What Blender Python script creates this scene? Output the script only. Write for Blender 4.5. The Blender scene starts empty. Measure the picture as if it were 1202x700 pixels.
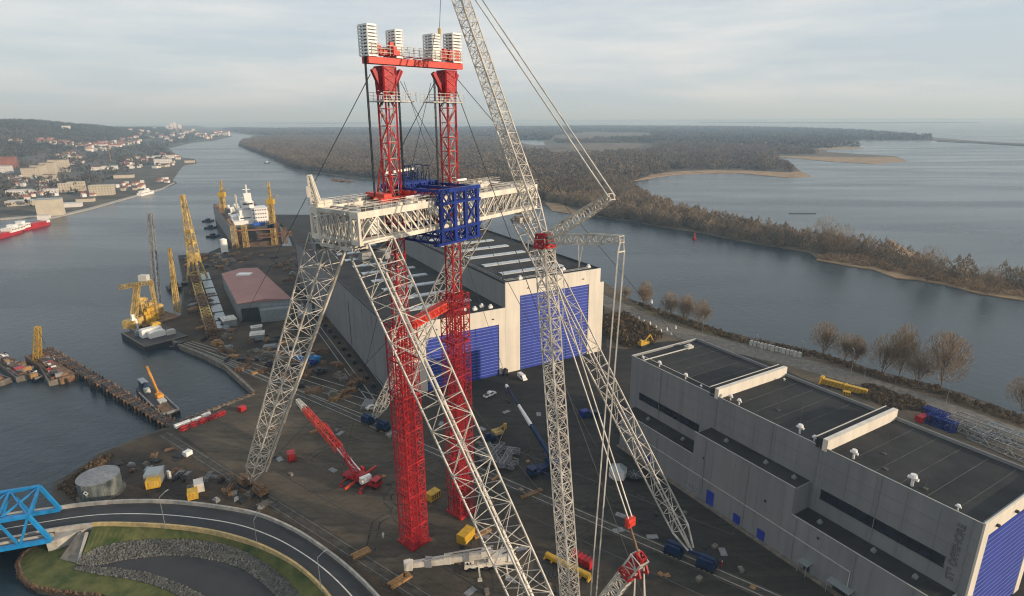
import bpy, bmesh, math, random
import numpy as np
from mathutils import Vector, Matrix
random.seed(7); RNG = np.random.default_rng(7)
sc = bpy.context.scene
col = sc.collection
PI = math.pi
R = math.radians
# ---------------------------------------------------------------- camera model (used only to survey world positions)
F = 700.0; PW, PH = 1202, 700; CH = 100.0
ROLL = R(0.3); PIT = math.atan(212 / F)
def ray(px, py):
    u = px - PW / 2; v = PH / 2 - py
    c, s = math.cos(ROLL), math.sin(ROLL)
    u, v = u * c + v * s, -u * s + v * c
    return (u, F * math.cos(PIT) + v * math.sin(PIT), -F * math.sin(PIT) + v * math.cos(PIT))
def at(px, py, z=0.0):
    r = ray(px, py); t = (z - CH) / r[2]
    return Vector((r[0] * t, r[1] * t, z))
def atY(px, py, Y):
    r = ray(px, py); t = Y / r[1]
    return Vector((r[0] * t, Y, CH + r[2] * t))
class Frame:
    def __init__(s, o, ang):
        s.o = o; s.u = Vector((math.cos(ang), math.sin(ang), 0)); s.v = Vector((-math.sin(ang), math.cos(ang), 0)); s.ang = ang
    def P(s, a, b, z=0.0):
        return Vector((s.o[0], s.o[1], 0)) + s.u * a + s.v * b + Vector((0, 0, z))
    def loc(s, p):
        d = Vector((p[0] - s.o[0], p[1] - s.o[1], 0)); return d.dot(s.u), d.dot(s.v)
def F0(x=0, y=0, ang=0): return Frame((x, y), ang)
# ---------------------------------------------------------------- materials
def mat(name, c, rough=0.7, var=0.25, scale=0.5, metal=0.0, bump=0.0, c2=None, spec=0.3, detail=6, stretch=None, bscale=None):
    m = bpy.data.materials.new(name); m.use_nodes = True
    nt = m.node_tree; b = nt.nodes['Principled BSDF']
    b.inputs['Roughness'].default_value = rough; b.inputs['Metallic'].default_value = metal
    b.inputs['Specular IOR Level'].default_value = spec
    g = nt.nodes.new('ShaderNodeNewGeometry'); vec = g.outputs['Position']
    if stretch:
        mp = nt.nodes.new('ShaderNodeMapping'); mp.inputs['Rotation'].default_value = (0, 0, stretch[0]); mp.inputs['Scale'].default_value = (stretch[1], stretch[2], 1)
        nt.links.new(vec, mp.inputs['Vector']); vec = mp.outputs['Vector']
    n = nt.nodes.new('ShaderNodeTexNoise'); n.inputs['Scale'].default_value = scale; n.inputs['Detail'].default_value = detail
    n.inputs['Roughness'].default_value = 0.65
    nt.links.new(vec, n.inputs['Vector'])
    cr = nt.nodes.new('ShaderNodeValToRGB'); cr.color_ramp.elements[0].position = 0.32; cr.color_ramp.elements[1].position = 0.68
    lo = tuple(x * (1 - var) for x in c) + (1,)
    hi = (tuple(c2) if c2 else tuple(min(1, x * (1 + var)) for x in c)) + (1,)
    cr.color_ramp.elements[0].color = lo; cr.color_ramp.elements[1].color = hi
    nt.links.new(n.outputs['Fac'], cr.inputs['Fac']); nt.links.new(cr.outputs['Color'], b.inputs['Base Color'])
    if name in PANEL:
        sep = nt.nodes.new('ShaderNodeSeparateXYZ'); nt.links.new(g.outputs['Position'], sep.inputs[0])
        mpp = nt.nodes.new('ShaderNodeMapping'); mpp.inputs['Scale'].default_value = (.5, .5, .03); nt.links.new(g.outputs['Position'], mpp.inputs['Vector'])
        nn = nt.nodes.new('ShaderNodeTexNoise'); nn.inputs['Scale'].default_value = 1.0; nn.inputs['Detail'].default_value = 6; nt.links.new(mpp.outputs['Vector'], nn.inputs['Vector'])
        rr = nt.nodes.new('ShaderNodeMapRange'); rr.inputs['From Min'].default_value = .3; rr.inputs['From Max'].default_value = .7; rr.inputs['To Min'].default_value = PANEL[name]; rr.inputs['To Max'].default_value = 1.12; nt.links.new(nn.outputs['Fac'], rr.inputs['Value'])
        mm = nt.nodes.new('ShaderNodeVectorMath'); mm.operation = 'SCALE'; nt.links.new(cr.outputs['Color'], mm.inputs[0]); nt.links.new(rr.outputs['Result'], mm.inputs['Scale']); nt.links.new(mm.outputs['Vector'], b.inputs['Base Color'])
    if bump:
        n2 = nt.nodes.new('ShaderNodeTexNoise'); n2.inputs['Scale'].default_value = bscale or scale * 4; n2.inputs['Detail'].default_value = 5
        nt.links.new(vec, n2.inputs['Vector'])
        bp = nt.nodes.new('ShaderNodeBump'); bp.inputs['Strength'].default_value = bump; bp.inputs['Distance'].default_value = 0.3
        nt.links.new(n2.outputs['Fac'], bp.inputs['Height']); nt.links.new(bp.outputs['Normal'], b.inputs['Normal'])
    return m
PANEL = {'grey_wall_panel': .93, 'cream_wall_panel': .92, 'cobalt_door_paint': .78, 'red_painted_steel': .62, 'white_painted_steel': .72, 'cream_painted_steel': .8, 'tank_shell': .7, 'blue_painted_steel': .6, 'sky_blue_bridge_paint': .75}
M = {}
M['white'] = mat('white_painted_steel', (0.55, 0.5, 0.43), 0.45, 0.3, 0.5, c2=(0.66, 0.61, 0.53))
M['cream'] = mat('cream_painted_steel', (0.68, 0.62, 0.52), 0.5, 0.14, 0.5)
M['red'] = mat('red_painted_steel', (0.43, 0.022, 0.026), 0.42, 0.25, 0.6)
M['orangered'] = mat('bright_red_paint', (0.55, 0.05, 0.03), 0.45, 0.25, 0.8)
M['blue'] = mat('blue_painted_steel', (0.008, 0.03, 0.22), 0.4, 0.3, 0.6)
M['darkblue'] = mat('dark_blue_paint', (0.012, 0.028, 0.075), 0.4, 0.3, 0.8)
M['bridgeblue'] = mat('sky_blue_bridge_paint', (0.015, 0.22, 0.5), 0.4, 0.15, 0.6)
M['doorblue'] = mat('cobalt_door_paint', (0.026, 0.05, 0.31), 0.5, 0.14, 0.25)
M['doorrib'] = mat('pale_door_rib', (0.2, 0.24, 0.52), 0.5, 0.1, 1)
M['yellow'] = mat('yellow_machine_paint', (0.52, 0.31, 0.03), 0.45, 0.2, 0.8)
M['ochre'] = mat('weathered_yellow_steel', (0.4, 0.25, 0.07), 0.6, 0.5, 0.3, c2=(0.66, 0.47, 0.16))
M['dark'] = mat('dark_steel', (0.03, 0.03, 0.032), 0.5, 0.3, 1)
M['cable'] = mat('steel_cable', (0.045, 0.045, 0.05), 0.5, 0.1, 1)
M['steel'] = mat('grey_steel', (0.22, 0.22, 0.22), 0.5, 0.3, 1.2)
M['rust'] = mat('rusty_steel', (0.16, 0.075, 0.035), 0.8, 0.5, 0.5, c2=(0.26, 0.16, 0.09))
M['timber'] = mat('timber', (0.3, 0.17, 0.07), 0.8, 0.35, 1.5)
M['greywall'] = mat('grey_wall_panel', (0.2, 0.202, 0.205), 0.6, 0.07, 0.06, c2=(0.22, 0.22, 0.218))
M['creamwall'] = mat('cream_wall_panel', (0.63, 0.575, 0.485), 0.6, 0.06, 0.1)
M['roof'] = mat('dark_bitumen_roof', (0.024, 0.024, 0.026), 0.85, 0.4, 0.1, c2=(0.042, 0.039, 0.036), bump=0.1)
M['cap'] = mat('metal_parapet_cap', (0.5, 0.48, 0.43), 0.4, 0.1, 1)
M['seam'] = mat('roof_seam', (0.085, 0.08, 0.072), 0.8, 0.3, 0.5)
M['skylight'] = mat('skylight_glazing', (0.42, 0.44, 0.45), 0.3, 0.25, 0.9)
M['glass'] = mat('window_glass', (0.02, 0.025, 0.035), 0.12, 0.3, 0.3, spec=0.6)
M['whitep'] = mat('white_paint', (0.75, 0.73, 0.69), 0.4, 0.08, 1)
M['concrete'] = mat('concrete', (0.3, 0.275, 0.24), 0.85, 0.3, 0.7)
M['paleconc'] = mat('pale_concrete', (0.36, 0.335, 0.295), 0.85, 0.3, 0.6)
M['oldconc'] = mat('weathered_concrete', (0.16, 0.14, 0.115), 0.85, 0.4, 0.5)
M['galv'] = mat('galvanised_metal', (0.3, 0.33, 0.34), 0.35, 0.12, 0.4, metal=0.4)
M['redroof'] = mat('faded_red_roof', (0.33, 0.17, 0.15), 0.8, 0.15, 0.05)
M['tyre'] = mat('rubber', (0.02, 0.02, 0.02), 0.8, 0.2, 2)
M['skin'] = mat('skin', (0.45, 0.28, 0.2), 0.6, 0.05, 2)
M['bark'] = mat('tree_bark', (0.14, 0.1, 0.065), 0.9, 0.3, 2)
M['twig'] = mat('bare_twigs', (0.27, 0.19, 0.115), 0.95, 0.35, 0.3, c2=(0.4, 0.285, 0.175))
M['wood'] = mat('winter_woodland', (0.11, 0.078, 0.052), 0.95, 0.5, 0.02, c2=(0.23, 0.165, 0.1), detail=10)
M['strip'] = mat('bare_strip_wood', (0.17, 0.125, 0.083), 0.95, 0.3, 0.05, c2=(0.33, 0.245, 0.155), detail=8)
M['woodfar'] = mat('distant_woodland', (0.062, 0.048, 0.036), 0.95, 0.5, 0.006, c2=(0.125, 0.09, 0.06), detail=10)
M['hillwood'] = mat('hillside_woodland', (0.055, 0.05, 0.036), 0.95, 0.4, 0.01, c2=(0.1, 0.08, 0.05), detail=9)
M['marsh'] = mat('reed_marsh', (0.3, 0.19, 0.1), 0.95, 0.35, 0.05, c2=(0.42, 0.28, 0.15))
M['landfar'] = mat('far_land', (0.1, 0.078, 0.052), 0.95, 0.4, 0.006, c2=(0.17, 0.13, 0.085))
M['town'] = mat('town_ground', (0.075, 0.07, 0.05), 0.95, 0.45, 0.02, c2=(0.15, 0.13, 0.1))
M['grass'] = mat('green_grass', (0.05, 0.09, 0.018), 0.95, 0.45, 0.18, c2=(0.14, 0.135, 0.045), bump=0.6)
M['drygrass'] = mat('dry_grass', (0.12, 0.105, 0.05), 0.95, 0.4, 0.3, c2=(0.19, 0.155, 0.075), bump=0.6)
M['stone'] = mat('riprap_stone', (0.1, 0.097, 0.085), 0.9, 0.35, 0.9, c2=(0.2, 0.19, 0.165))
M['wallseam'] = mat('cladding_seam', (0.165, 0.167, 0.17), 0.6, 0.1, 1)
M['track'] = mat('tyre_track_dust', (0.03, 0.029, 0.028), 0.9, 0.7, 0.4, c2=(0.075, 0.066, 0.054))
M['darkrust'] = mat('sooty_rusty_steel', (0.07, 0.045, 0.033), 0.8, 0.5, 0.3, c2=(0.14, 0.09, 0.06))
M['railbed'] = mat('rail_bed', (0.062, 0.056, 0.046), 0.9, 0.4, 0.5, bump=.4)
M['asphalt'] = mat('road_asphalt', (0.042, 0.041, 0.042), 0.75, 0.15, 0.2)
M['paint'] = mat('road_paint', (0.6, 0.58, 0.52), 0.6, 0.2, 1)
M['brush'] = mat('brown_scrub', (0.12, 0.08, 0.045), 0.95, 0.4, 0.6, c2=(0.22, 0.15, 0.08))
def two_scale(name, ca, cb, s1, s2, rough=0.9, bump=0.5, wet=0.0, streak=True):
    m = bpy.data.materials.new(name); m.use_nodes = True; nt = m.node_tree; b = nt.nodes['Principled BSDF']
    b.inputs['Roughness'].default_value = rough; b.inputs['Specular IOR Level'].default_value = 0.25
    g = nt.nodes.new('ShaderNodeNewGeometry')
    n1 = nt.nodes.new('ShaderNodeTexNoise'); n1.inputs['Scale'].default_value = s1; n1.inputs['Detail'].default_value = 8; n1.inputs['Roughness'].default_value = 0.6
    nt.links.new(g.outputs['Position'], n1.inputs['Vector'])
    cr = nt.nodes.new('ShaderNodeValToRGB'); cr.color_ramp.elements[0].position = 0.38; cr.color_ramp.elements[1].position = 0.64
    cr.color_ramp.elements[0].color = ca + (1,); cr.color_ramp.elements[1].color = cb + (1,)
    nt.links.new(n1.outputs['Fac'], cr.inputs['Fac'])
    mp = nt.nodes.new('ShaderNodeMapping'); mp.inputs['Rotation'].default_value = (0, 0, R(36.5)); mp.inputs['Scale'].default_value = (0.4, 1.0, 1) if streak else (1, 1, 1)
    nt.links.new(g.outputs['Position'], mp.inputs['Vector'])
    n2 = nt.nodes.new('ShaderNodeTexNoise'); n2.inputs['Scale'].default_value = s2; n2.inputs['Detail'].default_value = 8; n2.inputs['Roughness'].default_value = 0.75
    nt.links.new(mp.outputs['Vector'], n2.inputs['Vector'])
    cr2 = nt.nodes.new('ShaderNodeValToRGB'); cr2.color_ramp.elements[0].position = 0.3; cr2.color_ramp.elements[1].position = 0.72
    cr2.color_ramp.elements[0].color = (0.72, 0.72, 0.72, 1); cr2.color_ramp.elements[1].color = (1.28, 1.27, 1.25, 1)
    nt.links.new(n2.outputs['Fac'], cr2.inputs['Fac'])
    mx = nt.nodes.new('ShaderNodeMix'); mx.data_type = 'RGBA'; mx.blend_type = 'MULTIPLY'; mx.inputs['Factor'].default_value = 1
    nt.links.new(cr.outputs['Color'], mx.inputs['A']); nt.links.new(cr2.outputs['Color'], mx.inputs['B'])
    nt.links.new(mx.outputs['Result'], b.inputs['Base Color'])
    if 'yard' in name:
        bm_ = nt.nodes.new('ShaderNodeMapping'); bm_.inputs['Rotation'].default_value = (0, 0, R(36.5)); nt.links.new(g.outputs['Position'], bm_.inputs['Vector'])
        bk = nt.nodes.new('ShaderNodeTexBrick'); bk.inputs['Scale'].default_value = 1; bk.inputs['Brick Width'].default_value = 6.5; bk.inputs['Row Height'].default_value = 5.2; bk.inputs['Mortar Size'].default_value = .09; bk.inputs['Mortar Smooth'].default_value = .5
        bk.inputs['Color1'].default_value = (1.1, 1.1, 1.1, 1); bk.inputs['Color2'].default_value = (.86, .86, .86, 1); bk.inputs['Mortar'].default_value = (.62, .62, .62, 1); nt.links.new(bm_.outputs['Vector'], bk.inputs['Vector'])
        m2 = nt.nodes.new('ShaderNodeMix'); m2.data_type = 'RGBA'; m2.blend_type = 'MULTIPLY'; m2.inputs['Factor'].default_value = .8
        nt.links.new(mx.outputs['Result'], m2.inputs['A']); nt.links.new(bk.outputs['Color'], m2.inputs['B']); nt.links.new(m2.outputs['Result'], b.inputs['Base Color'])
        tm = nt.nodes.new('ShaderNodeMapping'); tm.inputs['Rotation'].default_value = (0, 0, R(30)); tm.inputs['Scale'].default_value = (.02, .22, 1); nt.links.new(g.outputs['Position'], tm.inputs['Vector'])
        tn = nt.nodes.new('ShaderNodeTexNoise'); tn.inputs['Scale'].default_value = 1; tn.inputs['Detail'].default_value = 4; tn.inputs['Distortion'].default_value = 1.5; nt.links.new(tm.outputs['Vector'], tn.inputs['Vector'])
        tr = nt.nodes.new('ShaderNodeMapRange'); tr.inputs['From Min'].default_value = .42; tr.inputs['From Max'].default_value = .5; tr.inputs['To Min'].default_value = .8; tr.inputs['To Max'].default_value = 1.05; nt.links.new(tn.outputs['Fac'], tr.inputs['Value'])
        ts = nt.nodes.new('ShaderNodeVectorMath'); ts.operation = 'SCALE'; nt.links.new(m2.outputs['Result'], ts.inputs[0]); nt.links.new(tr.outputs['Result'], ts.inputs['Scale']); nt.links.new(ts.outputs['Vector'], b.inputs['Base Color'])
    n3 = nt.nodes.new('ShaderNodeTexNoise'); n3.inputs['Scale'].default_value = 1.3; n3.inputs['Detail'].default_value = 6
    nt.links.new(g.outputs['Position'], n3.inputs['Vector'])
    bp = nt.nodes.new('ShaderNodeBump'); bp.inputs['Strength'].default_value = bump; bp.inputs['Distance'].default_value = 0.25
    nt.links.new(n3.outputs['Fac'], bp.inputs['Height']); nt.links.new(bp.outputs['Normal'], b.inputs['Normal'])
    return m
M['yard'] = two_scale('yard_surface', (0.028, 0.027, 0.025), (0.05, 0.043, 0.035), 0.02, 0.7, bump=0.35)
def sunlit_tint(m):  # brown sunlit warmth painted into the yard colour, absent where the shadow falls
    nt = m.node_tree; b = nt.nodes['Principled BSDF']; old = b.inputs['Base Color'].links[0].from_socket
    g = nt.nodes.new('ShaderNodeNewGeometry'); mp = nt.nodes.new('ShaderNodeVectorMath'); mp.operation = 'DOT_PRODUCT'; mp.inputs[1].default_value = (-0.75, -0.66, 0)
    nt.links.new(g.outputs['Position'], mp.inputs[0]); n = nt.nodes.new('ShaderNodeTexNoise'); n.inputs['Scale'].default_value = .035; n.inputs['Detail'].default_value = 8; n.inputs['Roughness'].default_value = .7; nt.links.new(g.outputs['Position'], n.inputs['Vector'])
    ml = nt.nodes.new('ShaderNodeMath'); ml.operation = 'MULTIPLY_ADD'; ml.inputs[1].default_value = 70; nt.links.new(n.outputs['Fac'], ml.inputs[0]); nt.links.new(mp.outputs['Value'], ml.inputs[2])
    mr = nt.nodes.new('ShaderNodeMapRange'); mr.inputs['From Min'].default_value = SUNLIT0; mr.inputs['From Max'].default_value = SUNLIT0 + 28; nt.links.new(ml.outputs['Value'], mr.inputs['Value'])
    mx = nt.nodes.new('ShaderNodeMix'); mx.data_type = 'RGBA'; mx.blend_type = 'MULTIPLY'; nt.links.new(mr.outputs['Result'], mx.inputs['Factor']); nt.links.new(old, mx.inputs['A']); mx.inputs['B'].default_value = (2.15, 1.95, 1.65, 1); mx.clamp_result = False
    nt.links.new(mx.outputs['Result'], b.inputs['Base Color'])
SUNLIT0 = -70.0  # threshold where the painted sunlit band starts
sunlit_tint(M['yard'])
M['earth'] = two_scale('churned_earth', (0.034, 0.027, 0.021), (0.088, 0.064, 0.042), 0.06, 1.2, bump=1.0)
M['bank'] = two_scale('bank_ground', (0.075, 0.063, 0.045), (0.16, 0.12, 0.078), 0.05, 0.9, bump=0.7)
def water():
    m = bpy.data.materials.new('river_water'); m.use_nodes = True; nt = m.node_tree; b = nt.nodes['Principled BSDF']
    b.inputs['Base Color'].default_value = (0.02, 0.034, 0.042, 1); b.inputs['IOR'].default_value = 1.33; b.inputs['Specular IOR Level'].default_value = 0.5
    g = nt.nodes.new('ShaderNodeNewGeometry')
    n = nt.nodes.new('ShaderNodeTexNoise'); n.inputs['Scale'].default_value = 0.28; n.inputs['Detail'].default_value = 6; n.inputs['Roughness'].default_value = 0.6
    nt.links.new(g.outputs['Position'], n.inputs['Vector'])
    mp = nt.nodes.new('ShaderNodeMapping'); mp.inputs['Rotation'].default_value = (0, 0, R(25)); mp.inputs['Scale'].default_value = (0.0022, 0.011, 1)
    nt.links.new(g.outputs['Position'], mp.inputs['Vector'])
    n2 = nt.nodes.new('ShaderNodeTexNoise'); n2.inputs['Scale'].default_value = 1.0; n2.inputs['Detail'].default_value = 7; n2.inputs['Distortion'].default_value = 0.8
    nt.links.new(mp.outputs['Vector'], n2.inputs['Vector'])
    mr = nt.nodes.new('ShaderNodeMapRange'); mr.inputs['From Min'].default_value = 0.35; mr.inputs['From Max'].default_value = 0.65
    mr.inputs['To Min'].default_value = 0.16; mr.inputs['To Max'].default_value = 0.3
    nt.links.new(n2.outputs['Fac'], mr.inputs['Value']); nt.links.new(mr.outputs['Result'], b.inputs['Roughness'])
    cr = nt.nodes.new('ShaderNodeValToRGB'); cr.color_ramp.elements[0].position = 0.35; cr.color_ramp.elements[1].position = 0.7
    cr.color_ramp.elements[0].color = (0.014, 0.026, 0.034, 1); cr.color_ramp.elements[1].color = (0.026, 0.04, 0.048, 1)
    nt.links.new(n2.outputs['Fac'], cr.inputs['Fac']); nt.links.new(cr.outputs['Color'], b.inputs['Base Color'])
    bp = nt.nodes.new('ShaderNodeBump'); bp.inputs['Strength'].default_value = 0.45; bp.inputs['Distance'].default_value = 0.6
    nt.links.new(n.outputs['Fac'], bp.inputs['Height']); nt.links.new(bp.outputs['Normal'], b.inputs['Normal'])
    return m
M['water'] = water()
# ---------------------------------------------------------------- mesh collector
class MB:
    def __init__(s): s.v = []; s.f = []
    def quad8(s, c):
        n = len(s.v); s.v += [tuple(p) for p in c]
        s.f += [(n, n + 3, n + 2, n + 1), (n + 4, n + 5, n + 6, n + 7), (n, n + 1, n + 5, n + 4), (n + 1, n + 2, n + 6, n + 5), (n + 2, n + 3, n + 7, n + 6), (n + 3, n, n + 4, n + 7)]
    def fbox(s, fr, a0, a1, b0, b1, z0, z1):
        P = fr.P
        s.quad8([P(a0, b0, z0), P(a1, b0, z0), P(a1, b1, z0), P(a0, b1, z0), P(a0, b0, z1), P(a1, b0, z1), P(a1, b1, z1), P(a0, b1, z1)])
        return s
    def box(s, x0, x1, y0, y1, z0, z1): return s.fbox(F0(), x0, x1, y0, y1, z0, z1)
    def bar(s, p, q, w=0.2, h=None, n=4, w2=None):
        p = Vector(p); q = Vector(q); d = q - p
        if d.length < 1e-6: return s
        d.normalize(); up = Vector((0, 0, 1)) if abs(d.z) < 0.95 else Vector((1, 0, 0))
        a = d.cross(up).normalized(); b = a.cross(d).normalized(); h = h or w; w2 = w if w2 is None else w2
        k = len(s.v)
        for pt, ww in ((p, w), (q, w2)):
            sc_ = ww / w
            for i in range(n):
                t = 2 * PI * (i + 0.5) / n; rr = 0.7071 if n == 4 else 0.5
                s.v.append(tuple(pt + a * (math.cos(t) * w * sc_ * rr) + b * (math.sin(t) * h * sc_ * rr)))
        for i in range(n):
            j = (i + 1) % n; s.f.append((k + i, k + j, k + n + j, k + n + i))
        s.f.append(tuple(k + n - 1 - i for i in range(n))); s.f.append(tuple(k + n + i for i in range(n)))
        return s
    def cyl(s, c, r, z0, z1, n=24, r2=None):
        r2 = r if r2 is None else r2
        k = len(s.v)
        for z, rr in ((z0, r), (z1, r2)):
            for i in range(n):
                t = 2 * PI * i / n; s.v.append((c[0] + rr * math.cos(t), c[1] + rr * math.sin(t), z))
        for i in range(n):
            j = (i + 1) % n; s.f.append((k + i, k + j, k + n + j, k + n + i))
        s.f.append(tuple(k + n - 1 - i for i in range(n))); s.f.append(tuple(k + n + i for i in range(n)))
        return s
    def prism(s, pts, z0, z1, top_only=False):
        ar = sum(pts[i][0] * pts[(i + 1) % len(pts)][1] - pts[(i + 1) % len(pts)][0] * pts[i][1] for i in range(len(pts)))
        if ar < 0: pts = pts[::-1]
        n = len(pts); k = len(s.v)
        s.v += [(p[0], p[1], z1) for p in pts]; s.f.append(tuple(range(k, k + n)))
        if not top_only:
            s.v += [(p[0], p[1], z0) for p in pts]
            for i in range(n):
                j = (i + 1) % n; s.f.append((k + i, k + n + i, k + n + j, k + j))
        return s
    def lattice(s, p, q, w0, w1=None, ch=0.35, br=0.18, seg=None, side=None, h0=None, h1=None, hor=True, cross=False, wm=None):
        p = Vector(p); q = Vector(q); w1 = w0 if w1 is None else w1; h0 = h0 or w0; h1 = h1 or w1
        d = (q - p); L = d.length; d.normalize()
        side = Vector(side).normalized() if side is not None else (Vector((1, 0, 0)) if abs(d.z) > 0.9 else d.cross(Vector((0, 0, 1))).normalized())
        side = (side - d * side.dot(d)).normalized(); oth = d.cross(side).normalized()
        seg = seg or max(2, int(L / max(w0, w1, 0.5)))
        def corner(t, i):
            if wm: 
                e = min(1, t / wm[0], (1 - t) / wm[1]); w = w0 + (w1 - w0) * e; h = h0 + (h1 - h0) * e
            else: w = w0 + (w1 - w0) * t; h = h0 + (h1 - h0) * t
            sx, sy = [(-1, -1), (1, -1), (1, 1), (-1, 1)][i]
            return p + d * (L * t) + side * (sx * w / 2) + oth * (sy * h / 2)
        brk = [0, 1] if not wm else [0, wm[0], 1 - wm[1], 1]
        for i in range(4):
            for a, b in zip(brk[:-1], brk[1:]):
                if b - a > 1e-4: s.bar(corner(a, i), corner(b, i), ch)
        for k in range(seg):
            t0, t1 = k / seg, (k + 1) / seg
            for i in range(4):
                j = (i + 1) % 4
                tm = (t0 + t1) / 2
                if cross: s.bar(corner(t0, i), corner(t1, j), br); s.bar(corner(t0, j), corner(t1, i), br)
                elif (k + i) % 2: s.bar(corner(t0, i), corner(t1, j), br)
                else: s.bar(corner(t0, j), corner(t1, i), br)
                if hor: s.bar(corner(t0, i), corner(t0, j), br)
        for i in range(4): s.bar(corner(1, i), corner(1, (i + 1) % 4), br)
        return s
    def build(s, name, m, parent=None, smooth=False, bevel=0):
        me = bpy.data.meshes.new(name)
        off = absloc(parent) if parent else Vector((0, 0, 0))
        me.from_pydata([(a - off.x, b - off.y, c - off.z) for a, b, c in s.v], [], s.f); me.update()
        o = bpy.data.objects.new(name, me); col.objects.link(o)
        if parent: o.parent = parent
        me.materials.append(M[m] if isinstance(m, str) else m)
        if smooth:
            for p_ in me.polygons: p_.use_smooth = True
        return o
def absloc(o):
    v = Vector(o.location)
    while o.parent: o = o.parent; v += Vector(o.location)
    return v
def tag(o, label=None, cat=None, group=None, kind=None):
    if label: o['label'] = label
    if cat: o['category'] = cat
    if group: o['group'] = group
    if kind: o['kind'] = kind
    return o
def thing(name, label, cat, loc=(0, 0, 0), group=None):
    o = bpy.data.objects.new(name, None); o.empty_display_size = 0.5; col.objects.link(o); o.location = loc
    return tag(o, label, cat, group)
def solo(name, mb, m, label, cat, group=None, origin=None, smooth=False):
    o = mb.build(name, m, smooth=smooth)
    vs = np.array(mb.v); c = Vector((vs[:, 0].mean(), vs[:, 1].mean(), vs[:, 2].min())) if origin is None else Vector(origin)
    o.data.transform(Matrix.Translation(-c)); o.location = c
    return tag(o, label, cat, group)
def copy_tree(o, parent=None):
    c = o.copy(); col.objects.link(c)
    if parent is not None: c.parent = parent
    for ch in list(o.children): copy_tree(ch, c)
    return c
def place(o, loc, rz=None, sc_=None):
    o.location = loc
    if rz is not None: o.rotation_euler = (0, 0, rz)
    if sc_ is not None: o.scale = (sc_, sc_, sc_) if not isinstance(sc_, tuple) else sc_
    return o
def struct(name, mb, m): return tag(mb.build(name, m), kind='structure')
def npmesh(name, V, Fq, m, parent=None):
    """V (n,3), Fq (k,3 or 4)"""
    me = bpy.data.meshes.new(name); n = len(V); k, w = Fq.shape
    me.vertices.add(n); me.vertices.foreach_set('co', np.ascontiguousarray(V, dtype=np.float32).ravel())
    me.loops.add(k * w); me.loops.foreach_set('vertex_index', Fq.astype(np.int32).ravel())
    me.polygons.add(k); me.polygons.foreach_set('loop_start', np.arange(0, k * w, w, dtype=np.int32))
    me.polygons.foreach_set('loop_total', np.full(k, w, dtype=np.int32))
    me.update(calc_edges=True); me.materials.append(M[m] if isinstance(m, str) else m)
    o = bpy.data.objects.new(name, me); col.objects.link(o)
    if parent: o.parent = parent
    return o
def inpoly(X, Y, poly):
    ins = np.zeros(len(X), bool); n = len(poly)
    for i in range(n):
        x1, y1 = poly[i][0], poly[i][1]; x2, y2 = poly[(i + 1) % n][0], poly[(i + 1) % n][1]
        if y1 == y2: continue
        c = ((y1 > Y) != (y2 > Y)) & (X < (x2 - x1) * (Y - y1) / (y2 - y1) + x1); ins ^= c
    return ins
def pts(lst, z=-2.0): return [at(x, y, z) for x, y in lst]
def foliage(P, H, Wd, K, qs, rng, thin=1.0, hfun=None):
    """P (n,2/3) bases; H heights; Wd widths; K blades per tree of size qs -> V,F triangles"""
    n = len(P); H = np.broadcast_to(H, (n,)); Wd = np.broadcast_to(Wd, (n,))
    th = rng.random((n, K)) * 2 * PI; u = rng.random((n, K)) ** 0.5; zz = rng.random((n, K))
    prof = np.sin(np.clip(zz * 0.9 + 0.12, 0, 1) * PI) ** 0.6
    rr = u * prof * Wd[:, None] / 2
    cx = P[:, 0][:, None] + rr * np.cos(th); cy = P[:, 1][:, None] + rr * np.sin(th)
    cz = P[:, 2][:, None] + H[:, None] * (0.12 + 0.88 * zz) * (1 - 0.25 * u ** 2)
    c = np.stack([cx, cy, cz], -1).reshape(-1, 3)
    d = rng.normal(size=c.shape); d[:, 2] = np.abs(d[:, 2]) + (0.5 if thin > .9 else 1.3); d /= np.linalg.norm(d, axis=1)[:, None]
    e = rng.normal(size=c.shape); e = np.cross(d, e); e /= np.linalg.norm(e, axis=1)[:, None]
    s_ = (qs * (0.6 + 0.8 * rng.random(len(c))))[:, None]
    V = np.stack([c - d * s_ * 0.5 - e * s_ * 0.35 * thin, c - d * s_ * 0.5 + e * s_ * 0.35 * thin, c + d * s_ * 0.6], 1).reshape(-1, 3)
    Fq = np.arange(len(V)).reshape(-1, 3)
    return V, Fq
def scatter(poly, n, rng):
    xs = [p[0] for p in poly]; ys = [p[1] for p in poly]
    out = np.zeros((0, 2))
    while len(out) < n:
        X = rng.uniform(min(xs), max(xs), n * 2); Y = rng.uniform(min(ys), max(ys), n * 2)
        k = inpoly(X, Y, poly); out = np.concatenate([out, np.stack([X[k], Y[k]], 1)])
    return out[:n]
def on(px, py, A, B):
    r = ray(px, py); dx, dy = B[0] - A[0], B[1] - A[1]
    det = r[0] * (-dy) + r[1] * dx
    t = (A[0] * (-dy) + A[1] * dx) / det
    return Vector((r[0] * t, r[1] * t, CH + r[2] * t))
def resample(L, n):
    L = [Vector(p) for p in L]; d = [0]
    for a, b in zip(L[:-1], L[1:]): d.append(d[-1] + (b - a).length)
    out = []
    for i in range(n):
        t = d[-1] * i / (n - 1); k = 0
        while k < len(L) - 2 and d[k + 1] < t: k += 1
        out.append(L[k].lerp(L[k + 1], (t - d[k]) / max(1e-9, d[k + 1] - d[k])))
    return out
def smoothline(L, n):
    L = [Vector(p) for p in L]; out = []
    ext = [L[0] * 2 - L[1]] + L + [L[-1] * 2 - L[-2]]
    for i in range(1, len(ext) - 2):
        a, b, c, d = ext[i - 1:i + 3]
        for k in range(8):
            t = k / 8
            out.append(0.5 * ((2 * b) + (c - a) * t + (2 * a - 5 * b + 4 * c - d) * t * t + (3 * b - a - 3 * c + d) * t ** 3))
    out.append(L[-1]); return resample(out, n)
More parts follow.
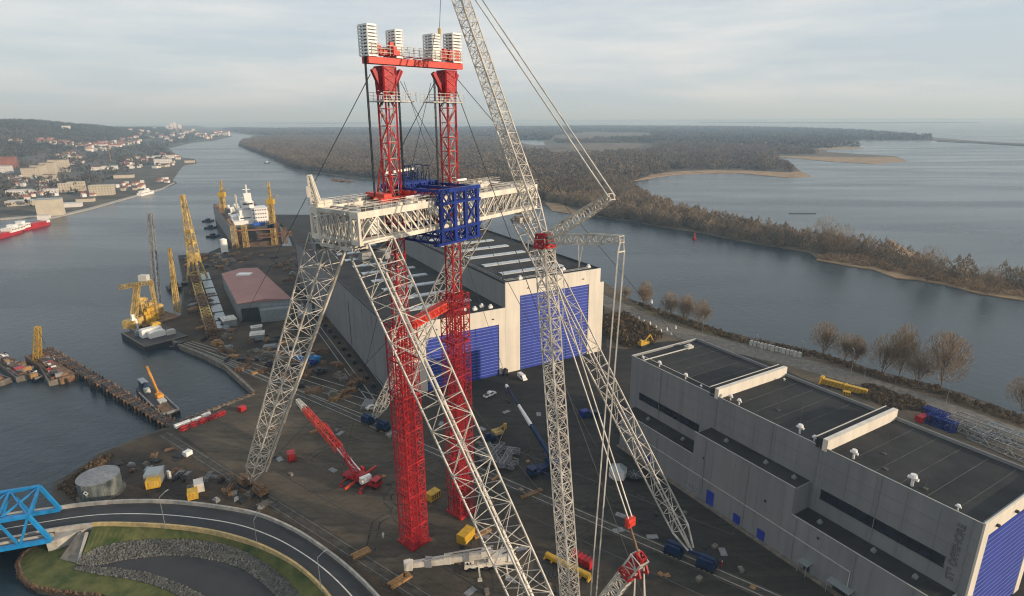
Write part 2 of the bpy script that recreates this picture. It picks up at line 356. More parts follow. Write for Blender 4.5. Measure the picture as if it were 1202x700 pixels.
def loft(mb, A, B):
    k = len(mb.v); n = len(A); mb.v += [tuple(p) for p in A] + [tuple(p) for p in B]
    for i in range(n - 1): mb.f.append((k + i, k + i + 1, k + n + i + 1, k + n + i))
    return mb
def wall_along(mb, L, th, z0, z1):
    n = len(L)
    for i in range(n - 1):
        a, b = L[i], L[i + 1]; d = Vector((b.x - a.x, b.y - a.y, 0))
        if d.length < 1e-6: continue
        nn = Vector((-d.y, d.x, 0)).normalized() * th / 2
        mb.quad8([Vector((a.x, a.y, z0)) - nn, Vector((b.x, b.y, z0)) - nn, Vector((b.x, b.y, z0)) + nn, Vector((a.x, a.y, z0)) + nn,
                  Vector((a.x, a.y, z1)) - nn, Vector((b.x, b.y, z1)) - nn, Vector((b.x, b.y, z1)) + nn, Vector((a.x, a.y, z1)) + nn])
    return mb
# ---------------------------------------------------------------- WATER
m_ = MB(); nseg = 96; Rr = 60000
m_.v = [(0, 0, -2)] + [(r_ * math.cos(2 * PI * i / nseg), r_ * math.sin(2 * PI * i / nseg), -2) for r_ in (600, 4000, Rr) for i in range(nseg)]
for i in range(nseg):
    j = (i + 1) % nseg; m_.f.append((0, 1 + i, 1 + j))
    for q in range(2): a = 1 + q * nseg; m_.f.append((a + i, a + nseg + i, a + nseg + j, a + j))
struct('water', m_, 'water')
# ---------------------------------------------------------------- YARD (quay land)
def PZ(l, z=0.0): return [at(x, y, z) for x, y in l]
shore_w = [(62, 568), (80, 557), (100, 545), (115, 533), (130, 527), (160, 515), (185, 505), (203, 500), (250, 481.5), (298, 463), (297, 456), (265, 430), (240, 417), (215, 407), (192, 395), (168, 387), (168, 378), (190, 374), (212, 370), (214, 345), (214, 325), (209, 300), (244, 297), (258, 291), (300, 290), (345, 289), (338, 272)]
yard_poly = PZ(shore_w) + [at(320, 252), Vector((-130, 640, 0)), Vector((-70, 560, 0)), Vector((0, 430, 0))] + \
    PZ([(740, 351), (770, 363), (800, 371), (830, 382), (860, 392), (900, 400), (930, 406.5), (960, 413), (1035, 437), (1097, 452), (1130, 462), (1202, 488), (1330, 538)]) + \
    [Vector((240, 60, 0)), Vector((60, 10, 0)), Vector((-45, 50, 0))] + PZ([(150, 712), (120, 698), (68, 693), (41, 688), (27, 677), (23, 662), (30, 648), (58, 634), (60, 600)])
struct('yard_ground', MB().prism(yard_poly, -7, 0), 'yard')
struct('earth_ground', MB().prism(PZ([(66, 571), (84, 558), (102, 546.5), (117, 535), (131, 529), (161, 517), (186, 507), (205, 503), (213, 510), (255, 541), (300, 577), (345, 610), (392, 641), (470, 692), (560, 760), (440, 780), (300, 640), (200, 600), (100, 600)], 0.012), 0, 0.012, True), 'earth')
struct('shipyard_ground', MB().prism(PZ([(216, 403), (194, 393), (171, 385), (171, 379), (214, 371), (216, 345), (216, 325), (211, 302), (246, 298.5), (259, 292), (345, 290.5), (380, 365), (440, 452), (400, 452), (330, 452), (302, 458), (298, 455), (267, 428.5), (242, 415)], 0.012), 0, 0.012, True), 'earth')
struct('river_bank', MB().prism(PZ([(708, 330), (738, 351.5), (770, 363.6), (800, 371.7), (830, 382.6), (860, 392.7), (900, 400.8), (930, 407.3), (960, 414), (1035, 438), (1097, 453.2), (1130, 463.3), (1202, 489.5), (1330, 540), (1300, 640), (1160, 545), (1060, 495), (960, 452), (900, 425), (815, 399), (770, 402), (735, 410), (712, 408)], 0.012), 0, 0.012, True), 'bank')
struct('bank_grass', MB().prism(PZ([(742, 356), (770, 364.5), (800, 372.6), (830, 383.6), (860, 393.3), (898, 401.8), (890, 405), (850, 398), (800, 383), (760, 368)], 0.02), 0, 0.02, True), 'drygrass')
struct('access_road', MB().prism(PZ([(706, 345), (745, 362), (800, 384), (870, 404), (940, 420), (1040, 449), (1120, 475), (1202, 505), (1330, 560), (1325, 578), (1202, 519), (1110, 486), (1030, 460), (930, 430), (860, 414), (790, 395), (740, 374), (706, 358)], 0.024), 0, 0.024, True), 'oldconc')
b = MB()
for dy in (-4.5, -2.6):
    L_ = [at(x, y + dy, .06) for x, y in [(740, 366), (800, 384), (870, 404), (940, 420), (1040, 449), (1120, 475), (1202, 505), (1330, 560)]]
    wall_along(b, smoothline(L_, 50), .16, .01, .16)
struct('bank_track', b, 'rust')
for k_, (gA, kA, kB) in enumerate(((-13, -60, 60), (-4, -60, 70), (8, -90, 80), (14, -100, 80), (31, -80, 70), (38, -60, 60))):
    b = MB(); b.fbox(Frame(Vector((-15.95, 130.4, 0)), math.atan2(0.8042, 0.5944)), gA - .12, gA + .12, -kB, -kA, 0, .025); struct('drain_channel', b, 'seam' if k_ % 2 else 'dark')
rs0 = random.Random(8); GG = Frame(Vector((-15.95, 130.4, 0)), math.atan2(0.8042, 0.5944))
for q_ in range(16):
    cx_, cy_ = rs0.uniform(-18, 42), rs0.uniform(-60, 60); a_ = rs0.uniform(0, 3.1); L_ = []
    for t_ in range(22): L_.append(GG.P(cx_ + math.cos(a_) * t_ * 1.9, cy_ + math.sin(a_) * t_ * 1.9, .012 + .0006 * q_)); a_ += rs0.uniform(-.02, .16) * (1 if q_ % 2 else -1)
    for of in (-1, 1):
        L2 = []
        for i_, p_ in enumerate(L_):
            d_ = L_[min(i_ + 1, 21)] - L_[max(i_ - 1, 0)]; L2.append(p_ + Vector((-d_.y, d_.x, 0)).normalized() * of)
        b = MB(); A_ = []; B2 = []
        for i_, p_ in enumerate(L2):
            d_ = L2[min(i_ + 1, 21)] - L2[max(i_ - 1, 0)]; n_ = Vector((-d_.y, d_.x, 0)).normalized() * .22; A_.append(p_ + n_); B2.append(p_ - n_)
        loft(b, A_, B2); struct('tyre_track', b, 'track')
# crane rails
GO = Vector((-15.95, 130.4, 0)); GA = math.atan2(0.8042, 0.5944)
G = Frame(GO, GA)           # u along girders, -v along the rails toward the camera side
def GP(g, k, z=0.0): return G.P(g, -k, z)
for nm, g0, k0, k1 in (('crane_rail_bed', -22.3, -108, 90), ('crane_rail_bed', 22.6, -170, 110)):
    b = MB()
    b.fbox(G, g0 - 1.9, g0 + 1.9, -k1, -k0, 0, 0.03)
    struct(nm, b, 'railbed')
    b = MB()
    for o_ in (-1.1, 1.1): b.fbox(G, g0 + o_ - 0.1, g0 + o_ + 0.1, -k1, -k0, 0.03, 0.14)
    struct('crane_rail', b, 'oldconc' if g0 < 0 else 'concrete')
# quay edge beams + fenders
b = MB(); qa, qb = at(203, 500), at(298, 463)
wall_along(b, [qa, qb], 1.2, -3, 0.35); struct('quay_edge', b, 'oldconc')
b = MB(); wall_along(b, PZ([(298, 460), (265, 430), (240, 417), (215, 407), (192, 395)]), 1.0, -3, 0.3); struct('quay_edge', b, 'oldconc')
# shipyard quay tracks
b = MB()
for k in range(4):
    A = at(210 + k * 5, 404 - k * 1.0, 0); B_ = at(440 + k * 8, 492 - k * 7, 0)
    b.bar(A + Vector((0, 0, .06)), B_ + Vector((0, 0, .06)), 0.3, 0.1)
struct('quay_track', b, 'concrete')
b = MB()
for x1, y1, x2, y2 in ((382, 352, 470, 462), (372, 352, 462, 470), (352, 352, 448, 480), (346, 352, 440, 482)):
    b.bar(at(x1, y1, .06), at(x2, y2, .06), 0.4, 0.1)
struct('hall_track', b, 'steel')
# ---------------------------------------------------------------- ROAD, GRASS, RIPRAP, BRIDGE
out_l = [(-20, 612), (20, 605), (50, 601), (100, 594), (150, 590.5), (200, 591), (250, 596), (300, 605), (340, 621), (370, 639), (407, 667), (442, 701), (470, 735)]
in_l = [(-20, 640), (20, 632), (60, 624), (107, 617.5), (150, 617), (200, 619.5), (250, 626), (300, 640), (345, 663), (380, 694), (405, 730)]
N = 60
OL = smoothline([at(x, y, 3) for x, y in out_l], N); IL = smoothline([at(x, y, 3) for x, y in in_l], N)
struct('road', loft(MB(), IL, OL), 'asphalt')
mid = [a.lerp(c, 0.5) + Vector((0, 0, 0.006)) for a, c in zip(IL, OL)]
def ribbon(L, w):
    A = []; B_ = []
    for i, p in enumerate(L):
        d = L[min(i + 1, len(L) - 1)] - L[max(i - 1, 0)]; nn = Vector((-d.y, d.x, 0)).normalized() * w / 2
        A.append(p + nn); B_.append(p - nn)
    return loft(MB(), A, B_)
struct('road_line', ribbon(mid, 0.28), 'paint')
for fr_ in (0.1, 0.93):
    struct('road_line', ribbon([a.lerp(c, fr_) + Vector((0, 0, 0.006)) for a, c in zip(IL, OL)], 0.14), 'seam')
j0 = 12
wl = MB(); wall_along(wl, [p for p in OL], 0.5, 3.0, 4.0); solo('parapet_wall', wl, 'paleconc', 'pale concrete parapet along the outer curve of the bridge road', 'parapet')
wl = MB(); wall_along(wl, [p for p in OL], 0.8, -3.0, 2.99); struct('road_retaining_wall', wl, 'oldconc')
k_in = next(i for i, p in enumerate(IL) if p.x > at(107, 617, 3).x)
wl = MB(); wall_along(wl, IL[k_in:], 0.5, 2.4, 3.9); solo('crash_barrier', wl, mat('yellowish_concrete', (0.46, 0.34, 0.16), 0.8, 0.3, 0.8), 'low yellowish barrier on the inner curve of the road above the grass', 'barrier')  # barrier base colour yellower than the pale parapet concrete
wl = MB(); wall_along(wl, IL[:k_in + 1], 0.5, 2.2, 3.8); solo('bridge_parapet', wl, 'paleconc', 'grey concrete parapet beside the road where it reaches the blue bridge', 'parapet')
# slope lofts
rt = smoothline([at(x, y, 1.2) for x, y in [(96, 654), (115, 643), (150, 636), (200, 633), (245, 636), (280, 645), (312, 662), (345, 690), (360, 712)]], N)
rb = smoothline([at(x, y, 0.12) for x, y in [(90, 663), (112, 664), (150, 657), (200, 652), (240, 656), (275, 664), (300, 678), (322, 698), (335, 716)]], N)
struct('grass_slope', loft(MB(), resample(IL[k_in:], N), rt), 'grass')
ps = smoothline([at(x, y, 0.03) for x, y in [(92, 666), (130, 667), (170, 672.5), (200, 682), (230, 695), (250, 708)]], N)
pe = smoothline([at(x, y, 0.03) for x, y in [(88, 668.5), (120, 675), (155, 680.5), (190, 690), (212, 701), (222, 710)]], N)
struct('cycle_path', loft(MB(), rb, ps), 'asphalt')
struct('grass_ground', MB().prism(PZ([(24, 663), (31, 649), (60, 636), (90, 650), (92, 666), (120, 673), (155, 680), (190, 690), (212, 701), (222, 712), (150, 712), (120, 697), (68, 692), (42, 687), (28, 676)], 0.016), 0, 0.016, True), 'grass')
b = MB()
for x0, x1, y in ((212, 222, 656.5), (230, 240, 659), (248, 257.5, 662), (265, 274, 665.5), (281, 291, 669.5)):
    A, B_ = at(x0, y, 0.05), at(x1, y + 0.6, 0.05); d = (B_ - A).normalized(); nn = Vector((-d.y, d.x, 0)) * 0.2
    k = len(b.v); b.v += [tuple(A - nn), tuple(B_ - nn), tuple(B_ + nn), tuple(A + nn)]; b.f.append((k, k + 1, k + 2, k + 3))
struct('path_marking', b, 'paint')
def rocks(name, A, B_, dens, s0, m, z_add=0.0, seed=1, lab=None):
    rng = np.random.default_rng(seed); n = len(A) - 1; mb = MB()
    base = [(1, 1, 1), (-1, -1, 1), (-1, 1, -1), (1, -1, -1), (1.2, 0, 0), (-1.2, 0, 0), (0, 1.2, 0), (0, -1.2, 0), (0, 0, 1.1), (0, 0, -1.1)]
    V = []; Fq = []
    octv = np.array([(1, 0, 0), (-1, 0, 0), (0, 1, 0), (0, -1, 0), (0, 0, 1), (0, 0, -1)], float)
    octf = np.array([(0, 2, 4), (2, 1, 4), (1, 3, 4), (3, 0, 4), (2, 0, 5), (1, 2, 5), (3, 1, 5), (0, 3, 5)])
    for q in range(dens):
        i = rng.integers(0, n); t = rng.random(); u = rng.random()
        a = A[i].lerp(A[i + 1], t); c = B_[i].lerp(B_[i + 1], t); p = a.lerp(c, u)
        s_ = s0 * rng.uniform(0.6, 1.4); vv = octv * rng.uniform(0.6, 1.2, (6, 1)) * s_
        an = rng.random() * 6.28; rot = np.array([[math.cos(an), -math.sin(an), 0], [math.sin(an), math.cos(an), 0.3], [0, -0.3, 1]])
        V.append(vv @ rot + np.array([p.x, p.y, p.z + z_add])); Fq.append(octf + 6 * q)
    o = npmesh(name, np.concatenate(V), np.concatenate(Fq), m)
    tag(o, lab, 'stones', kind='stuff'); return o
struct('stone_bed', loft(MB(), rt, rb), 'stone'); struct('stone_bed', loft(MB(), ps, [p + Vector((0, 0, 0.02)) for p in pe]), 'stone')
rocks('riprap_stones', rt, rb, 4200, 0.34, 'stone', 0.05, 1, 'band of grey riprap stones on the slope between the grass and the cycle path')
rocks('riprap_stones', ps, pe, 2200, 0.3, 'stone', 0.1, 2, 'narrow band of grey riprap stones below the cycle path')
sh1 = resample([at(x, y, -0.2) for x, y in [(60, 634), (30, 648), (23, 662), (27, 677), (41, 688), (68, 693), (120, 698)]], 40)
sh2 = resample([at(x, y, -1.8) for x, y in [(56, 637), (26, 649), (19, 663), (23, 679), (38, 691), (66, 697), (118, 702)]], 40)
rocks('shore_stones', sh1, sh2, 1500, 0.45, 'rust', 0, 3, 'brownish stones along the waterline below the bridge abutment')
# abutment
A0 = at(70, 636, 3); ab = thing('bridge_abutment', 'pale concrete abutment carrying the end of the blue truss bridge', 'abutment', (at(75, 640, 0)))
b = MB(); b.prism([at(54, 637, 2.6), at(66, 634, 2.6), at(108, 618, 2.6), at(104, 600, 2.6), at(72, 602, 2.6)], -3, 2.6); b.build('bearing_block', 'paleconc', ab)
b = MB(); P1, P2, P3, P4 = at(92, 625, 2.7), at(102, 626, 2.7), at(92, 662, 0.1), at(70, 656, 0.1)
k = len(b.v); b.v += [tuple(P1), tuple(P2), tuple(P3), tuple(P4)]; b.f.append((k, k + 1, k + 2, k + 3)); b.build('slope_paving', 'oldconc', ab)
b = MB(); b.bar(P2 + Vector((0, 0, .1)), P3 + Vector((0, 0, .1)), 0.6, 0.5); b.build('edge_beam', 'paleconc', ab)
# bridge
E1 = at(60, 634, 3.4); D1 = at(0, 645, 3.4); bd = (D1 - E1).normalized(); bn = Vector((-bd.y, bd.x, 0))
E2 = at(71, 598, 3.4); wd = abs((E2 - E1).dot(bn)); sg = 1 if (E2 - E1).dot(bn) > 0 else -1
T1 = on(33, 606, E1, D1); hb = T1.z - 3.4; pn = (T1 - E1).dot(bd)
br = thing('truss_bridge', 'bright blue steel truss road bridge reaching the bank at the lower left', 'bridge', tuple(E1))
BL = 60.0; npan = max(3, int(BL / (2 * abs(pn))))
def bp(s_, side, z): return E1 + bd * s_ + bn * (sg * wd * side) + Vector((0, 0, z))
off2 = (E2 - E1).dot(bd)
for side in (0, 1):
    b = MB(); o_ = off2 if side else 0
    b.bar(bp(o_, side, 0), bp(BL, side, 0), 0.9, 1.0); b.bar(bp(o_ + pn, side, hb), bp(BL, side, hb), 0.75, 0.8)
    b.bar(bp(o_, side, 0), bp(o_ + pn, side, hb), 0.75, 0.75)
    s_ = pn; 
    while o_ + s_ + pn < BL:
        b.bar(bp(o_ + s_, side, hb), bp(o_ + s_ + pn, side, 0), 0.5, 0.5); b.bar(bp(o_ + s_ + pn, side, 0), bp(o_ + s_ + 2 * pn, side, hb), 0.45, 0.45)
        s_ += 2 * pn
    b.build('side_truss', 'bridgeblue', br)
b = MB(); s_ = pn
while s_ < BL:
    b.bar(bp(s_, 0, hb), bp(s_ + off2, 1, hb), 0.5)
    if s_ + 2 * pn < BL: b.bar(bp(s_, 0, hb), bp(s_ + 2 * pn + off2, 1, hb), 0.35); b.bar(bp(s_ + off2, 1, hb), bp(s_ + 2 * pn, 0, hb), 0.35)
    s_ += 2 * pn
b.build('wind_bracing', 'bridgeblue', br)
b = MB(); c0, c1, c2, c3 = bp(0, 0.04, -0.6), bp(BL, 0.04, -0.6), bp(BL, 0.96, -0.6), bp(off2, 0.96, -0.6)
b.quad8([c0, c1, c2, c3] + [p + Vector((0, 0, 0.17)) for p in (c0, c1, c2, c3)]); b.build('bridge_deck', 'asphalt', br)
b = MB(); b.bar(bp(0, 0.12, 0.3), bp(BL, 0.12, 0.3), 0.3, 1.0); b.build('deck_parapet', 'paleconc', br)
# ---------------------------------------------------------------- FAR LAND
def lay(name, l, m, z, z0=-2.4): return struct(name, MB().prism([at(x, y, z) for x, y in l], z0, z), m)
island = [(279, 171.5), (295, 178), (316, 186), (345, 200), (386, 205), (414, 209), (438, 211.5), (520, 222), (600, 233), (637, 239), (647, 246), (670, 249.5), (700, 254), (740, 260), (772, 266), (825, 274), (880, 285), (935, 294), (950, 297), (960, 304), (990, 310), (1026, 316), (1052, 326), (1076, 327.5), (1110, 333), (1151, 344), (1202, 351), (1290, 372), (1290, 350), (1202, 333), (1151, 325), (1100, 316), (1060, 306), (1046, 297), (1000, 289), (950, 281), (900, 272), (860, 265), (825, 257), (790, 247), (762, 236), (745, 224), (738, 216), (746, 211), (770, 206.5), (792, 203.5), (830, 202), (867, 202), (900, 205), (925, 207), (950.6, 206.3), (938, 200), (925.6, 189), (904.7, 182.7), (934, 184.8), (980, 188.5), (1026, 191), (1063, 188), (1051, 183.5), (1009, 181), (971.6, 178.5), (967, 175), (1013, 173.5), (992, 169.5), (984, 165.5), (1097, 165.3), (1202, 171), (1202, 168.5), (1150, 166), (1090, 161), (1040, 156.5), (1000, 153.5), (940, 151), (880, 149.5), (800, 148.5), (700, 148), (600, 149), (500, 150), (400, 150.5), (320, 151), (270, 150), (246, 149.5), (232, 150), (255, 155), (285, 157.5), (300, 160), (322, 159.8), (300, 161.8), (286, 165)]
ISL = [at(x, y, -1.6) for x, y in island]
struct('island_ground', MB().prism(ISL, -2.5, -1.6), 'landfar')
lay('reed_bank', [(958, 305), (990, 311), (1026, 316.5), (1052, 326.5), (1076, 328.5), (1110, 334), (1151, 345), (1202, 352.5), (1290, 374), (1290, 362), (1202, 342), (1151, 335), (1100, 326), (1060, 318), (1030, 308), (1000, 302), (970, 298)], 'marsh', -1.45)
lay('reed_bank', [(1040, 288), (1046, 280), (1056, 288), (1090, 304), (1075, 306), (1056, 302)], 'marsh', -1.4)
lay('reed_bank', [(744, 212.5), (770, 208), (792, 205), (830, 203.4), (867, 203.3), (900, 206.5), (925, 208.3), (952, 207.3), (940, 201), (925, 202.5), (880, 200.3), (830, 200), (790, 201.5), (765, 205)], 'marsh', -1.4)
lay('reed_bank', [(906, 183), (934, 186), (980, 190), (1026, 192.5), (1066, 189), (1051, 184.5), (1009, 185), (960, 184)], 'marsh', -1.4)
lay('reed_bank', [(935, 174.7), (967, 175.5), (1015, 174.5), (1010, 172.8), (960, 173)], 'marsh', -1.4)
lay('reed_bank', [(640, 238), (648, 247.5), (672, 251), (690, 252), (670, 245), (655, 238)], 'marsh', -1.4)
lay('meadow', [(655, 160), (690, 156.5), (760, 157), (770, 159), (730, 163), (690, 166)], 'wood', -1.35)
lay('meadow', [(650, 172), (700, 168), (760, 170), (740, 175), (690, 178)], 'wood', -1.3)
lay('pond', [(607, 164), (625, 162.5), (638, 166), (640, 171), (622, 170), (612, 168)], 'water', -1.28)
# left bank: shore + hills
sl = [(-60, 262), (0, 257.5), (45, 254), (58, 257), (105, 246), (160, 230.5), (190, 222.5), (208, 214.5), (202, 212), (215, 194), (231, 191.5), (229, 187), (210, 184.5), (198, 174.5), (225, 167.5), (250, 165.5), (273, 160.3), (262, 157), (240, 152.5), (232, 149)]
LB = [at(x, y, -1.5) for x, y in sl]
def perp(X, Y):
    px_, py_ = X + 540, Y - 700
    return px_ * -0.937 + py_ * -0.35, px_ * -0.35 + py_ * 0.937
def nz(X, Y, s):
    return np.sin(X / s * 1.3 + 2 * np.sin(Y / s * 0.9)) * np.cos(Y / s * 1.1 + 1.7 * np.sin(X / s * 0.7))
def hill(X, Y):
    X = np.asarray(X, float); Y = np.asarray(Y, float); p, s_ = perp(X, Y)
    a = np.interp(s_, [-3000, -300, 400, 1900, 2600, 3400, 4400, 6000], [70, 80, 92, 102, 86, 60, 30, 14])
    t = np.clip((p - 240) / 560, 0, 1); e = t * t * (3 - 2 * t)
    t2 = np.clip((p - 90) / 250, 0, 1); e2 = t2 * t2 * (3 - 2 * t2)
    return -1.2 + e2 * 7 + a * e * (0.92 + 0.08 * nz(X, Y, 260) + 0.03 * nz(X, Y, 90)) - np.clip((p - 1500) / 2000, 0, 1) * 60
gx = np.concatenate([np.arange(-4200, -1500, 60), np.arange(-1500, -400, 22)]); gy = np.concatenate([np.arange(380, 2600, 26), np.arange(2600, 8200, 90)])
XX, YY = np.meshgrid(gx, gy); ZZ = hill(XX, YY)
pp, _ = perp(XX, YY); 
LBp = [(p.x, p.y) for p in LB] + [(-4200, 8200), (-4300, 8200), (-4300, 300), (-640, 300)]
ins = inpoly(XX.ravel(), YY.ravel(), LBp).reshape(XX.shape)
ZZ = np.where(ins, ZZ, -6.0)
V = np.stack([XX, YY, ZZ], -1).reshape(-1, 3); nx = len(gx); idx = np.arange(len(gy) * nx).reshape(len(gy), nx)
Fq = np.stack([idx[:-1, :-1], idx[:-1, 1:], idx[1:, 1:], idx[1:, :-1]], -1).reshape(-1, 4)
keep = ins.ravel()[Fq].any(1); hobj = npmesh('hills', V, Fq[keep], 'town'); tag(hobj, kind='structure')
struct('left_bank_ground', MB().prism(LBp and [Vector((x, y, 0)) for x, y in LBp], -3, -1.5), 'town')
def hit(px, py):
    r = ray(px, py); r = Vector(r).normalized(); t = 300.0
    while t < 12000:
        p = Vector((0, 0, CH)) + r * t; h = float(hill(p.x, p.y))
        if p.z <= h: return Vector((p.x, p.y, h))
        t += max(2, (p.z - h) * 0.4)
    return at(px, py, 0)
# far strips of land beyond the lagoon
b = MB()
for k, (y0, x0, x1, th) in enumerate(((141.2, 560, 900, 0.5), (139.6, 780, 1300, 0.7), (144.0, 300, 520, 0.6), (143.2, 820, 1150, 0.3))):
    lay('far_shore', [(x0, y0 + 0.6), ((x0 + x1) / 2, y0 + 1.1), (x1, y0 + 0.5), (x1, y0 + 0.5 - th), ((x0 + x1) / 2, y0 + 0.5 - th), (x0, y0 + 0.5 - th)], 'woodfar', 6.0)
lay('far_shore', [(1100, 165.8), (1150, 168), (1202, 171), (1290, 176), (1290, 173), (1202, 169), (1150, 166.6), (1100, 163.6)], 'woodfar', 0.0)
# ---------------------------------------------------------------- WOODLANDS (masses nobody could count)
def woodland(name, label, poly, n, H, W, K, qs, m, seed, excl=(), dens=None, hf=None, z=-1.6, thin=1.0):
    rng = np.random.default_rng(seed); P = scatter([(p[0], p[1]) for p in poly], n, rng)
    for e in excl: P = P[~inpoly(P[:, 0], P[:, 1], [(q[0], q[1]) for q in e])]
    if dens is not None: P = P[rng.random(len(P)) < dens(P)]
    zb = hf(P[:, 0], P[:, 1]) if hf is not None else np.full(len(P), z)
    P3 = np.column_stack([P, zb]); sz = rng.uniform(0.65, 1.2, len(P))
    V, Fq = foliage(P3, H * sz, W * sz, K, qs, rng, thin)
    return tag(npmesh(name, V, Fq, m), label, 'woodland', kind='stuff')
Y1 = lambda l, z=-1.6: [at(x, y, z) for x, y in l]
pen = Y1([(640, 236), (655, 240), (680, 244), (700, 253.5), (740, 259), (772, 265), (825, 273), (880, 284), (935, 293), (955, 296), (1000, 302), (1030, 309), (1060, 319), (1100, 326), (1151, 334), (1202, 342), (1290, 360), (1290, 352), (1202, 334), (1151, 326), (1100, 317), (1060, 307), (1000, 290), (950, 282), (900, 273), (860, 266), (825, 258), (790, 248), (762, 237), (745, 225), (700, 215)])
def dens_pen(P):
    # thinner toward the marshy end
    t = np.clip((P[:, 0] - 180) / 90, 0, 1); return 1 - 0.72 * t
woodland('peninsula_woodland', 'brown leafless wood covering the narrow peninsula between the two channels', pen, 2000, 13, 9.5, 250, 1.5, 'strip', 11, dens=dens_pen, thin=.42)
woodland('reed_scrub', 'low tawny scrub and reeds at the marshy end of the peninsula', Y1([(960, 304), (1026, 315), (1076, 326), (1151, 343), (1202, 350), (1290, 370), (1290, 352), (1202, 334), (1100, 317), (1046, 297), (1000, 292)]), 1500, 3.2, 5, 26, 0.9, 'marsh', 12)
isl_wood = Y1([(281, 171), (296, 177.3), (317, 185), (346, 199), (387, 204), (415, 208), (440, 210), (520, 220), (600, 231), (640, 236), (700, 215), (738, 214), (770, 205), (792, 201), (830, 199.5), (867, 199.5), (900, 201), (930, 203), (928, 197), (915, 190), (900, 184), (930, 182), (960, 181), (940, 176), (860, 172), (760, 168), (640, 165), (500, 162), (400, 161), (330, 161), (300, 162.5), (287, 166)])
pond_x = [Y1([(604, 176), (650, 180), (655, 168), (640, 161), (604, 161)]), Y1([(645, 184), (700, 182), (765, 178), (770, 168), (650, 168)])]
woodland('island_woodland', 'brown leafless wood covering the large river island', isl_wood, 18000, 15, 16, 40, 3.0, 'wood', 13, excl=pond_x)
near_edge = Y1([(281, 171), (296, 177.3), (317, 185), (346, 199), (387, 204), (415, 208), (440, 210), (520, 220), (600, 231), (640, 236), (700, 232), (740, 222), (735, 212), (640, 218), (520, 206), (420, 198), (360, 190), (310, 174)])
woodland('island_woodland', 'nearest edge of the brown island wood along the channel', near_edge, 3600, 15, 11, 100, 2.2, 'wood', 14, thin=.55)
far_wood = Y1([(330, 160.5), (400, 160.8), (500, 161.8), (640, 164.8), (760, 168), (860, 172), (940, 175.5), (1008, 172.5), (990, 169), (982, 165), (1090, 164.8), (1092, 161.8), (1040, 157), (1000, 154), (940, 151.8), (880, 150.3), (800, 149.4), (700, 149), (600, 150), (500, 151), (400, 151.3), (320, 151.8), (272, 151), (262, 152.5), (290, 157)])
woodland('far_woodland', 'hazy dark forest filling the far flat land before the lagoon', far_wood, 26000, 17, 34, 12, 9.0, 'woodfar', 15, excl=[Y1([(645, 168), (700, 165), (765, 162), (765, 156), (690, 155), (650, 159)])])
hp = [(p[0], p[1]) for p in LBp]
def dens_hill(P):
    p_, s_ = perp(P[:, 0], P[:, 1]); return np.where(p_ > 330, 1.0, np.where(nz(P[:, 0], P[:, 1], 55) > 0.1, 0.5, 0.08)) * (p_ > 25)
woodland('hillside_woodland', 'dull brown-green wood covering the hills behind the town', [Vector((x, y, 0)) for x, y in [(-460, 560), (-505, 716), (-530, 838), (-570, 1023), (-780, 1413), (-790, 1496), (-1290, 2269), (-1500, 2852), (-1760, 3812), (-3800, 6500), (-3800, 3500), (-2600, 1500), (-1200, 420)]], 30000, 13, 22, 14, 4.5, 'hillwood', 16, dens=dens_hill, hf=hill)
# ---------------------------------------------------------------- HALLS
WA = at(594, 438); WB = at(705, 412)
W = Frame(WA, math.atan2(WB.y - WA.y, WB.x - WA.x))
def ribbed(fr, a0, a1, z0, z1, y, pitch=1.2, mb=None, dep=0.16):
    mb = mb or MB(); mb.fbox(fr, a0, a1, y - 0.02, y + 0.1, z0, z1); z = z0
    while z < z1 - 0.2:
        mb.fbox(fr, a0, a1, y - 0.02 - dep, y - 0.02, z, min(z + pitch * 0.55, z1)); z += pitch
    return mb
HL = 182.0
hall = thing('assembly_hall', 'huge two-part grey and cream industrial hall with blue roller doors behind the red towers', 'industrial hall', tuple(W.P(0, 0)))
b = MB(); b.fbox(W, -47, -0.003, 0.4, HL, 0, 27.4); b.build('low_hall_wall', 'greywall', hall)
b = MB(); b.fbox(W, 0, 46.4, 0.4, HL, 0, 37.4); b.fbox(W, 46.403, 48.4, 0.4, HL - 4, 0, 31.5); b.build('tall_hall_wall', 'greywall', hall)
b = MB(); b.fbox(W, -47.05, -34, 0, 0.4, 0, 28); b.fbox(W, -34, -3.0, 0, 0.4, 21.5, 28); b.fbox(W, -3.0, 0, 0, 0.4, 0, 28)
b.fbox(W, 0.003, 6.6, -0.05, 0.4, 0, 38.2); b.fbox(W, 40.6, 46.45, -0.05, 0.4, 0, 38.2); b.fbox(W, 6.6, 40.6, -0.05, 0.4, 32, 38.2); b.fbox(W, 46.453, 48.45, -0.05, 0.4, 0, 32)
b.build('front_wall', 'creamwall', hall)
o = ribbed(W, -34, -3.0, 0, 21.5, 0.25, 1.3).build('roller_door', 'doorblue', hall); o['label'] = 'smaller blue ribbed door of the low hall'
o = ribbed(W, 6.6, 40.6, 0, 32, 0.25, 1.3).build('roller_door', 'doorblue', hall); o['label'] = 'very large blue ribbed door of the tall hall'
for xa, xb, zz in ((-34, -3.0, 21.5), (6.6, 40.6, 32)):
    b = MB(); z = 1.25
    while z < zz: b.fbox(W, xa, xb, .02, .06, z - .16, z + .02); z += 1.3
    b.build('door_rib', 'doorrib', hall)
    b = MB()
    for x in (xa + .1, (xa * 2 + xb) / 3, (xa + xb * 2) / 3, xb - .25): b.fbox(W, x, x + .15, -.02, .015, 0, zz)
    b.build('door_guide', 'darkblue', hall)
b = MB(); b.fbox(W, -46.6, -0.01, 0.45, HL - 0.4, 27.4, 27.55); b.build('low_roof', 'roof', hall)
b = MB(); b.fbox(W, 0.4, 46.0, 0.45, HL - 0.4, 37.4, 37.55); b.build('high_roof', 'roof', hall)
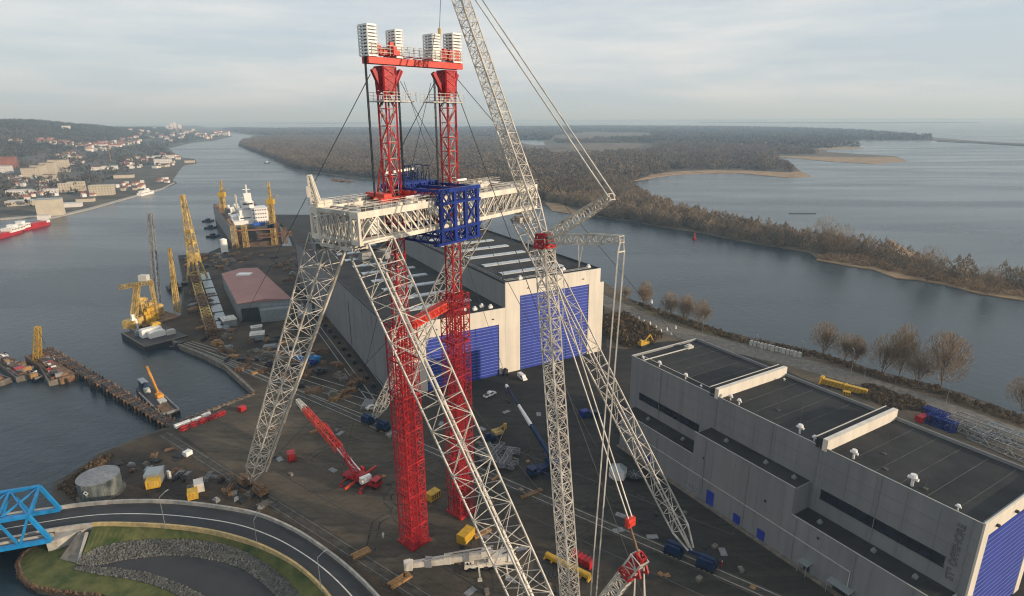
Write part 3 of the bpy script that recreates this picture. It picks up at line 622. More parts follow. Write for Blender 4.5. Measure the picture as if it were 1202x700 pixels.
b = MB()
for x0, x1, y0, y1, z0, z1 in ((-47.05, -46.65, 0.4, HL, 27.4, 28.1), (-47, 0, HL - 0.4, HL, 27.56, 28.1), (0, 0.4, 0.4, HL, 37.4, 38.3), (46.05, 46.45, 0.4, HL, 37.4, 38.3), (0, 46.4, HL - 0.4, HL, 37.56, 38.3)):
    b.fbox(W, x0, x1, y0, y1, z0, z1)
b.build('parapet', 'dark', hall)
for n_, (x0, x1, zz) in enumerate(((5.8, 36.2, 37.55), (-34, -7, 27.55))):
    y = 13 if zz > 30 else 16
    while y < HL - 8:
        b = MB(); b.fbox(W, x0, x1, y, y + 3.4, zz, zz + 0.5)
        for q in range(7): b.fbox(W, x0 + 4 * q, x0 + 4 * q + 0.15, y - 0.05, y + 3.45, zz, zz + 0.56)
        b.build('skylight', 'skylight', hall); y += 16.3
b = MB()
for yy in (3.5, 5.0):
    b.bar(W.P(2, yy, 38.0), W.P(44, yy, 38.0), 0.25)
for yy in range(6, int(HL), 7): b.bar(W.P(1.6, yy, 37.5), W.P(1.6, yy, 38.6), 0.12)
b.bar(W.P(1.6, 6, 38.6), W.P(1.6, HL - 4, 38.6), 0.12); b.bar(W.P(1.6, 6, 38.05), W.P(1.6, HL - 4, 38.05), 0.1)
b.build('roof_railing', 'steel', hall)
for x, y, z in ((28, 3.6, 37.6), (8, 3.0, 37.6), (43, 4.5, 37.6), (-12, 4, 27.6), (-8, 6, 27.6), (-5.5, 3.2, 27.6), (-16, 5.2, 27.6), (31, 6, 37.6)):
    b = MB(); b.fbox(W, x, x + 1.6, y, y + 1.2, z, z + 0.9); b.cyl(W.P(x + .8, y + .6), 0.5, z + 0.9, z + 1.5, 10); b.build('roof_vent', 'whitep', hall)
for x in (-30, -18, -6, 10, 23, 37): b = MB(); b.fbox(W, x, x + 0.8, -0.3, -.052, (24 if x < 0 else 34.5), (24.4 if x < 0 else 34.9)); b.build('flood_light', 'dark', hall)
b = MB(); b.fbox(W, -47.2, -47.05, 6, 7.2, 3, 27); b.fbox(W, -47.15, -47.05, 60, 60.3, 0, 22); b.build('wall_panel_slot', 'dark', hall)
b = MB()
for y in range(10, int(HL), 14): b.fbox(W, -47.12, -47.05, y, y + 0.12, 0, 27.4)
for z in (9, 18): b.fbox(W, -47.11, -47.05, 7, HL, z, z + 0.1)
b.build('panel_joint', 'steel', hall)
b = MB()
for y in range(4, int(HL), 9):
    b = MB(); b.fbox(W, -52, -50.4, y, y + 3.2, 0, 1.2); b.fbox(W, -51.7, -50.8, y + .4, y + 2.6, 1.2, 1.5)
    solo('equipment_box', b, 'dark', 'low dark equipment box at the foot of the long grey hall wall', 'equipment', 'dark boxes along the hall wall')
b = MB(); b.cyl(W.P(-1.2, -1.6), 1.1, 0, 2.4, 16); b.cyl(W.P(-1.2, -1.6), 0.5, 2.4, 3.0, 12); solo('storage_drum', b, 'dark', 'dark round drum standing between the two blue hall doors', 'drum')
# right factory hall
RA = at(727, 522); RB_ = at(985, 697)
Q = Frame(RA, math.atan2(RB_.y - RA.y, RB_.x - RA.x)) # u along facade, v = left normal (into building?)
sv = 1 if Q.v.dot(Vector((0.859, 0.512, 0))) > 0 else -1
def qb(mb, a0, a1, n0, n1, z0, z1):
    y0, y1 = sorted((sv * n0, sv * n1)); return mb.fbox(Q, a0, a1, y0, y1, z0, z1)
def QP(a, n, z=0): return Q.P(a, sv * n, z)
fh = thing('factory_hall', 'long dark-roofed grey factory hall with stepped annexes and a blue end door at the right', 'industrial hall', tuple(QP(0, 0)))
HW = 34.6; RZ = 27.5
b = MB(); qb(b, -3, 92, 6, HW, 0, RZ); b.build('main_wall', 'greywall', fh)
b = MB(); qb(b, 0, 29.5, 0, 5.997, 0, 11.6); qb(b, 29.503, 59.3, 0, 5.997, 0, 18.4); qb(b, 59.303, 91, 0, 5.997, 0, 11.5); b.build('annex_wall', 'greywall', fh)
b = MB(); qb(b, -2.7, 29.9, 6.3, HW - .3, RZ, RZ + .12); qb(b, 31.1, 60.6, 6.3, HW - .3, RZ, RZ + .12); qb(b, 61.8, 91.2, 6.3, HW - .3, RZ, RZ + .12); b.build('main_roof', 'roof', fh)
b = MB(); qb(b, 0.3, 29.2, 0.3, 5.99, 11.6, 11.7); qb(b, 29.8, 59.0, 0.3, 5.99, 18.4, 18.5); qb(b, 59.6, 90.7, 0.3, 5.99, 11.5, 11.6); b.build('annex_roof', 'roof', fh)
b = MB()
for a0, a1, n0, n1, z0, z1 in ((-3.05, 92, 5.95, 6.3, RZ, RZ + .75), (-3.05, -2.7, 6.3, HW, RZ, RZ + .75), (-3.05, 92, HW - .3, HW + .05, RZ + .003, RZ + .9),
        (-.05, 29.45, -.05, .3, 11.6, 12.0), (29.45, 59.35, -.05, .3, 18.4, 18.85), (59.35, 91.05, -.05, .3, 11.5, 11.95), (-.05, .3, .3, 5.9, 11.6, 12.0), (90.7, 91.05, .3, 5.9, 11.5, 11.95)):
    qb(b, a0, a1, n0, n1, z0, z1)
b.build('parapet', 'greywall', fh)
b = MB()
for a0, a1, n0, n1, z in ((-3.1, 92.05, 5.9, 6.06, RZ + .75), (-3.1, -2.68, 6.06, HW, RZ + .75), (-.1, 29.4, -.1, .04, 12.0), (29.4, 59.4, -.1, .04, 18.85), (59.4, 91.1, -.1, .04, 11.95), (-2, 29.9, 9.2, 9.4, RZ + .35)):
    qb(b, a0, a1, n0, n1, z, z + .09)
qb(b, 1.2, 1.45, 7, HW - 7, RZ + .3, RZ + .6)
b.build('parapet_cap', 'cap', fh)
for s0 in (29.9, 60.6):
    b = MB(); qb(b, s0, s0 + 1.2, 5.8, HW + .1, RZ, RZ + 2.9); o = b.build('fire_wall', 'creamwall', fh); o['label'] = 'raised cream fire wall crossing the roof'
    b = MB(); qb(b, s0 - 1.6, s0, 5.9, HW, RZ + .12, RZ + 2.6); b.build('fire_wall_upstand', 'roof', fh)
    b = MB(); qb(b, s0 - 1.75, s0 - 1.55, 5.8, HW + .1, RZ + 2.61, RZ + 2.75); b.build('fire_wall_cap', 'cap', fh)
b = MB()
for seg0, seg1 in ((-2.7, 27.8), (31.2, 58.6), (62, 91)):
    a = seg0 + 4.5
    while a < seg1 - 2: qb(b, a, a + .13, 7.5, HW - 1.5, RZ + .12, RZ + .16); a += 5.1
b.build('roof_seam', 'seam', fh)
b = MB(); qb(b, 92, 92.35, 6, 8.6, 0, RZ + 1); qb(b, 92, 92.35, 32.2, HW + .05, 0, RZ + 1); qb(b, 92, 92.35, 8.6, 32.2, 25, RZ + 1); b.build('end_wall', 'creamwall', fh)
# blue door on the gable
gd = Frame(QP(92.2, 0), Q.ang + (PI / 2 if sv > 0 else -PI / 2))
b = MB()
gb = lambda n0, n1, z0, z1, e0, e1: qb(b, 92 + e0, 92 + e1, n0, n1, z0, z1)
gb(8.6, 32.2, 0, 25, 0.02, 0.12); z = 0
while z < 24.9: gb(8.6, 32.2, z, min(25, z + 0.75), 0.12, 0.24); z += 1.25
o = b.build('roller_door', 'doorblue', fh); o['label'] = 'large blue ribbed door in the cream end wall'
b = MB()
z = 1.0
while z < 24.5: qb(b, 92.24, 92.3, 8.6, 32.2, z - .12, z + .05); z += 1.25
b.build('door_rib', 'doorrib', fh)
for n_ in (11, 19): 
    b = MB(); qb(b, 92.35, 92.9, n_, n_ + .5, 26, 26.5); b.build('flood_light', 'dark', fh)
for a0, a1, z0, z1 in ((1.5, 25.6, 15.2, 17.2), (62, 87.6, 15.6, 17.8)):
    b = MB(); qb(b, a0, a1, 5.9, 6.0, z0, z1); wn = b.build('window_strip', 'glass', fh)
    b = MB(); qb(b, a0 - .15, a1 + .15, 5.82, 6.0, z0 - .15, z0); qb(b, a0 - .15, a1 + .15, 5.82, 6.0, z1, z1 + .15)
    for k in range(int((a1 - a0) / 2.1) + 1): qb(b, a0 + k * 2.1 - .04, a0 + k * 2.1 + .04, 5.84, 6.0, z0, z1)
    fr_ = b.build('window_frame', 'dark', wn); fr_.location = absloc(wn) * -1 + absloc(fh) if False else (0, 0, 0)
b = MB(); qb(b, 0, 74, -.12, 0, 6.7, 6.85); qb(b, 74, 74.15, -.12, 0, 0, 6.85); b.build('wall_ledge', 'cap', fh)
b = MB()
for a in (5, 12.5, 20, 36, 43, 50, 57, 64, 71, 78, 85): qb(b, a, a + .1, -.05, 0, 0.2, 11.4 if a < 29 or a > 59 else 18.2)
b.build('panel_joint', 'steel', fh)
for a, w_, h_ in ((35.3, 2.4, 4.4), (44.2, 2.1, 2.7), (51.4, 2.1, 2.9), (12.0, 2.2, 2.6)):
    b = MB(); qb(b, a, a + w_, -.1, 0, 0.1, h_); b.build('door', 'doorblue', fh)
for a in (28.3, 29.6, 31.8):
    b = MB(); qb(b, a, a + .9, -.1, 0, 1.2, 2.8); b.build('wall_box', 'galv', fh)
for a, w_ in ((63.5, 2.6), (70.5, 5.2)):
    b = MB(); qb(b, a, a + w_, -2.2, -.02, 2.9, 3.05); qb(b, a + .2, a + .35, -2.1, -1.95, 0, 2.9); qb(b, a + w_ - .35, a + w_ - .2, -2.1, -1.95, 0, 2.9)
    cp = b.build('entrance_canopy', 'galv', fh)
    b = MB(); qb(b, a + .6, a + w_ - .6, -.12, 0, 0.1, 2.3); b.build('door', 'dark', fh)
for a, zt_ in ((3, 11.5), (16, 11.5), (33.5, 18.3), (47, 18.3), (60.8, 11.4), (74.6, 11.4), (86, 11.4)):
    b = MB(); b.bar(QP(a, -.12, .2), QP(a, -.12, zt_), .16, n=6); b.build('downpipe', 'steel', fh)
for a in (10, 31, 48, 60, 74, 90.5):
    b = MB(); b.bar(QP(a, 5.84, 12 if a < 29 or a > 59.5 else 18.6), QP(a, 5.84, RZ + .6), .16, n=6); b.build('downpipe', 'steel', fh)
b = MB()
for a in np.arange(0.5, 91, 6.05): qb(b, a, a + .05, 5.93, 5.95, 12.2 if a < 29 or a > 59.5 else 19, RZ)
for zz_ in (14.4, 21, 24.3): qb(b, -3, 92, 5.93, 5.95, zz_ if zz_ > 19 else zz_, zz_ + .05) if zz_ > 19 else None
b.build('cladding_joint', 'wallseam', fh)
b = MB(); qb(b, 0, 91, -1.4, 0, 0, 0.18); b.build('pavement_strip', 'oldconc', fh)
for a, n, s_ in ((0.5, 7.4, 1), (7.0, 8.0, 1.4), (17.5, 8.0, 1.4), (24.0, 7.2, .8), (33.2, 8.2, 1.3), (36.2, 7.9, 1.3), (53.6, 8.0, 1.8), (57.6, 7.6, 1.2), (66.5, 8.2, 1.7), (78.5, 8.4, 2.0), (87.2, 7.5, 1.0), (33, 31, .7)):
    b = MB(); c = QP(a, n); b.cyl(c, .14 * s_, RZ, RZ + 1.1 * s_, 10); b.cyl(QP(a, n), .38 * s_, RZ + 1.1 * s_, RZ + 1.4 * s_, 12, .3 * s_)
    b.bar(QP(a - .5 * s_, n, RZ + .95 * s_), QP(a + .5 * s_, n, RZ + .95 * s_), .34 * s_, n=8); b.build('roof_vent', 'whitep', fh)
for a, n in ((13, 28), (14.5, 31)):
    pass
b = MB(); qb(b, -.3, 1.6, 26, 28.5, RZ + .12, RZ + .9); qb(b, .1, 1.2, 26.5, 28, RZ + .9, RZ + 1.3); b.build('roof_hatch', 'cap', fh)
for a, n, h_ in ((43.5, 14, 5.5), (51, 12, 7.5), (72.5, 10, 6.5), (80.5, 9.6, 6), (69, 16, 5)):
    b = MB(); b.bar(QP(a, n, RZ), QP(a, n, RZ + h_), .1, n=6); qb(b, a - .4, a + .4, n - .4, n + .4, RZ + .1, RZ + .35); b.build('lightning_rod', 'seam', fh)
for a, n, z in ((48.5, 3, 18.5), (56, 3.2, 18.5), (36.5, 3, 18.5), (75.5, 3.5, 11.6), (84, 3, 11.6), (64, 2.5, 11.6), (8, 3, 11.7), (22, 3, 11.7)):
    b = MB(); qb(b, a, a + .9, n, n + .9, z, z + .55); b.cyl(QP(a + .45, n + .45), .3, z + .55, z + .9, 8); b.build('roof_vent', 'galv', fh)
for a, z in ((33, 12.5), (52.2, 11.0), (66, 9.8)): b = MB(); qb(b, a, a + .5, -.18, 0, z, z + .5); b.build('wall_vent', 'dark', fh)
b = MB()
for n_, z in ((6.6, 0), (6.6, 3), (6.6, 7)): pass
for z in np.arange(1, 27, 1.2): qb(b, -3.25, -3.05, 9, 9.8, z, z + .08)
qb(b, -3.3, -3.2, 8.95, 9.03, 0, 28); qb(b, -3.3, -3.2, 9.77, 9.85, 0, 28); b.build('ladder', 'steel', fh)
# raised lettering on the long wall
def text_mesh(s, size, ext, m, parent, origin, ex, ey, name='lettering'):
    cu = bpy.data.curves.new('t', 'FONT'); cu.body = s; cu.size = size; cu.extrude = ext
    to = bpy.data.objects.new('t', cu); col.objects.link(to); dg = bpy.context.evaluated_depsgraph_get()
    me = bpy.data.meshes.new_from_object(to.evaluated_get(dg)); bpy.data.objects.remove(to)
    ex = Vector(ex).normalized(); ey = Vector(ey).normalized(); ez = ex.cross(ey)
    mt = Matrix(((ex.x, ey.x, ez.x, origin[0]), (ex.y, ey.y, ez.y, origin[1]), (ex.z, ey.z, ez.z, origin[2]), (0, 0, 0, 1)))
    me.transform(Matrix.Translation(-absloc(parent)) @ mt); me.materials.clear(); me.materials.append(M[m] if isinstance(m, str) else m)
    o = bpy.data.objects.new(name, me); col.objects.link(o); o.parent = parent; return o
text_mesh('ST³ OFFSHORE', 1.95, 0.14, mat('letter_grey', (0.135, 0.135, 0.135), 0.6, 0.1, 1), fh, QP(89.6, 5.86, 13.6), (0, 0, 1), Q.u * -1, 'lettering')
# ---------------------------------------------------------------- GANTRY CRANE (white)
gc = thing('gantry_crane', 'giant white lattice gantry crane with two truss girders on splayed legs over the yard', 'gantry crane', tuple(GP(0, 0)))
KN, KF = 5.8, -5.8; g0, g1 = -27.8, 28.2; zb, zt = 78.2, 84.2
def beam(k, w):
    b = MB(); fr = G
    def gb(a0, a1, k0, k1, z0, z1): b.fbox(G, a0, a1, -k1, -k0, z0, z1)
    gb(g0, g1, k - w / 2, k + w / 2, zt - 1.2, zt); gb(g0, g1, k - w / 2, k + w / 2, zb, zb + .8)
    for e in (g0, g1 - .5):
        for q in (k - w / 2, k + w / 2 - .5): gb(e, e + .5, q, q + .5, zb + .8, zt - 1.2)
        b.bar(GP(e + .25, k - w / 2 + .2, zb + .8), GP(e + .25, k + w / 2 - .2, zt - 1.2), .2); b.bar(GP(e + .25, k + w / 2 - .2, zb + .8), GP(e + .25, k - w / 2 + .2, zt - 1.2), .2)
    n = 15; st = (g1 - g0 - 4.5) / n
    for s_ in (-1, 1):
        kk = k + s_ * (w / 2 - .2); z0, z1 = zb + .75, zt - 1.15
        b.bar(GP(g0 + .4, kk, z0), GP(g0 + 4.4, kk, z1), .28)
        for i in range(n):
            a = g0 + 4.5 + i * st
            b.bar(GP(a, kk, z0), GP(a, kk, z1), .2)
            if i < n: b.bar(GP(a, kk, z1 if i < 9 else z0), GP(a + st, kk, z0 if i < 9 else z1), .24)
            b.bar(GP(a, kk, (z0 + z1) / 2), GP(a + st * .5, kk, z0 if i < 9 else z1), .14)
    return b.build('main_girder', 'cream', gc)
for k in (KN, KF):
    bo = beam(k, 2.3)
    b = MB()
    for s_ in (-1.08, 1.08):
        for z in (.55, 1.1): b.bar(GP(g0, k + s_, zt + z), GP(g1, k + s_, zt + z), .07)
        for a in np.arange(g0, g1, 2): b.bar(GP(a, k + s_, zt), GP(a, k + s_, zt + 1.1), .07)
    b.build('handrail', 'white', bo)
    rr_ = random.Random(int(k * 10))
    for q in range(46):
        b = MB()
        a = rr_.uniform(g0 + 1, g1 - 3); kk = k + rr_.uniform(-1.0, .6); l = rr_.uniform(.4, 2.2)
        b.fbox(G, a, a + l, -(kk + rr_.uniform(.2, .6)), -kk, zt, zt + rr_.uniform(.2, 1.1)); b.build('deck_machinery', rr_.choice(['white', 'steel', 'cream', 'steel', 'dark']), bo)
for gx_, nm in ((g0 + 0.3, 'end_girder'), (g1 - 3.6, 'end_girder')):
    b = MB()
    for off in (0, 3.2):
        zz0, zz1 = 77.2, 83.9
        b.bar(GP(gx_ + off, KF + 1.2, zz1), GP(gx_ + off, KN - 1.2, zz1), .55); b.bar(GP(gx_ + off, KF + 1.2, zz0), GP(gx_ + off, KN - 1.2, zz0), .55)
        n = 5; st = (KN - KF - 2.4) / n
        for i in range(n):
            a = KF + 1.2 + i * st
            b.bar(GP(gx_ + off, a, zz0), GP(gx_ + off, a + st, zz1), .2); b.bar(GP(gx_ + off, a, zz1), GP(gx_ + off, a + st, zz0), .2); b.bar(GP(gx_ + off, a, zz0), GP(gx_ + off, a, zz1), .22)
    for i in range(6):
        a = KF + 1.2 + i * (KN - KF - 2.4) / 5
        b.bar(GP(gx_, a, zz1), GP(gx_ + 3.2, a, zz1), .25); b.bar(GP(gx_, a, zz0), GP(gx_ + 3.2, a, zz0), .25); b.bar(GP(gx_, a, zz0), GP(gx_ + 3.2, a, zz1), .2)
    b.build(nm, 'white', gc)
# transverse top frames with clutter between the girders
b = MB()
for a in (-27.5, -21, -15, 3, 16, 24):
    b.bar(GP(a, KF + 1.1, zt - .5), GP(a, KN - 1.1, zt - .5), .5); b.bar(GP(a, KF + 1.1, zb + .4), GP(a, KN - 1.1, zb + .4), .4)
rr_ = random.Random(5)
for q in range(60):
    a = rr_.uniform(-27, -8); k = rr_.uniform(KF + 2, KN - 2); z = zt - rr_.uniform(.4, 2.5)
    b.bar(GP(a, k, z), GP(a + rr_.uniform(-4, 4), k + rr_.uniform(-4, 4), z + rr_.uniform(-1, .9)), rr_.uniform(.12, .4))
b.build('cross_bracing', 'white', gc)
b = MB(); b.fbox(G, -23, -20.6, -(KN - 1.6), -(KN - 3.4), zb + 1, zb + 3.6); b.build('machine_cabin', 'whitep', gc)
# legs
def kfoot(px, py, gfoot, guess):
    return guess
legs = [(-22.3, -7.8, -54.6, 5.2, 3.3), (-22.3, 5.0, 48.0, 6.1, 5.1), (22.6, -6.2, -54.6, 4.2, 2.8), (22.6, 5.4, 54.6, 3.8, 2.9)]
for gl, kt, kf, wt, wb_ in legs:
    b = MB(); gt = gl - 1.2 if gl < 0 else gl + .6
    b.lattice(GP(gl, kf, 3.2), GP(gt, kt, 76.2), wb_ * .35, wt, ch=.42, br=.2, seg=17, side=G.u, h0=wb_ * .35, h1=wt * .95, wm=(.07, 1e-6) if False else None) if False else None
    P0, P1_ = GP(gl, kf, 3.4), GP(gt, kt, 77.2); Pm = P0.lerp(P1_, .06)
    b.lattice(Pm, P1_, wb_, wt, ch=.29, br=.12, seg=18, side=G.u, cross=False)
    for sx in (-1, 1):
        for sy in (-1, 1):
            d = (P1_ - P0).normalized(); sd_ = (G.u - d * G.u.dot(d)).normalized(); ot = d.cross(sd_)
            b.bar(P0 + sd_ * sx * .5 + ot * sy * .5, Pm + sd_ * sx * wb_ / 2 + ot * sy * wb_ / 2, .34)
    # second, finer bracing that gives the legs their dense look
    d = (P1_ - P0).normalized(); sd_ = (G.u - d * G.u.dot(d)).normalized(); ot = d.cross(sd_)
    for i in range(18):
        t = (i + .5) / 18; c = Pm.lerp(P1_, t); w_ = (wb_ + (wt - wb_) * t) / 2
        b.bar(c + sd_ * w_ + ot * w_, c - sd_ * w_ - ot * w_, .085); b.bar(c - sd_ * w_ + ot * w_, c + sd_ * w_ - ot * w_, .085)
    lg = b.build('leg', 'white', gc)
    if gl < 0:
        cb_ = MB(); o1 = sd_ * (wt / 2 + .1) + ot * (wt / 2 + .1) * (1 if kf > 0 else -1); cb_.bar(Pm + o1 * .8, P1_ + o1, .5, .3); cb_.build('cable_tray', 'cream', lg)
    b = MB(); cc = P0.lerp(P1_, .985); s_ = wt * .52
    b.bar(cc - G.v * s_ * 1.1, cc + G.v * s_ * 1.1, 1.2); b.bar(cc - G.u * s_ * 1.1, cc + G.u * s_ * 1.1, 1.2)
    b.build('leg_head', 'steel' if gl < 0 else 'white', lg)
    b = MB(); o_ = MB()
    for s_ in (-1, 1):
        c = kf + s_ * 3.9
        b.fbox(G, gl - 1.3, gl + 1.3, -(c + 2.0), -(c - 2.0), 0.9, 2.2); b.fbox(G, gl - 1.2, gl + 1.2, -(c + 1.6), -(c - 1.6), 2.2, 2.9)
        for q in (-1.7, -.6, .6, 1.7):
            for g_ in (-1.1, 1.1): o_.bar(GP(gl + g_ - .2, c + q, .6), GP(gl + g_ + .2, c + q, .6), .95, n=12)
    b.bar(GP(gl, kf - 5.8, 2.9), GP(gl, kf + 5.8, 2.9), .7); bo = b.build('bogie', 'darkblue' if gl > 0 else 'rust', gc)
    o_.build('rail_wheels', 'tyre', bo)
# derrick on the far left corner
b = MB(); p0 = on(371, 238, GP(0, KF), GP(1, KF)); p1 = on(363, 206, GP(0, KF), GP(1, KF)); p2 = on(376, 239, GP(0, KF), GP(1, KF))
b.lattice(p0, p1, 1.3, .5, ch=.3, br=.16, seg=6); b.bar(p2, p1, .35); b.bar(p1 + Vector((-.5, 0, -2)), p1 + Vector((-.5, 0, -4)), .5); b.fbox(G, g0 + .5, g0 + 4, -(KF + .9), -(KF - .9), zt, zt + 1.0)
b.build('service_derrick', 'cream', gc)
# ---------------------------------------------------------------- RED JACKING TOWERS
TL = at(486.5, 635); TR = at(542, 600)
T = Frame(TL, math.atan2(TR.y - TL.y, TR.x - TL.x)); D = (TR - TL).length
jt = thing('jacking_tower_gantry', 'pair of tall red lattice towers joined by a red head beam with white cages', 'jacking towers', tuple(TL))
for (c, z1) in ((0, 57.0), (D, 60.5)):
    b = MB(); o_ = T.P(c, 0)
    for sx in (-1, 1):
        for sy in (-1, 1):
            b.lattice(T.P(c + sx * 1.45, sy * 1.45, .6), T.P(c + sx * 1.45, sy * 1.45, z1), 1.95, ch=.22, br=.11, seg=34, side=T.u)
    for z in np.arange(6, z1, 8.5):
        for s_ in (-1, 1): b.bar(T.P(c - 2.42, s_ * 2.42, z), T.P(c + 2.42, s_ * 2.42, z), .26); b.bar(T.P(c + s_ * 2.42, -2.42, z), T.P(c + s_ * 2.42, 2.42, z), .26)
    tb = b.build('tower_base', 'red', jt)
    b = MB(); b.fbox(T, c - 2.9, c + 2.9, -2.9, 2.9, 0, .6); b.build('base_plate', 'red', tb)
    b = MB(); b.lattice(T.P(c, 0, z1 - 1), T.P(c, 0, 105), 2.45, ch=.32, br=.15, seg=15, side=T.u); up_ = b.build('tower_shaft', 'red', jt)
    b = MB(); b.lattice(T.P(c, 0, z1 + .2), T.P(c, 0, 105), 1.8, ch=.1, br=.1, seg=15, side=T.u); b.bar(T.P(c - 1.3, 1.3, z1), T.P(c - 1.3, 1.3, 104), .2); b.build('ladder_cage', 'white', up_)
    # head
    b = MB(); b.fbox(T, c - 1.35, c + 1.35, -1.35, 1.35, 105.2, 109.6); b.lattice(T.P(c, 0, 104.4), T.P(c, 0, 109.5), 2.6, 2.9, ch=.3, br=.2, seg=3, side=T.u, cross=True)
    s0 = 2.2 if c == 0 else -2.2
    b.bar(T.P(c + s0 * .4, 0, 104.5), T.P(c + s0 * 1.7, 0, 109), .8); b.bar(T.P(c - s0 * .4, 0, 105), T.P(c - s0 * 1.3, 0, 109), .8); b.build('tower_head', 'red', up_)
    b = MB(); pz = 103.0
    b.fbox(T, c - 2.6, c + 2.6, -2.6, 2.6, pz, pz + .25)
    sd_ = 1 if c == 0 else -1
    x0, x1 = sorted((c + sd_ * 2.6, c + sd_ * 5.4)); b.fbox(T, x0, x1, -1.8, 1.8, pz + .003, pz + .253)
    for q in (.6, 1.2, 1.8):
        for s_ in (-1, 1): b.bar(T.P(min(c - 2.6, x0), s_ * 2.6, pz + q), T.P(max(c + 2.6, x1), s_ * 2.6, pz + q), .08)
    for a in np.arange(min(c - 2.6, x0), max(c + 2.6, x1) + .1, 1.3):
        for s_ in (-1, 1): b.bar(T.P(a, s_ * 2.6, pz), T.P(a, s_ * 2.6, pz + 1.9), .08)
    b.build('work_platform', 'white', up_)
# box positions along the head beam read from the beam axis
def axis_t(px, py):
    p = on(px, py, TL, TR); return T.loc(p)[0], p.z
t_l, zbm = axis_t(431, 64); t_r, zbm2 = axis_t(537, 70)
b = MB(); b.fbox(T, t_l - .5, t_r + .5, -1.1, -.5, 109.9, 111.1); b.fbox(T, t_l - .5, t_r + .5, .5, 1.1, 109.9, 111.1)
for q in np.arange(t_l, t_r, 2.4): b.fbox(T, q, q + .25, -1.6, 1.6, 111.4, 111.6)
b.build('head_beam', 'orangered', jt)
for c in (0, D):
    rr_ = random.Random(int(c * 3) + 1)
    for q in range(16):
        b = MB(); x = c + rr_.uniform(-2.6, 2.6); y = rr_.uniform(-1.5, 1.5); b.fbox(T, x - .4, x + .4, y - .35, y + .35, 111.6, 111.6 + rr_.uniform(.8, 2.4)); b.build('jack_assembly', 'orangered', jt)
b = MB()
for q in (111.9, 112.6, 113.2):
    for s_ in (-1.6, 1.6): b.bar(T.P(t_l, s_, q), T.P(t_r, s_, q), .1)
for a in np.arange(t_l, t_r, 1.4):
    for s_ in (-1.6, 1.6): b.bar(T.P(a, s_, 111.4), T.P(a, s_, 113.2), .1)
b.build('walkway_railing', 'white', jt)
cages = [(424, 437, 29, 60), (458, 467, 36, 57), (501, 512, 41, 58), (525, 537, 40, 60)]
CG = []
for x0, x1, y0, y1 in cages:
    ta, ztp = axis_t(x0, (y0)); tb_, _ = axis_t(x1, y0); CG.append(((ta + tb_) / 2, ztp))
    hw = max(.85, (tb_ - ta) / 2 * .86); zb2 = 111.3; tc_ = (ta + tb_) / 2; b = MB(); n = 9
    core = MB(); core.fbox(T, tc_ - hw + .3, tc_ + hw - .3, -1.15, 1.15, zb2 + .1, ztp - .1); core = core.build('jack_core', 'steel', jt)
    b = MB()
    for i in range(n + 1):
        z = zb2 + (ztp - zb2) * i / n
        b.fbox(T, tc_ - hw, tc_ + hw, -1.5, 1.5, z - .17, z + .17)
    for sx in (-1, 1):
        for sy in (-1, 0, 1): b.bar(T.P(tc_ + sx * hw, sy * 1.45, zb2), T.P(tc_ + sx * hw, sy * 1.45, ztp), .22)
    b.build('strand_cage', 'whitep', jt)
# strand bundles down to the lifting beam
zl = 84.9
for i, (tc_, ztp) in enumerate(CG):
    tt = tc_ + (-.9 if i == 0 else 0.25)
    b = MB()
    for dx in (-.11, .11):
        for dy in (-.11, .11): b.bar(T.P(tt + dx, dy, zl), T.P(tt + dx, dy, 109 if i else 114), .11)
    for z in np.arange(86, 108, 2.0): b.fbox(T, tt - .2, tt + .2, -.2, .2, z, z + .15)
    b.build('strand_bundle', 'cable', jt)
lb = thing('lifting_beam', 'bright red lifting beam slung between the two towers at girder level', 'lifting beam', tuple(T.P(0, 0, zl - 2)))
b = MB(); b.fbox(T, CG[0][0] - 1.5, CG[3][0] + 1.5, 1.9, 2.9, zl - 1.0, zl - .1); b.fbox(T, CG[0][0] - 1.5, CG[3][0] + 1.5, -2.9, -1.9, zl - 1.0, zl - .1)
for i in range(4): b.fbox(T, CG[i][0] - .9, CG[i][0] + .9, -3.2, 3.2, zl - .1, zl + .7)
for q in np.arange(0, D, 1.6): b.fbox(T, q, q + .3, -1.9, 1.9, zl - .9, zl - .3)
b.build('beam', 'orangered', lb)
b = MB(); b.lattice(T.P(1.5, 2.4, zl - .2), T.P(1.5, 2.4, zl + 4.5), 1.2, .4, ch=.3, br=.2, seg=3); b.bar(T.P(-2, 2.6, zl), T.P(-1.4, 1.2, zl + 7), .35); b.build('strut', 'orangered', lb)
for a in (-3.2, 18.8): b = MB(); b.fbox(T, a, a + 2.2, 7, 10, 75.2, 76.8); b.fbox(T, a + .4, a + 1.6, 6, 11, 74.9, 75.6); b.build('jack_shoe', 'orangered', lb)
# strut between the tower tops of the wide part
b = MB(); b.lattice(T.P(2.8, 0, 56), T.P(D - 2.8, 0, 58), 1.6, ch=.4, br=.35, seg=16, side=(0, 0, 1)); b.bar(T.P(2.8, 0, 56), T.P(D - 2.8, 0, 58), .9); b.build('tie_strut', 'orangered', jt)
# guy wires
gw = MB(); C_ = lambda tt, z=108: T.P(tt, 0, z)
def guy(p, q_, w=.12): gw.bar(p, q_, w, n=4)
guy(C_(CG[0][0]), at(275, 395), .12); guy(C_(CG[3][0] + 1), at(905, 527), .13); guy(C_(CG[3][0], 107), at(760, 715)); guy(C_(3.5, 107), at(735, 590), .12); guy(C_(D - 3.5, 107), at(318, 470), .12)
guy(C_(4.4, 107), at(655, 620), .08); guy(C_(D - 4.4, 107), at(400, 560), .08); guy(C_(1, 57), at(700, 660), .1); guy(C_(0, 56), at(300, 560), .08)
gw.build('guy_wires', 'cable', jt)
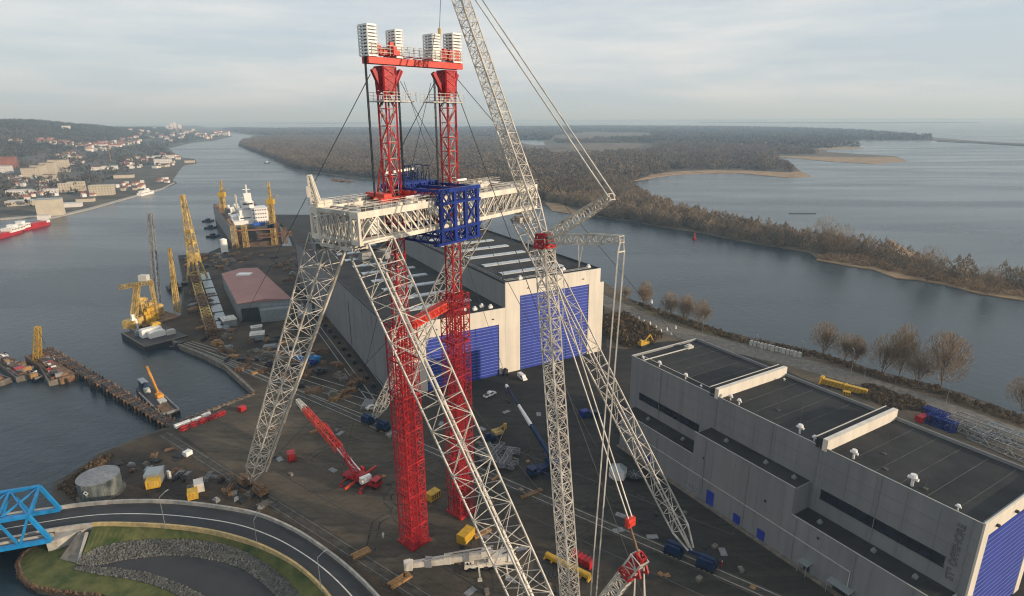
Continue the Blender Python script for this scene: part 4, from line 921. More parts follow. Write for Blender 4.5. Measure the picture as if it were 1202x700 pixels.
# ---------------------------------------------------------------- BLUE LIFTING FRAME
bf = thing('lifting_frame', 'deep blue steel box frame clamped around the white gantry girders beside the second red tower', 'lifting frame', tuple(GP(10, 0, 76)))
ka = KN + 2.2
gl_ = G.loc(on(518, 250, GP(0, ka), GP(1, ka)))[0]; gr_ = G.loc(on(560, 245, GP(0, ka), GP(1, ka)))[0]
print('BLUE', gl_, gr_)
z0, z1 = 75.6, 86.2
for kk, lab in ((ka, 'front_face'), (KF - 2.2, 'rear_face')):
    b = MB()
    n = 4; xs = [gl_, gl_ + (gr_ - gl_) * .36, gl_ + (gr_ - gl_) * .66, gr_]
    for x in xs: b.fbox(G, x - .42, x + .42, -(kk + .3), -(kk - .3), z0, z1)
    b.fbox(G, gl_ - .8, gr_ + .8, -(kk + .45), -(kk - .45), z1 - .6, z1 + .15); b.fbox(G, gl_ - .8, gr_ + .8, -(kk + .45), -(kk - .45), z1 - 3.0, z1 - 2.5)
    b.fbox(G, gl_ - 2, gr_ + .8, -(kk + .45), -(kk - .45), z0 + 2.3, z0 + 2.8); b.fbox(G, gl_ - 2, gr_ + .8, -(kk + .45), -(kk - .45), z0 - .5, z0)
    for a, c in ((0, 1), (2, 3)):
        b.bar(GP(xs[a], kk, z0 + 3), GP(xs[c], kk, z1 - 3), .35); b.bar(GP(xs[a], kk, z1 - 3), GP(xs[c], kk, z0 + 3), .35)
    st = (gr_ - gl_) / 7
    for i in range(-1, 7):
        a = gl_ + i * st
        for za, zc in ((z0, z0 + 2.4), (z1 - 2.6, z1 - .4)): b.bar(GP(a, kk, za), GP(a + st, kk, zc), .18); b.bar(GP(a, kk, zc), GP(a + st, kk, za), .18)
    b.build('side_frame', 'blue', bf)
b = MB()
for x in (gl_, (gl_ + gr_) / 2, gr_):
    for zz in (z0 - .3, z0 + 2.4, z1 - .2, z1 - 2.6): b.bar(GP(x, ka, zz), GP(x, KF - 2.2, zz), .5)
    n = 8; st = (ka - KF + 2.2) / n
    for i in range(n):
        k = KF - 2.2 + i * st
        for za, zc in ((z0, z0 + 2.4), (z1 - 2.6, z1 - .3)): b.bar(GP(x, k, za), GP(x, k + st, zc), .18); b.bar(GP(x, k, zc), GP(x, k + st, za), .18)
b.build('cross_truss', 'blue', bf)
b = MB(); b.fbox(G, gl_, gr_, 7.5, 9.5, z1 + .1, z1 + .3)
for q in (.7, 1.4, 2.1): b.bar(GP(gl_, KF - 2, z1 + q), GP(gr_, KF - 2, z1 + q), .14)
for a in np.arange(gl_, gr_, 1.2): b.bar(GP(a, KF - 2, z1), GP(a, KF - 2, z1 + 2.1), .16)
b.build('upper_platform', 'blue', bf)
# second blue frame further along the rear girder
b2 = thing('trolley_frame', 'dark blue trolley frame sitting on the rear girder behind the first red tower', 'trolley', tuple(GP(-8, KF, zt)))
ga_, gb_ = G.loc(on(463, 226, GP(0, KF), GP(1, KF)))[0], G.loc(on(506, 215, GP(0, KF), GP(1, KF)))[0]
print('TROLLEY', ga_, gb_)
b = MB()
for k in (KF - 1.7, KF + 1.2):
    b.lattice(GP(ga_, k, zt + 1.3), GP(gb_, k, zt + 1.3), 2.2, ch=.4, br=.3, seg=9, side=(0, 0, 1), h0=.9, cross=True)
for a in np.linspace(ga_, gb_, 6): b.bar(GP(a, KF - 1.7, zt + .4), GP(a, KF + 1.2, zt + .4), .4); b.bar(GP(a, KF - 1.7, zt + 2.4), GP(a, KF + 1.2, zt + 2.4), .4)
b.build('frame', 'blue', b2)
b = MB(); b.lattice(GP(ga_ + .6 * (gb_ - ga_), KF - 2.6, zt + 3.5), GP(gb_, KF - 2.6, zt + 3.5), 4.2, ch=.25, br=.18, seg=3, side=(0, 0, 1), h0=2); b.build('winch_cage', 'darkblue', b2)
b = MB(); b.bar(GP(ga_, KF - 3, zt + 4.5), GP(gb_ - 2, KF - 3, zt + 4.9), .5); b.bar(GP(ga_ + 9, 4, z1 + 1), GP(ga_ + 12, 4, z1 + 1), .4); b.build('walkway_tube', 'whitep', b2)
# small white tubes on girder by the frame
b = MB(); b.bar(GP(gr_ + .5, KN - 3, zt + .6), GP(gr_ + 5.5, KN - 3, zt + .6), .9, n=10); b.bar(GP(gl_ - 5, KN - 2.5, zt + .8), GP(gl_ - 1, KN - 2.5, zt + .8), .5, n=8)
solo('pipe_bundle', b, 'whitep', 'white pipes lying on top of the gantry girder beside the blue frame', 'pipes')
# ---------------------------------------------------------------- BIG LATTICE BOOM CRANE
bx0 = at(672, 762); J = atY(638.5, 281, 108.0); TIP = atY(519, -64, 133.5)
bd2 = Vector((TIP.x - J.x, TIP.y - J.y, 0)).normalized()          # horizontal direction boom -> jib
lc = thing('lattice_boom_crane', 'towering white crawler crane with vertical lattice boom, red joint and luffing jib in the foreground', 'crane', tuple((bx0.x, bx0.y, 0)))
B0 = Vector((bx0.x, bx0.y, 3.4)); side = bd2.cross(Vector((0, 0, 1)))
sidv = (side + bd2 * .15).normalized()
b = MB(); b.lattice(B0 + (J - B0) * .08, J, 2.65, 2.65, ch=.23, br=.11, seg=34, side=sidv, cross=False)
for s_ in (-1, 1):
    for s2 in (-1, 1): b.bar(B0 + side * s_ * 1.5, B0 + (J - B0) * .08 + side * s_ * 1.25 + bd2 * s2 * 1.3, .3)
b.lattice(B0 + (J - B0) * .08, J, 2.5, 2.5, ch=.08, br=.08, seg=24, side=sidv, cross=True)
bm = b.build('main_boom', 'white', lc)
b = MB(); b.lattice(J - (J - B0).normalized() * 1.5, J + Vector((0, 0, 1.0)), 2.7, 2.0, ch=.38, br=.28, seg=2, side=sidv, cross=True)
b.build('boom_head', 'red', bm)
b = MB(); b.lattice(J + (TIP - J) * .02, TIP, 1.4, 2.35, ch=.21, br=.1, seg=28, side=sidv, wm=(.1, .12))
b.lattice(J + (TIP - J) * .1, TIP - (TIP - J) * .1, 2.2, 2.2, ch=.07, br=.07, seg=30, side=sidv, cross=True, hor=False)
jb = b.build('luffing_jib', 'white', lc)
SA = None
dB = J - bd2 * 17.5
def stt(px, py):
    return on(px, py, J, J + bd2)
S1 = stt(718, 231); S2 = stt(730, 281)
for S_, nm in ((S1, 'jib_strut'), (S2, 'jib_strut')):
    b = MB(); b.lattice(J + (S_ - J) * .04, S_, 1.0, .8, ch=.24, br=.13, seg=12, side=side, wm=(.3, .35), h0=1.0, h1=1.7); b.build(nm, 'white', lc)
b = MB()
for s_ in (-1, 1):
    o_ = side * s_ * .75
    b.bar(S1 + o_, TIP + o_ * 1.2, .2); b.bar(S2 + o_ * .3, S2 + o_ + Vector((0, 0, -2)), .22)
    b.bar(S2 + o_ + Vector((0, 0, -2)), Vector((B0.x, B0.y, 5)) - bd2 * 4.5 + o_, .22)
b.bar(S2 + side * .75 + Vector((0, 0, -2)), S2 - side * .75 + Vector((0, 0, -2)), .22)
b.bar(J + (S2 - J) * .48, J + (S2 - J) * .48 + Vector((.2, 0, -5)), .14); b.bar(J + (S2 - J) * .55, J + (S2 - J) * .48 + Vector((.2, 0, -5)), .14)
b.bar(J + (S2 - J) * .3, J + Vector((0, 0, -4)), .2)
b.build('pendant_bars', 'white', lc)
MT = stt(751, 655); print('MAST', MT, 'S', S1, S2, 'J', J, 'B0', B0)
b = MB(); MB0 = B0 - bd2 * 1.0
b.lattice(MB0, MT, 2.4, 2.2, ch=.32, br=.17, seg=16, side=side, wm=(.1, .05)); ms = b.build('rear_mast', 'white', lc)
b = MB(); Md = (MT - MB0).normalized(); b.lattice(MT - Md * 4.6, MT + Md * .6, 2.4, 1.4, ch=.34, br=.24, seg=4, side=side, cross=True)
for s_ in (-1, 1): b.bar(MT + side * s_, MT + side * s_ - bd2 * 1.2 + Vector((0, 0, -3)), .35); b.bar(MT - Md * 4 + side * s_, MT + side * s_ - bd2 * 1.2 + Vector((0, 0, -3)), .3)
b.build('mast_head', 'red', ms)
HK = stt(740, 609); b = MB()
for s_ in (-1, 1): b.bar(J + Vector((0, 0, -3)) + side * s_ * .9, HK + side * s_ * .45, .18)
b.build('luffing_ropes', 'white', lc)
b = MB(); b.fbox(Frame(HK, math.atan2(side.y, side.x)), -.9, .9, -.45, .45, HK.z - 1.5, HK.z + .2); b.fbox(Frame(HK, math.atan2(side.y, side.x)), -.7, .7, -.6, .6, HK.z - 1.1, HK.z - .5)
b.build('sheave_block', 'orangered', lc)
b = MB(); b.bar(HK + Vector((0, 0, -1.5)), MT, .3); b.build('reeving', 'rust', lc)
b = MB(); cwt = Vector((MT.x, MT.y, 0)) - bd2 * 1.5
for s_ in (-1, 1):
    for q in (-.4, .4): b.bar(MT + side * s_, Vector((cwt.x, cwt.y, 2)) + side * (s_ * 2.2 + q), .14)
b.build('mast_pendants', 'cream', lc)
# crawler base below the picture edge
cf = Frame(B0 - bd2 * 3, math.atan2(bd2.y, bd2.x))
for s_ in (-1, 1):
    b = MB(); b.fbox(cf, -6, 6, s_ * 4.2 - .9, s_ * 4.2 + .9, 0.15, 1.6)
    for e in (-6, 6): b.bar(cf.P(e, s_ * 4.2 - .9, .9), cf.P(e, s_ * 4.2 + .9, .9), 1.5, n=12)
    b.build('crawler_track', 'dark', lc)
b = MB(); b.fbox(cf, -7, 3.5, -2.2, 2.2, 1.7, 3.4); b.fbox(cf, -9, -6, -3, 3, 1.9, 4.5); b.build('superstructure', 'whitep', lc)
b = MB(); b.fbox(Frame(cwt, cf.ang), -2.5, 2.5, -4, 4, 0.1, 2.1); b.build('counterweight_tray', 'rust', lc)
b = MB(); b.fbox(cf, 1.5, 4, 2.3, 4.1, 2, 4.4); b.build('cab', 'glass', lc)
b = MB(); hk = atY(516, 40, 133.6); hx = Vector((TIP.x, TIP.y, 0)); hx = Vector((hk.x, hk.y, 0))
b.bar(TIP, hk + Vector((0, 0, .5)), .1); b.build('hoist_rope', 'cable', lc)
b = MB(); b.bar(hk + Vector((0, 0, 1)), hk + Vector((0, 0, -1)), .9, .7, n=8); b.bar(hk + Vector((0, 0, -1)), hk + Vector((0, 0, -1.8)), .3); b.build('hook_block', 'ochre', lc)
b = MB()
for x in (-1, 1): b.bar(hk + Vector((0, 0, -1.8)), hk + Vector((x * .9, 0, -5.5)), .08)
b.build('hook_slings', 'whitep', lc)
# ---------------------------------------------------------------- YARD OBJECTS
def unit(a, b):
    d = Vector((b.x - a.x, b.y - a.y, 0)); return d.normalized()
def fr_px(ax, ay, bx, by):
    A, B_ = at(ax, ay), at(bx, by); d = unit(A, B_); return Frame(A, math.atan2(d.y, d.x)), (B_ - A).length
def wheels(mb, fr, xs, hw, r, w):
    for x in xs:
        for s_ in (-1, 1): mb.bar(fr.P(x, s_ * hw - w / 2, r), fr.P(x, s_ * hw + w / 2, r), 2 * r, n=14)
    return mb
def car(name, label, cat, px, py, ang, paint, style='car', group=None):
    c = at(px, py); t = thing(name, label, cat, tuple(c), group); fr = Frame(c, ang)
    L = {'car': 4.5, 'van': 5.4, 'pickup': 5.4}[style]; Wd = 1.85
    prof = {'car': [(-2.2, .35), (-2.25, .8), (-2.1, 1.0), (-1.6, 1.05), (-1.0, 1.5), (.6, 1.5), (1.3, 1.02), (2.1, .88), (2.25, .6), (2.2, .35)],
            'van': [(-2.7, .35), (-2.7, 1.9), (-2.5, 2.1), (1.2, 2.1), (2.0, 1.25), (2.6, 1.0), (2.7, .6), (2.65, .35)],
            'pickup': [(-2.7, .4), (-2.7, 1.05), (-.7, 1.05), (-.6, 1.75), (.9, 1.75), (1.5, 1.15), (2.6, 1.0), (2.7, .6), (2.65, .4)]}[style]
    b = MB(); n = len(prof); k = 0
    for s_ in (-1, 1):
        for x, z in prof: b.v.append(tuple(fr.P(x, s_ * (Wd / 2 - (.12 if z > 1.2 else 0)), z)))
    b.f.append(tuple(range(n))[::1]); b.f.append(tuple(range(2 * n - 1, n - 1, -1)))
    for i in range(n): j = (i + 1) % n; b.f.append((i, n + i, n + j, j))
    b.build('body', paint, t)
    b = MB(); hz_ = 1.13; top = 1.42 if style == 'car' else 1.66
    x0, x1 = {'car': (-1.2, .85), 'van': (0.1, 1.35), 'pickup': (-.45, 1.05)}[style]
    for s_ in (-1, 1): b.fbox(fr, x0, x1, *sorted((s_ * (Wd / 2 - .13), s_ * (Wd / 2 + .012))), hz_, top)
    b.fbox(fr, x1 - .05, x1 + .3, -.72, .72, hz_, top - .1)
    b.build('window', 'glass', t)
    b = MB(); wheels(b, fr, (-L * .31, L * .31), Wd / 2 - .06, .34, .22); b.build('wheels', 'tyre', t)
    if style == 'pickup':
        b = MB(); b.fbox(fr, -2.5, -.8, -.75, .75, 1.056, 1.08); b.build('cargo_bed', 'dark', t)
    return t
def az_px(ax, ay, bx, by):
    A, B_ = at(ax, ay), at(bx, by); return math.atan2(B_.y - A.y, B_.x - A.x)
car('pickup_truck', 'white pickup parked on the dark yard left of the blue telescopic crane tip', 'pickup', 575, 465, az_px(568, 467, 583, 460), 'whitep', 'pickup')
car('parked_van', 'white van parked just in front of the tall blue hall door', 'van', 613, 445, az_px(608, 440, 618, 448), 'whitep', 'van')
car('parked_car', 'pale car parked beside the thin rear leg of the gantry crane', 'car', 437, 480, az_px(430, 481, 444, 477), 'cap', 'car')
car('box_truck', 'small dark blue truck parked in shade near the tall hall', 'truck', 697, 489, az_px(685, 487, 708, 486), 'darkblue', 'van')
def mobile_crane(label, A, B_, paint, boom_pts, boom_parts, group=None, outr=True, nax=5, cwpaint='whitep'):
    """A rear, B_ front ground px"""
    fr, L = fr_px(*A, *B_); t = thing('mobile_crane', label, 'mobile crane', tuple(fr.o), group)
    b = MB(); b.fbox(fr, 0, L, -1.3, 1.3, .9, 1.6); b.fbox(fr, L * .2, L * .75, -1.25, 1.25, 1.6, 1.95); b.build('carrier', paint, t)
    b = MB(); b.fbox(fr, L - 2.2, L - .1, -1.3, 1.3, 1.6, 3.0); cb = b.build('driver_cab', paint, t)
    b = MB(); b.fbox(fr, L - .12, L - .05, -1.15, 1.15, 2.1, 2.8); b.fbox(fr, L - 1.6, L - .5, -1.32, 1.32, 2.1, 2.75); b.build('window', 'glass', cb)
    b = MB(); wheels(b, fr, [1.2 + i * (L - 2.4) / (nax - 1) for i in range(nax)], 1.15, .62, .4); b.build('wheels', 'tyre', t)
    if outr:
        for x in (L * .18, L * .72):
            for s_ in (-1, 1):
                b = MB(); b.bar(fr.P(x, s_ * 1.2, 1.2), fr.P(x, s_ * 4.0, 1.1), .35); b.bar(fr.P(x, s_ * 4.0, 1.2), fr.P(x, s_ * 4.0, .2), .25); b.fbox(fr, x - .5, x + .5, *sorted((s_ * 3.5, s_ * 4.5)), .02, .2)
                b.build('outrigger', paint, t)
    piv = fr.P(L * .42, 0, 2.6)
    bp0 = boom_pts[0] if isinstance(boom_pts[0], Vector) else piv
    pts_ = [piv] + boom_pts
    d = (pts_[-1] - pts_[0]); dh = Vector((d.x, d.y, 0)).normalized(); cw = Frame(piv, math.atan2(dh.y, dh.x))
    b = MB(); b.fbox(cw, -3.2, 1.4, -1.35, 1.35, 2.0, 3.2); b.fbox(cw, 0.2, 1.9, -2.2, -1.36, 2.1, 3.7); ss = b.build('superstructure', paint, t)
    b = MB(); b.fbox(cw, -4.4, -3.2, -1.6, 1.6, 1.9, 3.7); b.build('counterweight', cwpaint, ss)
    for (t0, t1, wa, wb2, m, kind) in boom_parts:
        a = pts_[0].lerp(pts_[-1], t0) + Vector((0, 0, 1.0 * (1 - t0))); c = pts_[0].lerp(pts_[-1], t1) + Vector((0, 0, 1.0 * (1 - t1)))
        b = MB()
        if kind == 'box': b.bar(a, c, wa, wa * 1.15, w2=wb2)
        elif kind == 'twin':
            sd_ = (c - a).cross(Vector((0, 0, 1))).normalized(); b.bar(a + sd_ * wa, c + sd_ * wa, .32); b.bar(a - sd_ * wa, c - sd_ * wa, .32)
            for q in range(6): m_p = a.lerp(c, (q + .5) / 6); b.bar(m_p - sd_ * wa, m_p + sd_ * wa, .14)
        else: b.lattice(a, c, wa, wb2, ch=.26, br=.13, seg=max(3, int((c - a).length / 1.9)))
        b.build('boom_section', m, t)
    tip = pts_[-1]; b = MB(); b.bar(tip, tip + Vector((0, 0, -2.2)), .1); b.bar(tip + Vector((0, 0, -2.2)), tip + Vector((0, 0, -3.0)), .45); b.build('hook', 'dark', t)
    b = MB(); b.bar(pts_[0] + Vector((0, 0, -.3)) + dh * 1.2, pts_[0].lerp(pts_[-1], .28), .3); b.build('lift_cylinder', 'steel', t)
    return t
def aim(px, py, z): return at(px, py, z)
rc = mobile_crane('red mobile crane on the open yard with a long red lattice boom reaching up left', (405, 560), (446, 574), 'red', [aim(349, 470, 12)],
    [(0, .3, .5, .5, 'whitep', 'twin'), (.28, .86, 2.0, 1.5, 'orangered', 'lat'), (.86, 1.0, 1.5, .9, 'cap', 'lat')], nax=4)
b = MB(); p_ = at(418, 556, 3.5); q_ = aim(381, 497, 8.5); b.lattice(p_, q_, 1.2, .5, ch=.3, br=.18, seg=9); b.build('derrick_mast', 'red', rc)
b = MB()
fr, L = fr_px(405, 578, 442, 553); b.bar(fr.P(0, 0, 1.0), fr.P(L, 0, 1.6), .45, .6); b.build('outrigger_beam', 'orangered', rc)
wm_ = mobile_crane('white telescopic mobile crane with outriggers out at the bottom beside the timber mats', (604, 662), (545, 668), 'cream', [aim(474, 664, 4.0)],
    [(0, .5, 1.3, 1.2, 'white', 'box'), (.45, .98, 1.5, 1.0, 'white', 'box'), (.93, 1.0, 1.7, 1.5, 'cream', 'box')], nax=6)
fr, L = fr_px(604, 662, 545, 668); rs_ = random.Random(3)
for q in range(26):
    b = MB(); a = fr.P(rs_.uniform(0, L * .95), rs_.uniform(-1.5, 1.5), rs_.uniform(1.8, 4.2)); c_ = a + Vector((rs_.uniform(-2.4, 2.4), rs_.uniform(-1, 1), rs_.uniform(-.6, 1.1)))
    b.bar(a, c_, rs_.uniform(.08, .28)); b.build('hydraulic_arm', rs_.choice(['cream', 'steel', 'whitep', 'dark']), wm_)
p0_ = fr.P(L * .42, 0, 4.1); p1_ = at(474, 664, 4.0)
for k in range(5):
    b = MB(); q_ = p0_.lerp(p1_, .1 + k * .21); b.box(q_.x - .75, q_.x + .75, q_.y - .85, q_.y + .85, q_.z - .95, q_.z + .8); b.build('boom_collar', 'steel' if k % 2 else 'cream', wm_)
b = MB(); b.bar(p0_ + Vector((0, -.6, 1.0)), p0_.lerp(p1_, .8) + Vector((0, -.5, .9)), .18); b.bar(p0_ + Vector((0, .4, 1.2)), p0_.lerp(p1_, .55) + Vector((0, .4, 1.0)), .25); b.build('hoist_line', 'steel', wm_)
mobile_crane('dark blue telescopic mobile crane with its white-tipped boom raised toward the hall', (664, 541), (621, 561), 'darkblue', [aim(594, 452, 16)],
    [(0, .42, 1.1, 1.0, 'darkblue', 'box'), (.42, .52, .85, .85, 'whitep', 'box'), (.52, .6, .8, .8, 'whitep', 'box'), (.6, .7, .7, .7, 'whitep', 'box'), (.7, .96, .6, .5, 'darkblue', 'box'), (.96, 1.0, .8, .7, 'whitep', 'box')], nax=5, cwpaint='darkblue')
# long lifting beams near the crane base
fr, L = fr_px(641, 655, 692, 681); b = MB(); b.fbox(fr, 0, L, -.55, .55, .5, 1.5); b.bar(fr.P(0, 0, 1.0), fr.P(L, 0, 1.0), 1.3, n=8)
for q in range(7): b.fbox(fr, q * L / 6 - .2, q * L / 6 + .2, -1.0, 1.0, 0.02, .5)
solo('spreader_beam', b, 'yellow', 'long yellow spreader beam lying on the yard behind the big vertical boom', 'lifting beam')
fr, L = fr_px(672, 655, 694, 667); b = MB(); b.fbox(fr, 0, L, -.8, .8, .3, 1.9)
for q in range(6): b.fbox(fr, q * L / 5 - .15, q * L / 5 + .15, -1.0, 1.0, .02, 2.05)
solo('load_frame', b, 'red', 'short dark red steel frame lying beside the yellow spreader beam', 'frame')
fr, L = fr_px(630, 670, 696, 672); b = MB(); 
for q in range(9): b.fbox(fr, q * 1.0, q * 1.0 + .5, -3 + q * .3, 4 - q * .2, .02, .18)
solo('timber_mat', b, 'dark', 'dark crane mat of loose beams under the foot of the vertical boom', 'mat')
def mats(label, a, c, n=3, m='timber', g='timber mats on the yard'):
    fr, L = fr_px(*a, *c); b = MB()
    for q in range(n): b.fbox(fr, 0.3 * (q % 2), L, q * .75 - n * .37, q * .75 - n * .37 + .6, .02, .62)
    solo('timber_mat', b, m, label, 'timber', g)
mats('orange-brown timber mats across the near rail beside the bridge road', (413, 656), (434, 646), 3)
mats('long orange-brown timber mats across the rail below the white mobile crane', (457, 690), (481, 675), 3)
mats('timber mats lying across the far rail in the shade', (611, 586), (636, 576), 2, 'rust')
mats('single timber mat at the right edge of the lattice pile', (577, 566), (587, 558), 1)
mats('ochre timber beam lying in the shadow of the red crane boom', (364, 509), (374, 506), 1)
mats('timber beams beside the yellow container', (556, 632), (575, 622), 2)
def skid(name, label, cat, a, c, hw, h, m, parts=()):
    fr, L = fr_px(*a, *c); t = thing(name, label, cat, tuple(fr.P(L / 2, 0)))
    b = MB(); b.fbox(fr, 0, L, -hw, hw, .25, h)
    for q in (0, L - .12): b.fbox(fr, q - .03, q + .15, -hw - .05, hw + .05, .2, h + .05)
    b.build('body', m, t)
    b = MB(); b.fbox(fr, .1, L - .1, -hw + .2, -hw + .45, .02, .25); b.fbox(fr, .1, L - .1, hw - .45, hw - .2, .02, .25); b.build('skid_rail', 'dark', t)
    b = MB()
    for q in np.arange(.5, L - .3, .8): b.fbox(fr, q, q + .3, -hw - .03, hw + .03, h * .3, h * .9)
    b.build('side_panel', parts[0] if parts else 'dark', t); return t
skid('power_unit', 'bright yellow box container between the two red towers and the big boom', 'container', (541, 640), (553, 628), 1.2, 2.6, 'yellow', ('yellow',))
skid('power_unit', 'yellow box unit standing in shade right of the first red tower', 'container', (503, 589), (514, 582), 1.2, 2.3, 'yellow', ('dark',))
skid('site_container', 'small red box container alone on the yard left of the red crane', 'container', (338, 541), (347, 539), 1.5, 2.7, 'red', ('orangered',))
skid('skip', 'red skip by the quay edge', 'skip', (281, 484), (287, 481), 1.0, 1.8, 'red', ('red',))
skid('site_container', 'grey-blue container beside the round tank', 'container', (173, 566), (193, 563), 2.2, 3.4, 'galv', ('steel',))
skid('skip', 'yellow skip in front of the grey-blue container', 'skip', (173, 573), (189, 570), 1.3, 2.6, 'yellow', ('ochre',))
skid('skip', 'yellow skip with a white load on the brown earth right of the tank', 'skip', (221, 586), (233, 583), 1.4, 2.4, 'yellow', ('ochre',))
skid('site_container', 'cream container next to the yellow skip on the brown earth', 'container', (229, 577), (240, 574), 1.6, 2.9, 'cap', ('cap',))
skid('site_box', 'small white box on the earth near the shore rails', 'box', (217, 537), (224, 533), .9, 1.6, 'whitep', ('whitep',))
skid('site_box', 'small white bin beside the grey-blue container', 'box', (198.5, 563), (200.5, 562), .6, 2.6, 'whitep', ('whitep',))
skid('cabin', 'long blue-grey cabin in the hall shadow behind the pendants', 'cabin', (682, 490), (690, 488), 1.2, 2.4, 'blue', ('darkblue',))
# heap of lattice sections
lp = thing('lattice_pile', 'grey dismantled lattice crane sections lying in a heap on the dark yard', 'steel sections', tuple(at(590, 535)))
for i, (a, c) in enumerate((((563, 524), (610, 530)), ((560, 530), (608, 543)), ((565, 537), (603, 548)), ((572, 522), (585, 545)), ((590, 522), (572, 541)), ((600, 528), (588, 547)))):
    A, B_ = at(*a, 1.0 + .3 * i), at(*c, 1.0 + .3 * i); b = MB(); b.lattice(A, B_, 1.6, 1.3, ch=.2, br=.12, seg=6); b.build('lattice_section', 'steel', lp)
# machine at the pile
t = thing('work_platform_vehicle', 'dark and yellow working machine standing at the end of the lattice heap', 'machine', tuple(at(582, 520)))
fr, L = fr_px(568, 520, 588, 514); b = MB(); b.fbox(fr, 0, L, -1.2, 1.2, .8, 2.2); b.fbox(fr, .4, 2, -1.2, 0, 2.2, 3.4); b.build('body', 'darkblue', t)
b = MB(); b.fbox(fr, L * .55, L, -1.4, 1.4, 2.2, 3.2); b.bar(fr.P(L * .7, 0, 3), fr.P(L * 1.2, -1, 5.2), .4); b.build('arm', 'ochre', t)
b = MB(); wheels(b, fr, (1, 3, L - 1), 1.15, .6, .4); b.build('wheels', 'tyre', t)
t = thing('man_basket', 'small yellow man basket hanging on a thin boom over the shaded yard', 'lift basket', tuple(at(588, 520)))
p = at(593, 500, 3.2); b = MB(); b.fbox(F0(p.x, p.y), -.5, .5, -.5, .5, p.z - .8, p.z + .8); b.build('basket', 'yellow', t)
b = MB(); b.bar(at(586, 519, 1.2), p + Vector((0, 0, -.7)), .16); b.build('thin_boom', 'ochre', t)
t = thing('white_silo_cabin', 'white six-sided cabin standing in shade by the grey factory wall', 'cabin', tuple(at(724, 560)))
c = at(725, 560); b = MB(); b.cyl(c, 2.6, .2, 3.0, 6); b.build('wall', 'whitep', t); b = MB(); b.cyl(c, 2.75, 3.0, 4.0, 6, .6); b.build('roof', 'galv', t)
t = thing('cable_reel', 'dark round cable reel lying beside the white six-sided cabin', 'cable reel', tuple(at(745, 562)))
c = at(745, 562); b = MB(); b.cyl(c, 2.4, .02, .3, 20); b.cyl(c, 1.1, .3, 1.2, 16); b.cyl(c, 2.4, 1.2, 1.45, 20); b.build('drum', 'dark', t)
b = MB()
for i in range(8): a = i * PI / 4; b.bar((c.x, c.y, 1.5), (c.x + 2.3 * math.cos(a), c.y + 2.3 * math.sin(a), 1.5), .12)
b.build('spokes', 'steel', t)
# tank
c = at(119.5, 578); t = thing('storage_tank', 'squat round grey-green storage tank by the shore behind the bridge road', 'tank', tuple(c))
b = MB(); b.cyl(c, 5.1, 0, 5.3, 48); b.build('shell', mat('tank_shell', (0.2, 0.22, 0.2), .5, .25, .6), t, smooth=False)
b = MB(); b.cyl(c, 5.2, 5.3, 5.45, 48); b.cyl(c, 5.0, 5.45, 5.9, 48, .4); b.build('roof', 'steel', t)
b = MB(); b.cyl(c, 5.8, 0.01, .35, 48); b.build('ring_beam', 'oldconc', t)
b = MB()
for i in range(24):
    a = i * PI / 12; b.bar((c.x + 5.14 * math.cos(a), c.y + 5.14 * math.sin(a), .3), (c.x + 5.14 * math.cos(a), c.y + 5.14 * math.sin(a), 5.3), .12)
b.build('shell_stiffener', 'steel', t)
# road sign panel by tank
t = thing('warning_sign', 'white diamond sign on a short post beside the tank', 'sign', tuple(at(104, 592)))
c = at(104, 592); b = MB(); b.bar(c, c + Vector((0, 0, 2.8)), .12); b.build('post', 'steel', t)
b = MB(); b.v = [(c.x - .8, c.y - .08, 3.4), (c.x, c.y - .08, 2.6), (c.x + .8, c.y - .08, 3.4), (c.x, c.y - .08, 4.2)]; b.f = [(0, 1, 2, 3)]; b.build('sign_plate', 'whitep', t)
b = MB(); b.v = [(c.x - .35, c.y - .1, 3.4), (c.x, c.y - .1, 3.05), (c.x + .35, c.y - .1, 3.4), (c.x, c.y - .1, 3.75)]; b.f = [(0, 1, 2, 3)]; b.build('sign_mark', 'dark', t)
# white beam and red frames by the quay
fr, L = fr_px(205, 504, 247, 488); t = thing('stored_boom_section', 'long white steel beam with dark red frames stored along the quay edge', 'steel section', tuple(fr.o))
b = MB(); b.fbox(fr, 0, L * .42, -1, .2, .5, 1.6); b.fbox(fr, L * .45, L * .72, -1, 0, .5, 1.4); b.fbox(fr, L * .76, L, -.9, .3, .5, 1.6); b.build('beam', 'whitep', t)
for q in range(5): b = MB(); b.lattice(fr.P(q * 3.2 + .5, -3.2, .8), fr.P(q * 3.2 + 3, -3.0, .8), 1.1, ch=.25, br=.15, seg=2); b.build('frame', 'red', t)
# quay railing bits
fr, L = fr_px(212, 497, 300, 463); b = MB()
for q in np.arange(0, L, 1.9): b.fbox(fr, q, q + 1.0, .3, 1.3, 0.02, .7)
solo('fender_row', b, 'rust', 'row of worn timber fender blocks along the quay edge', 'fenders')
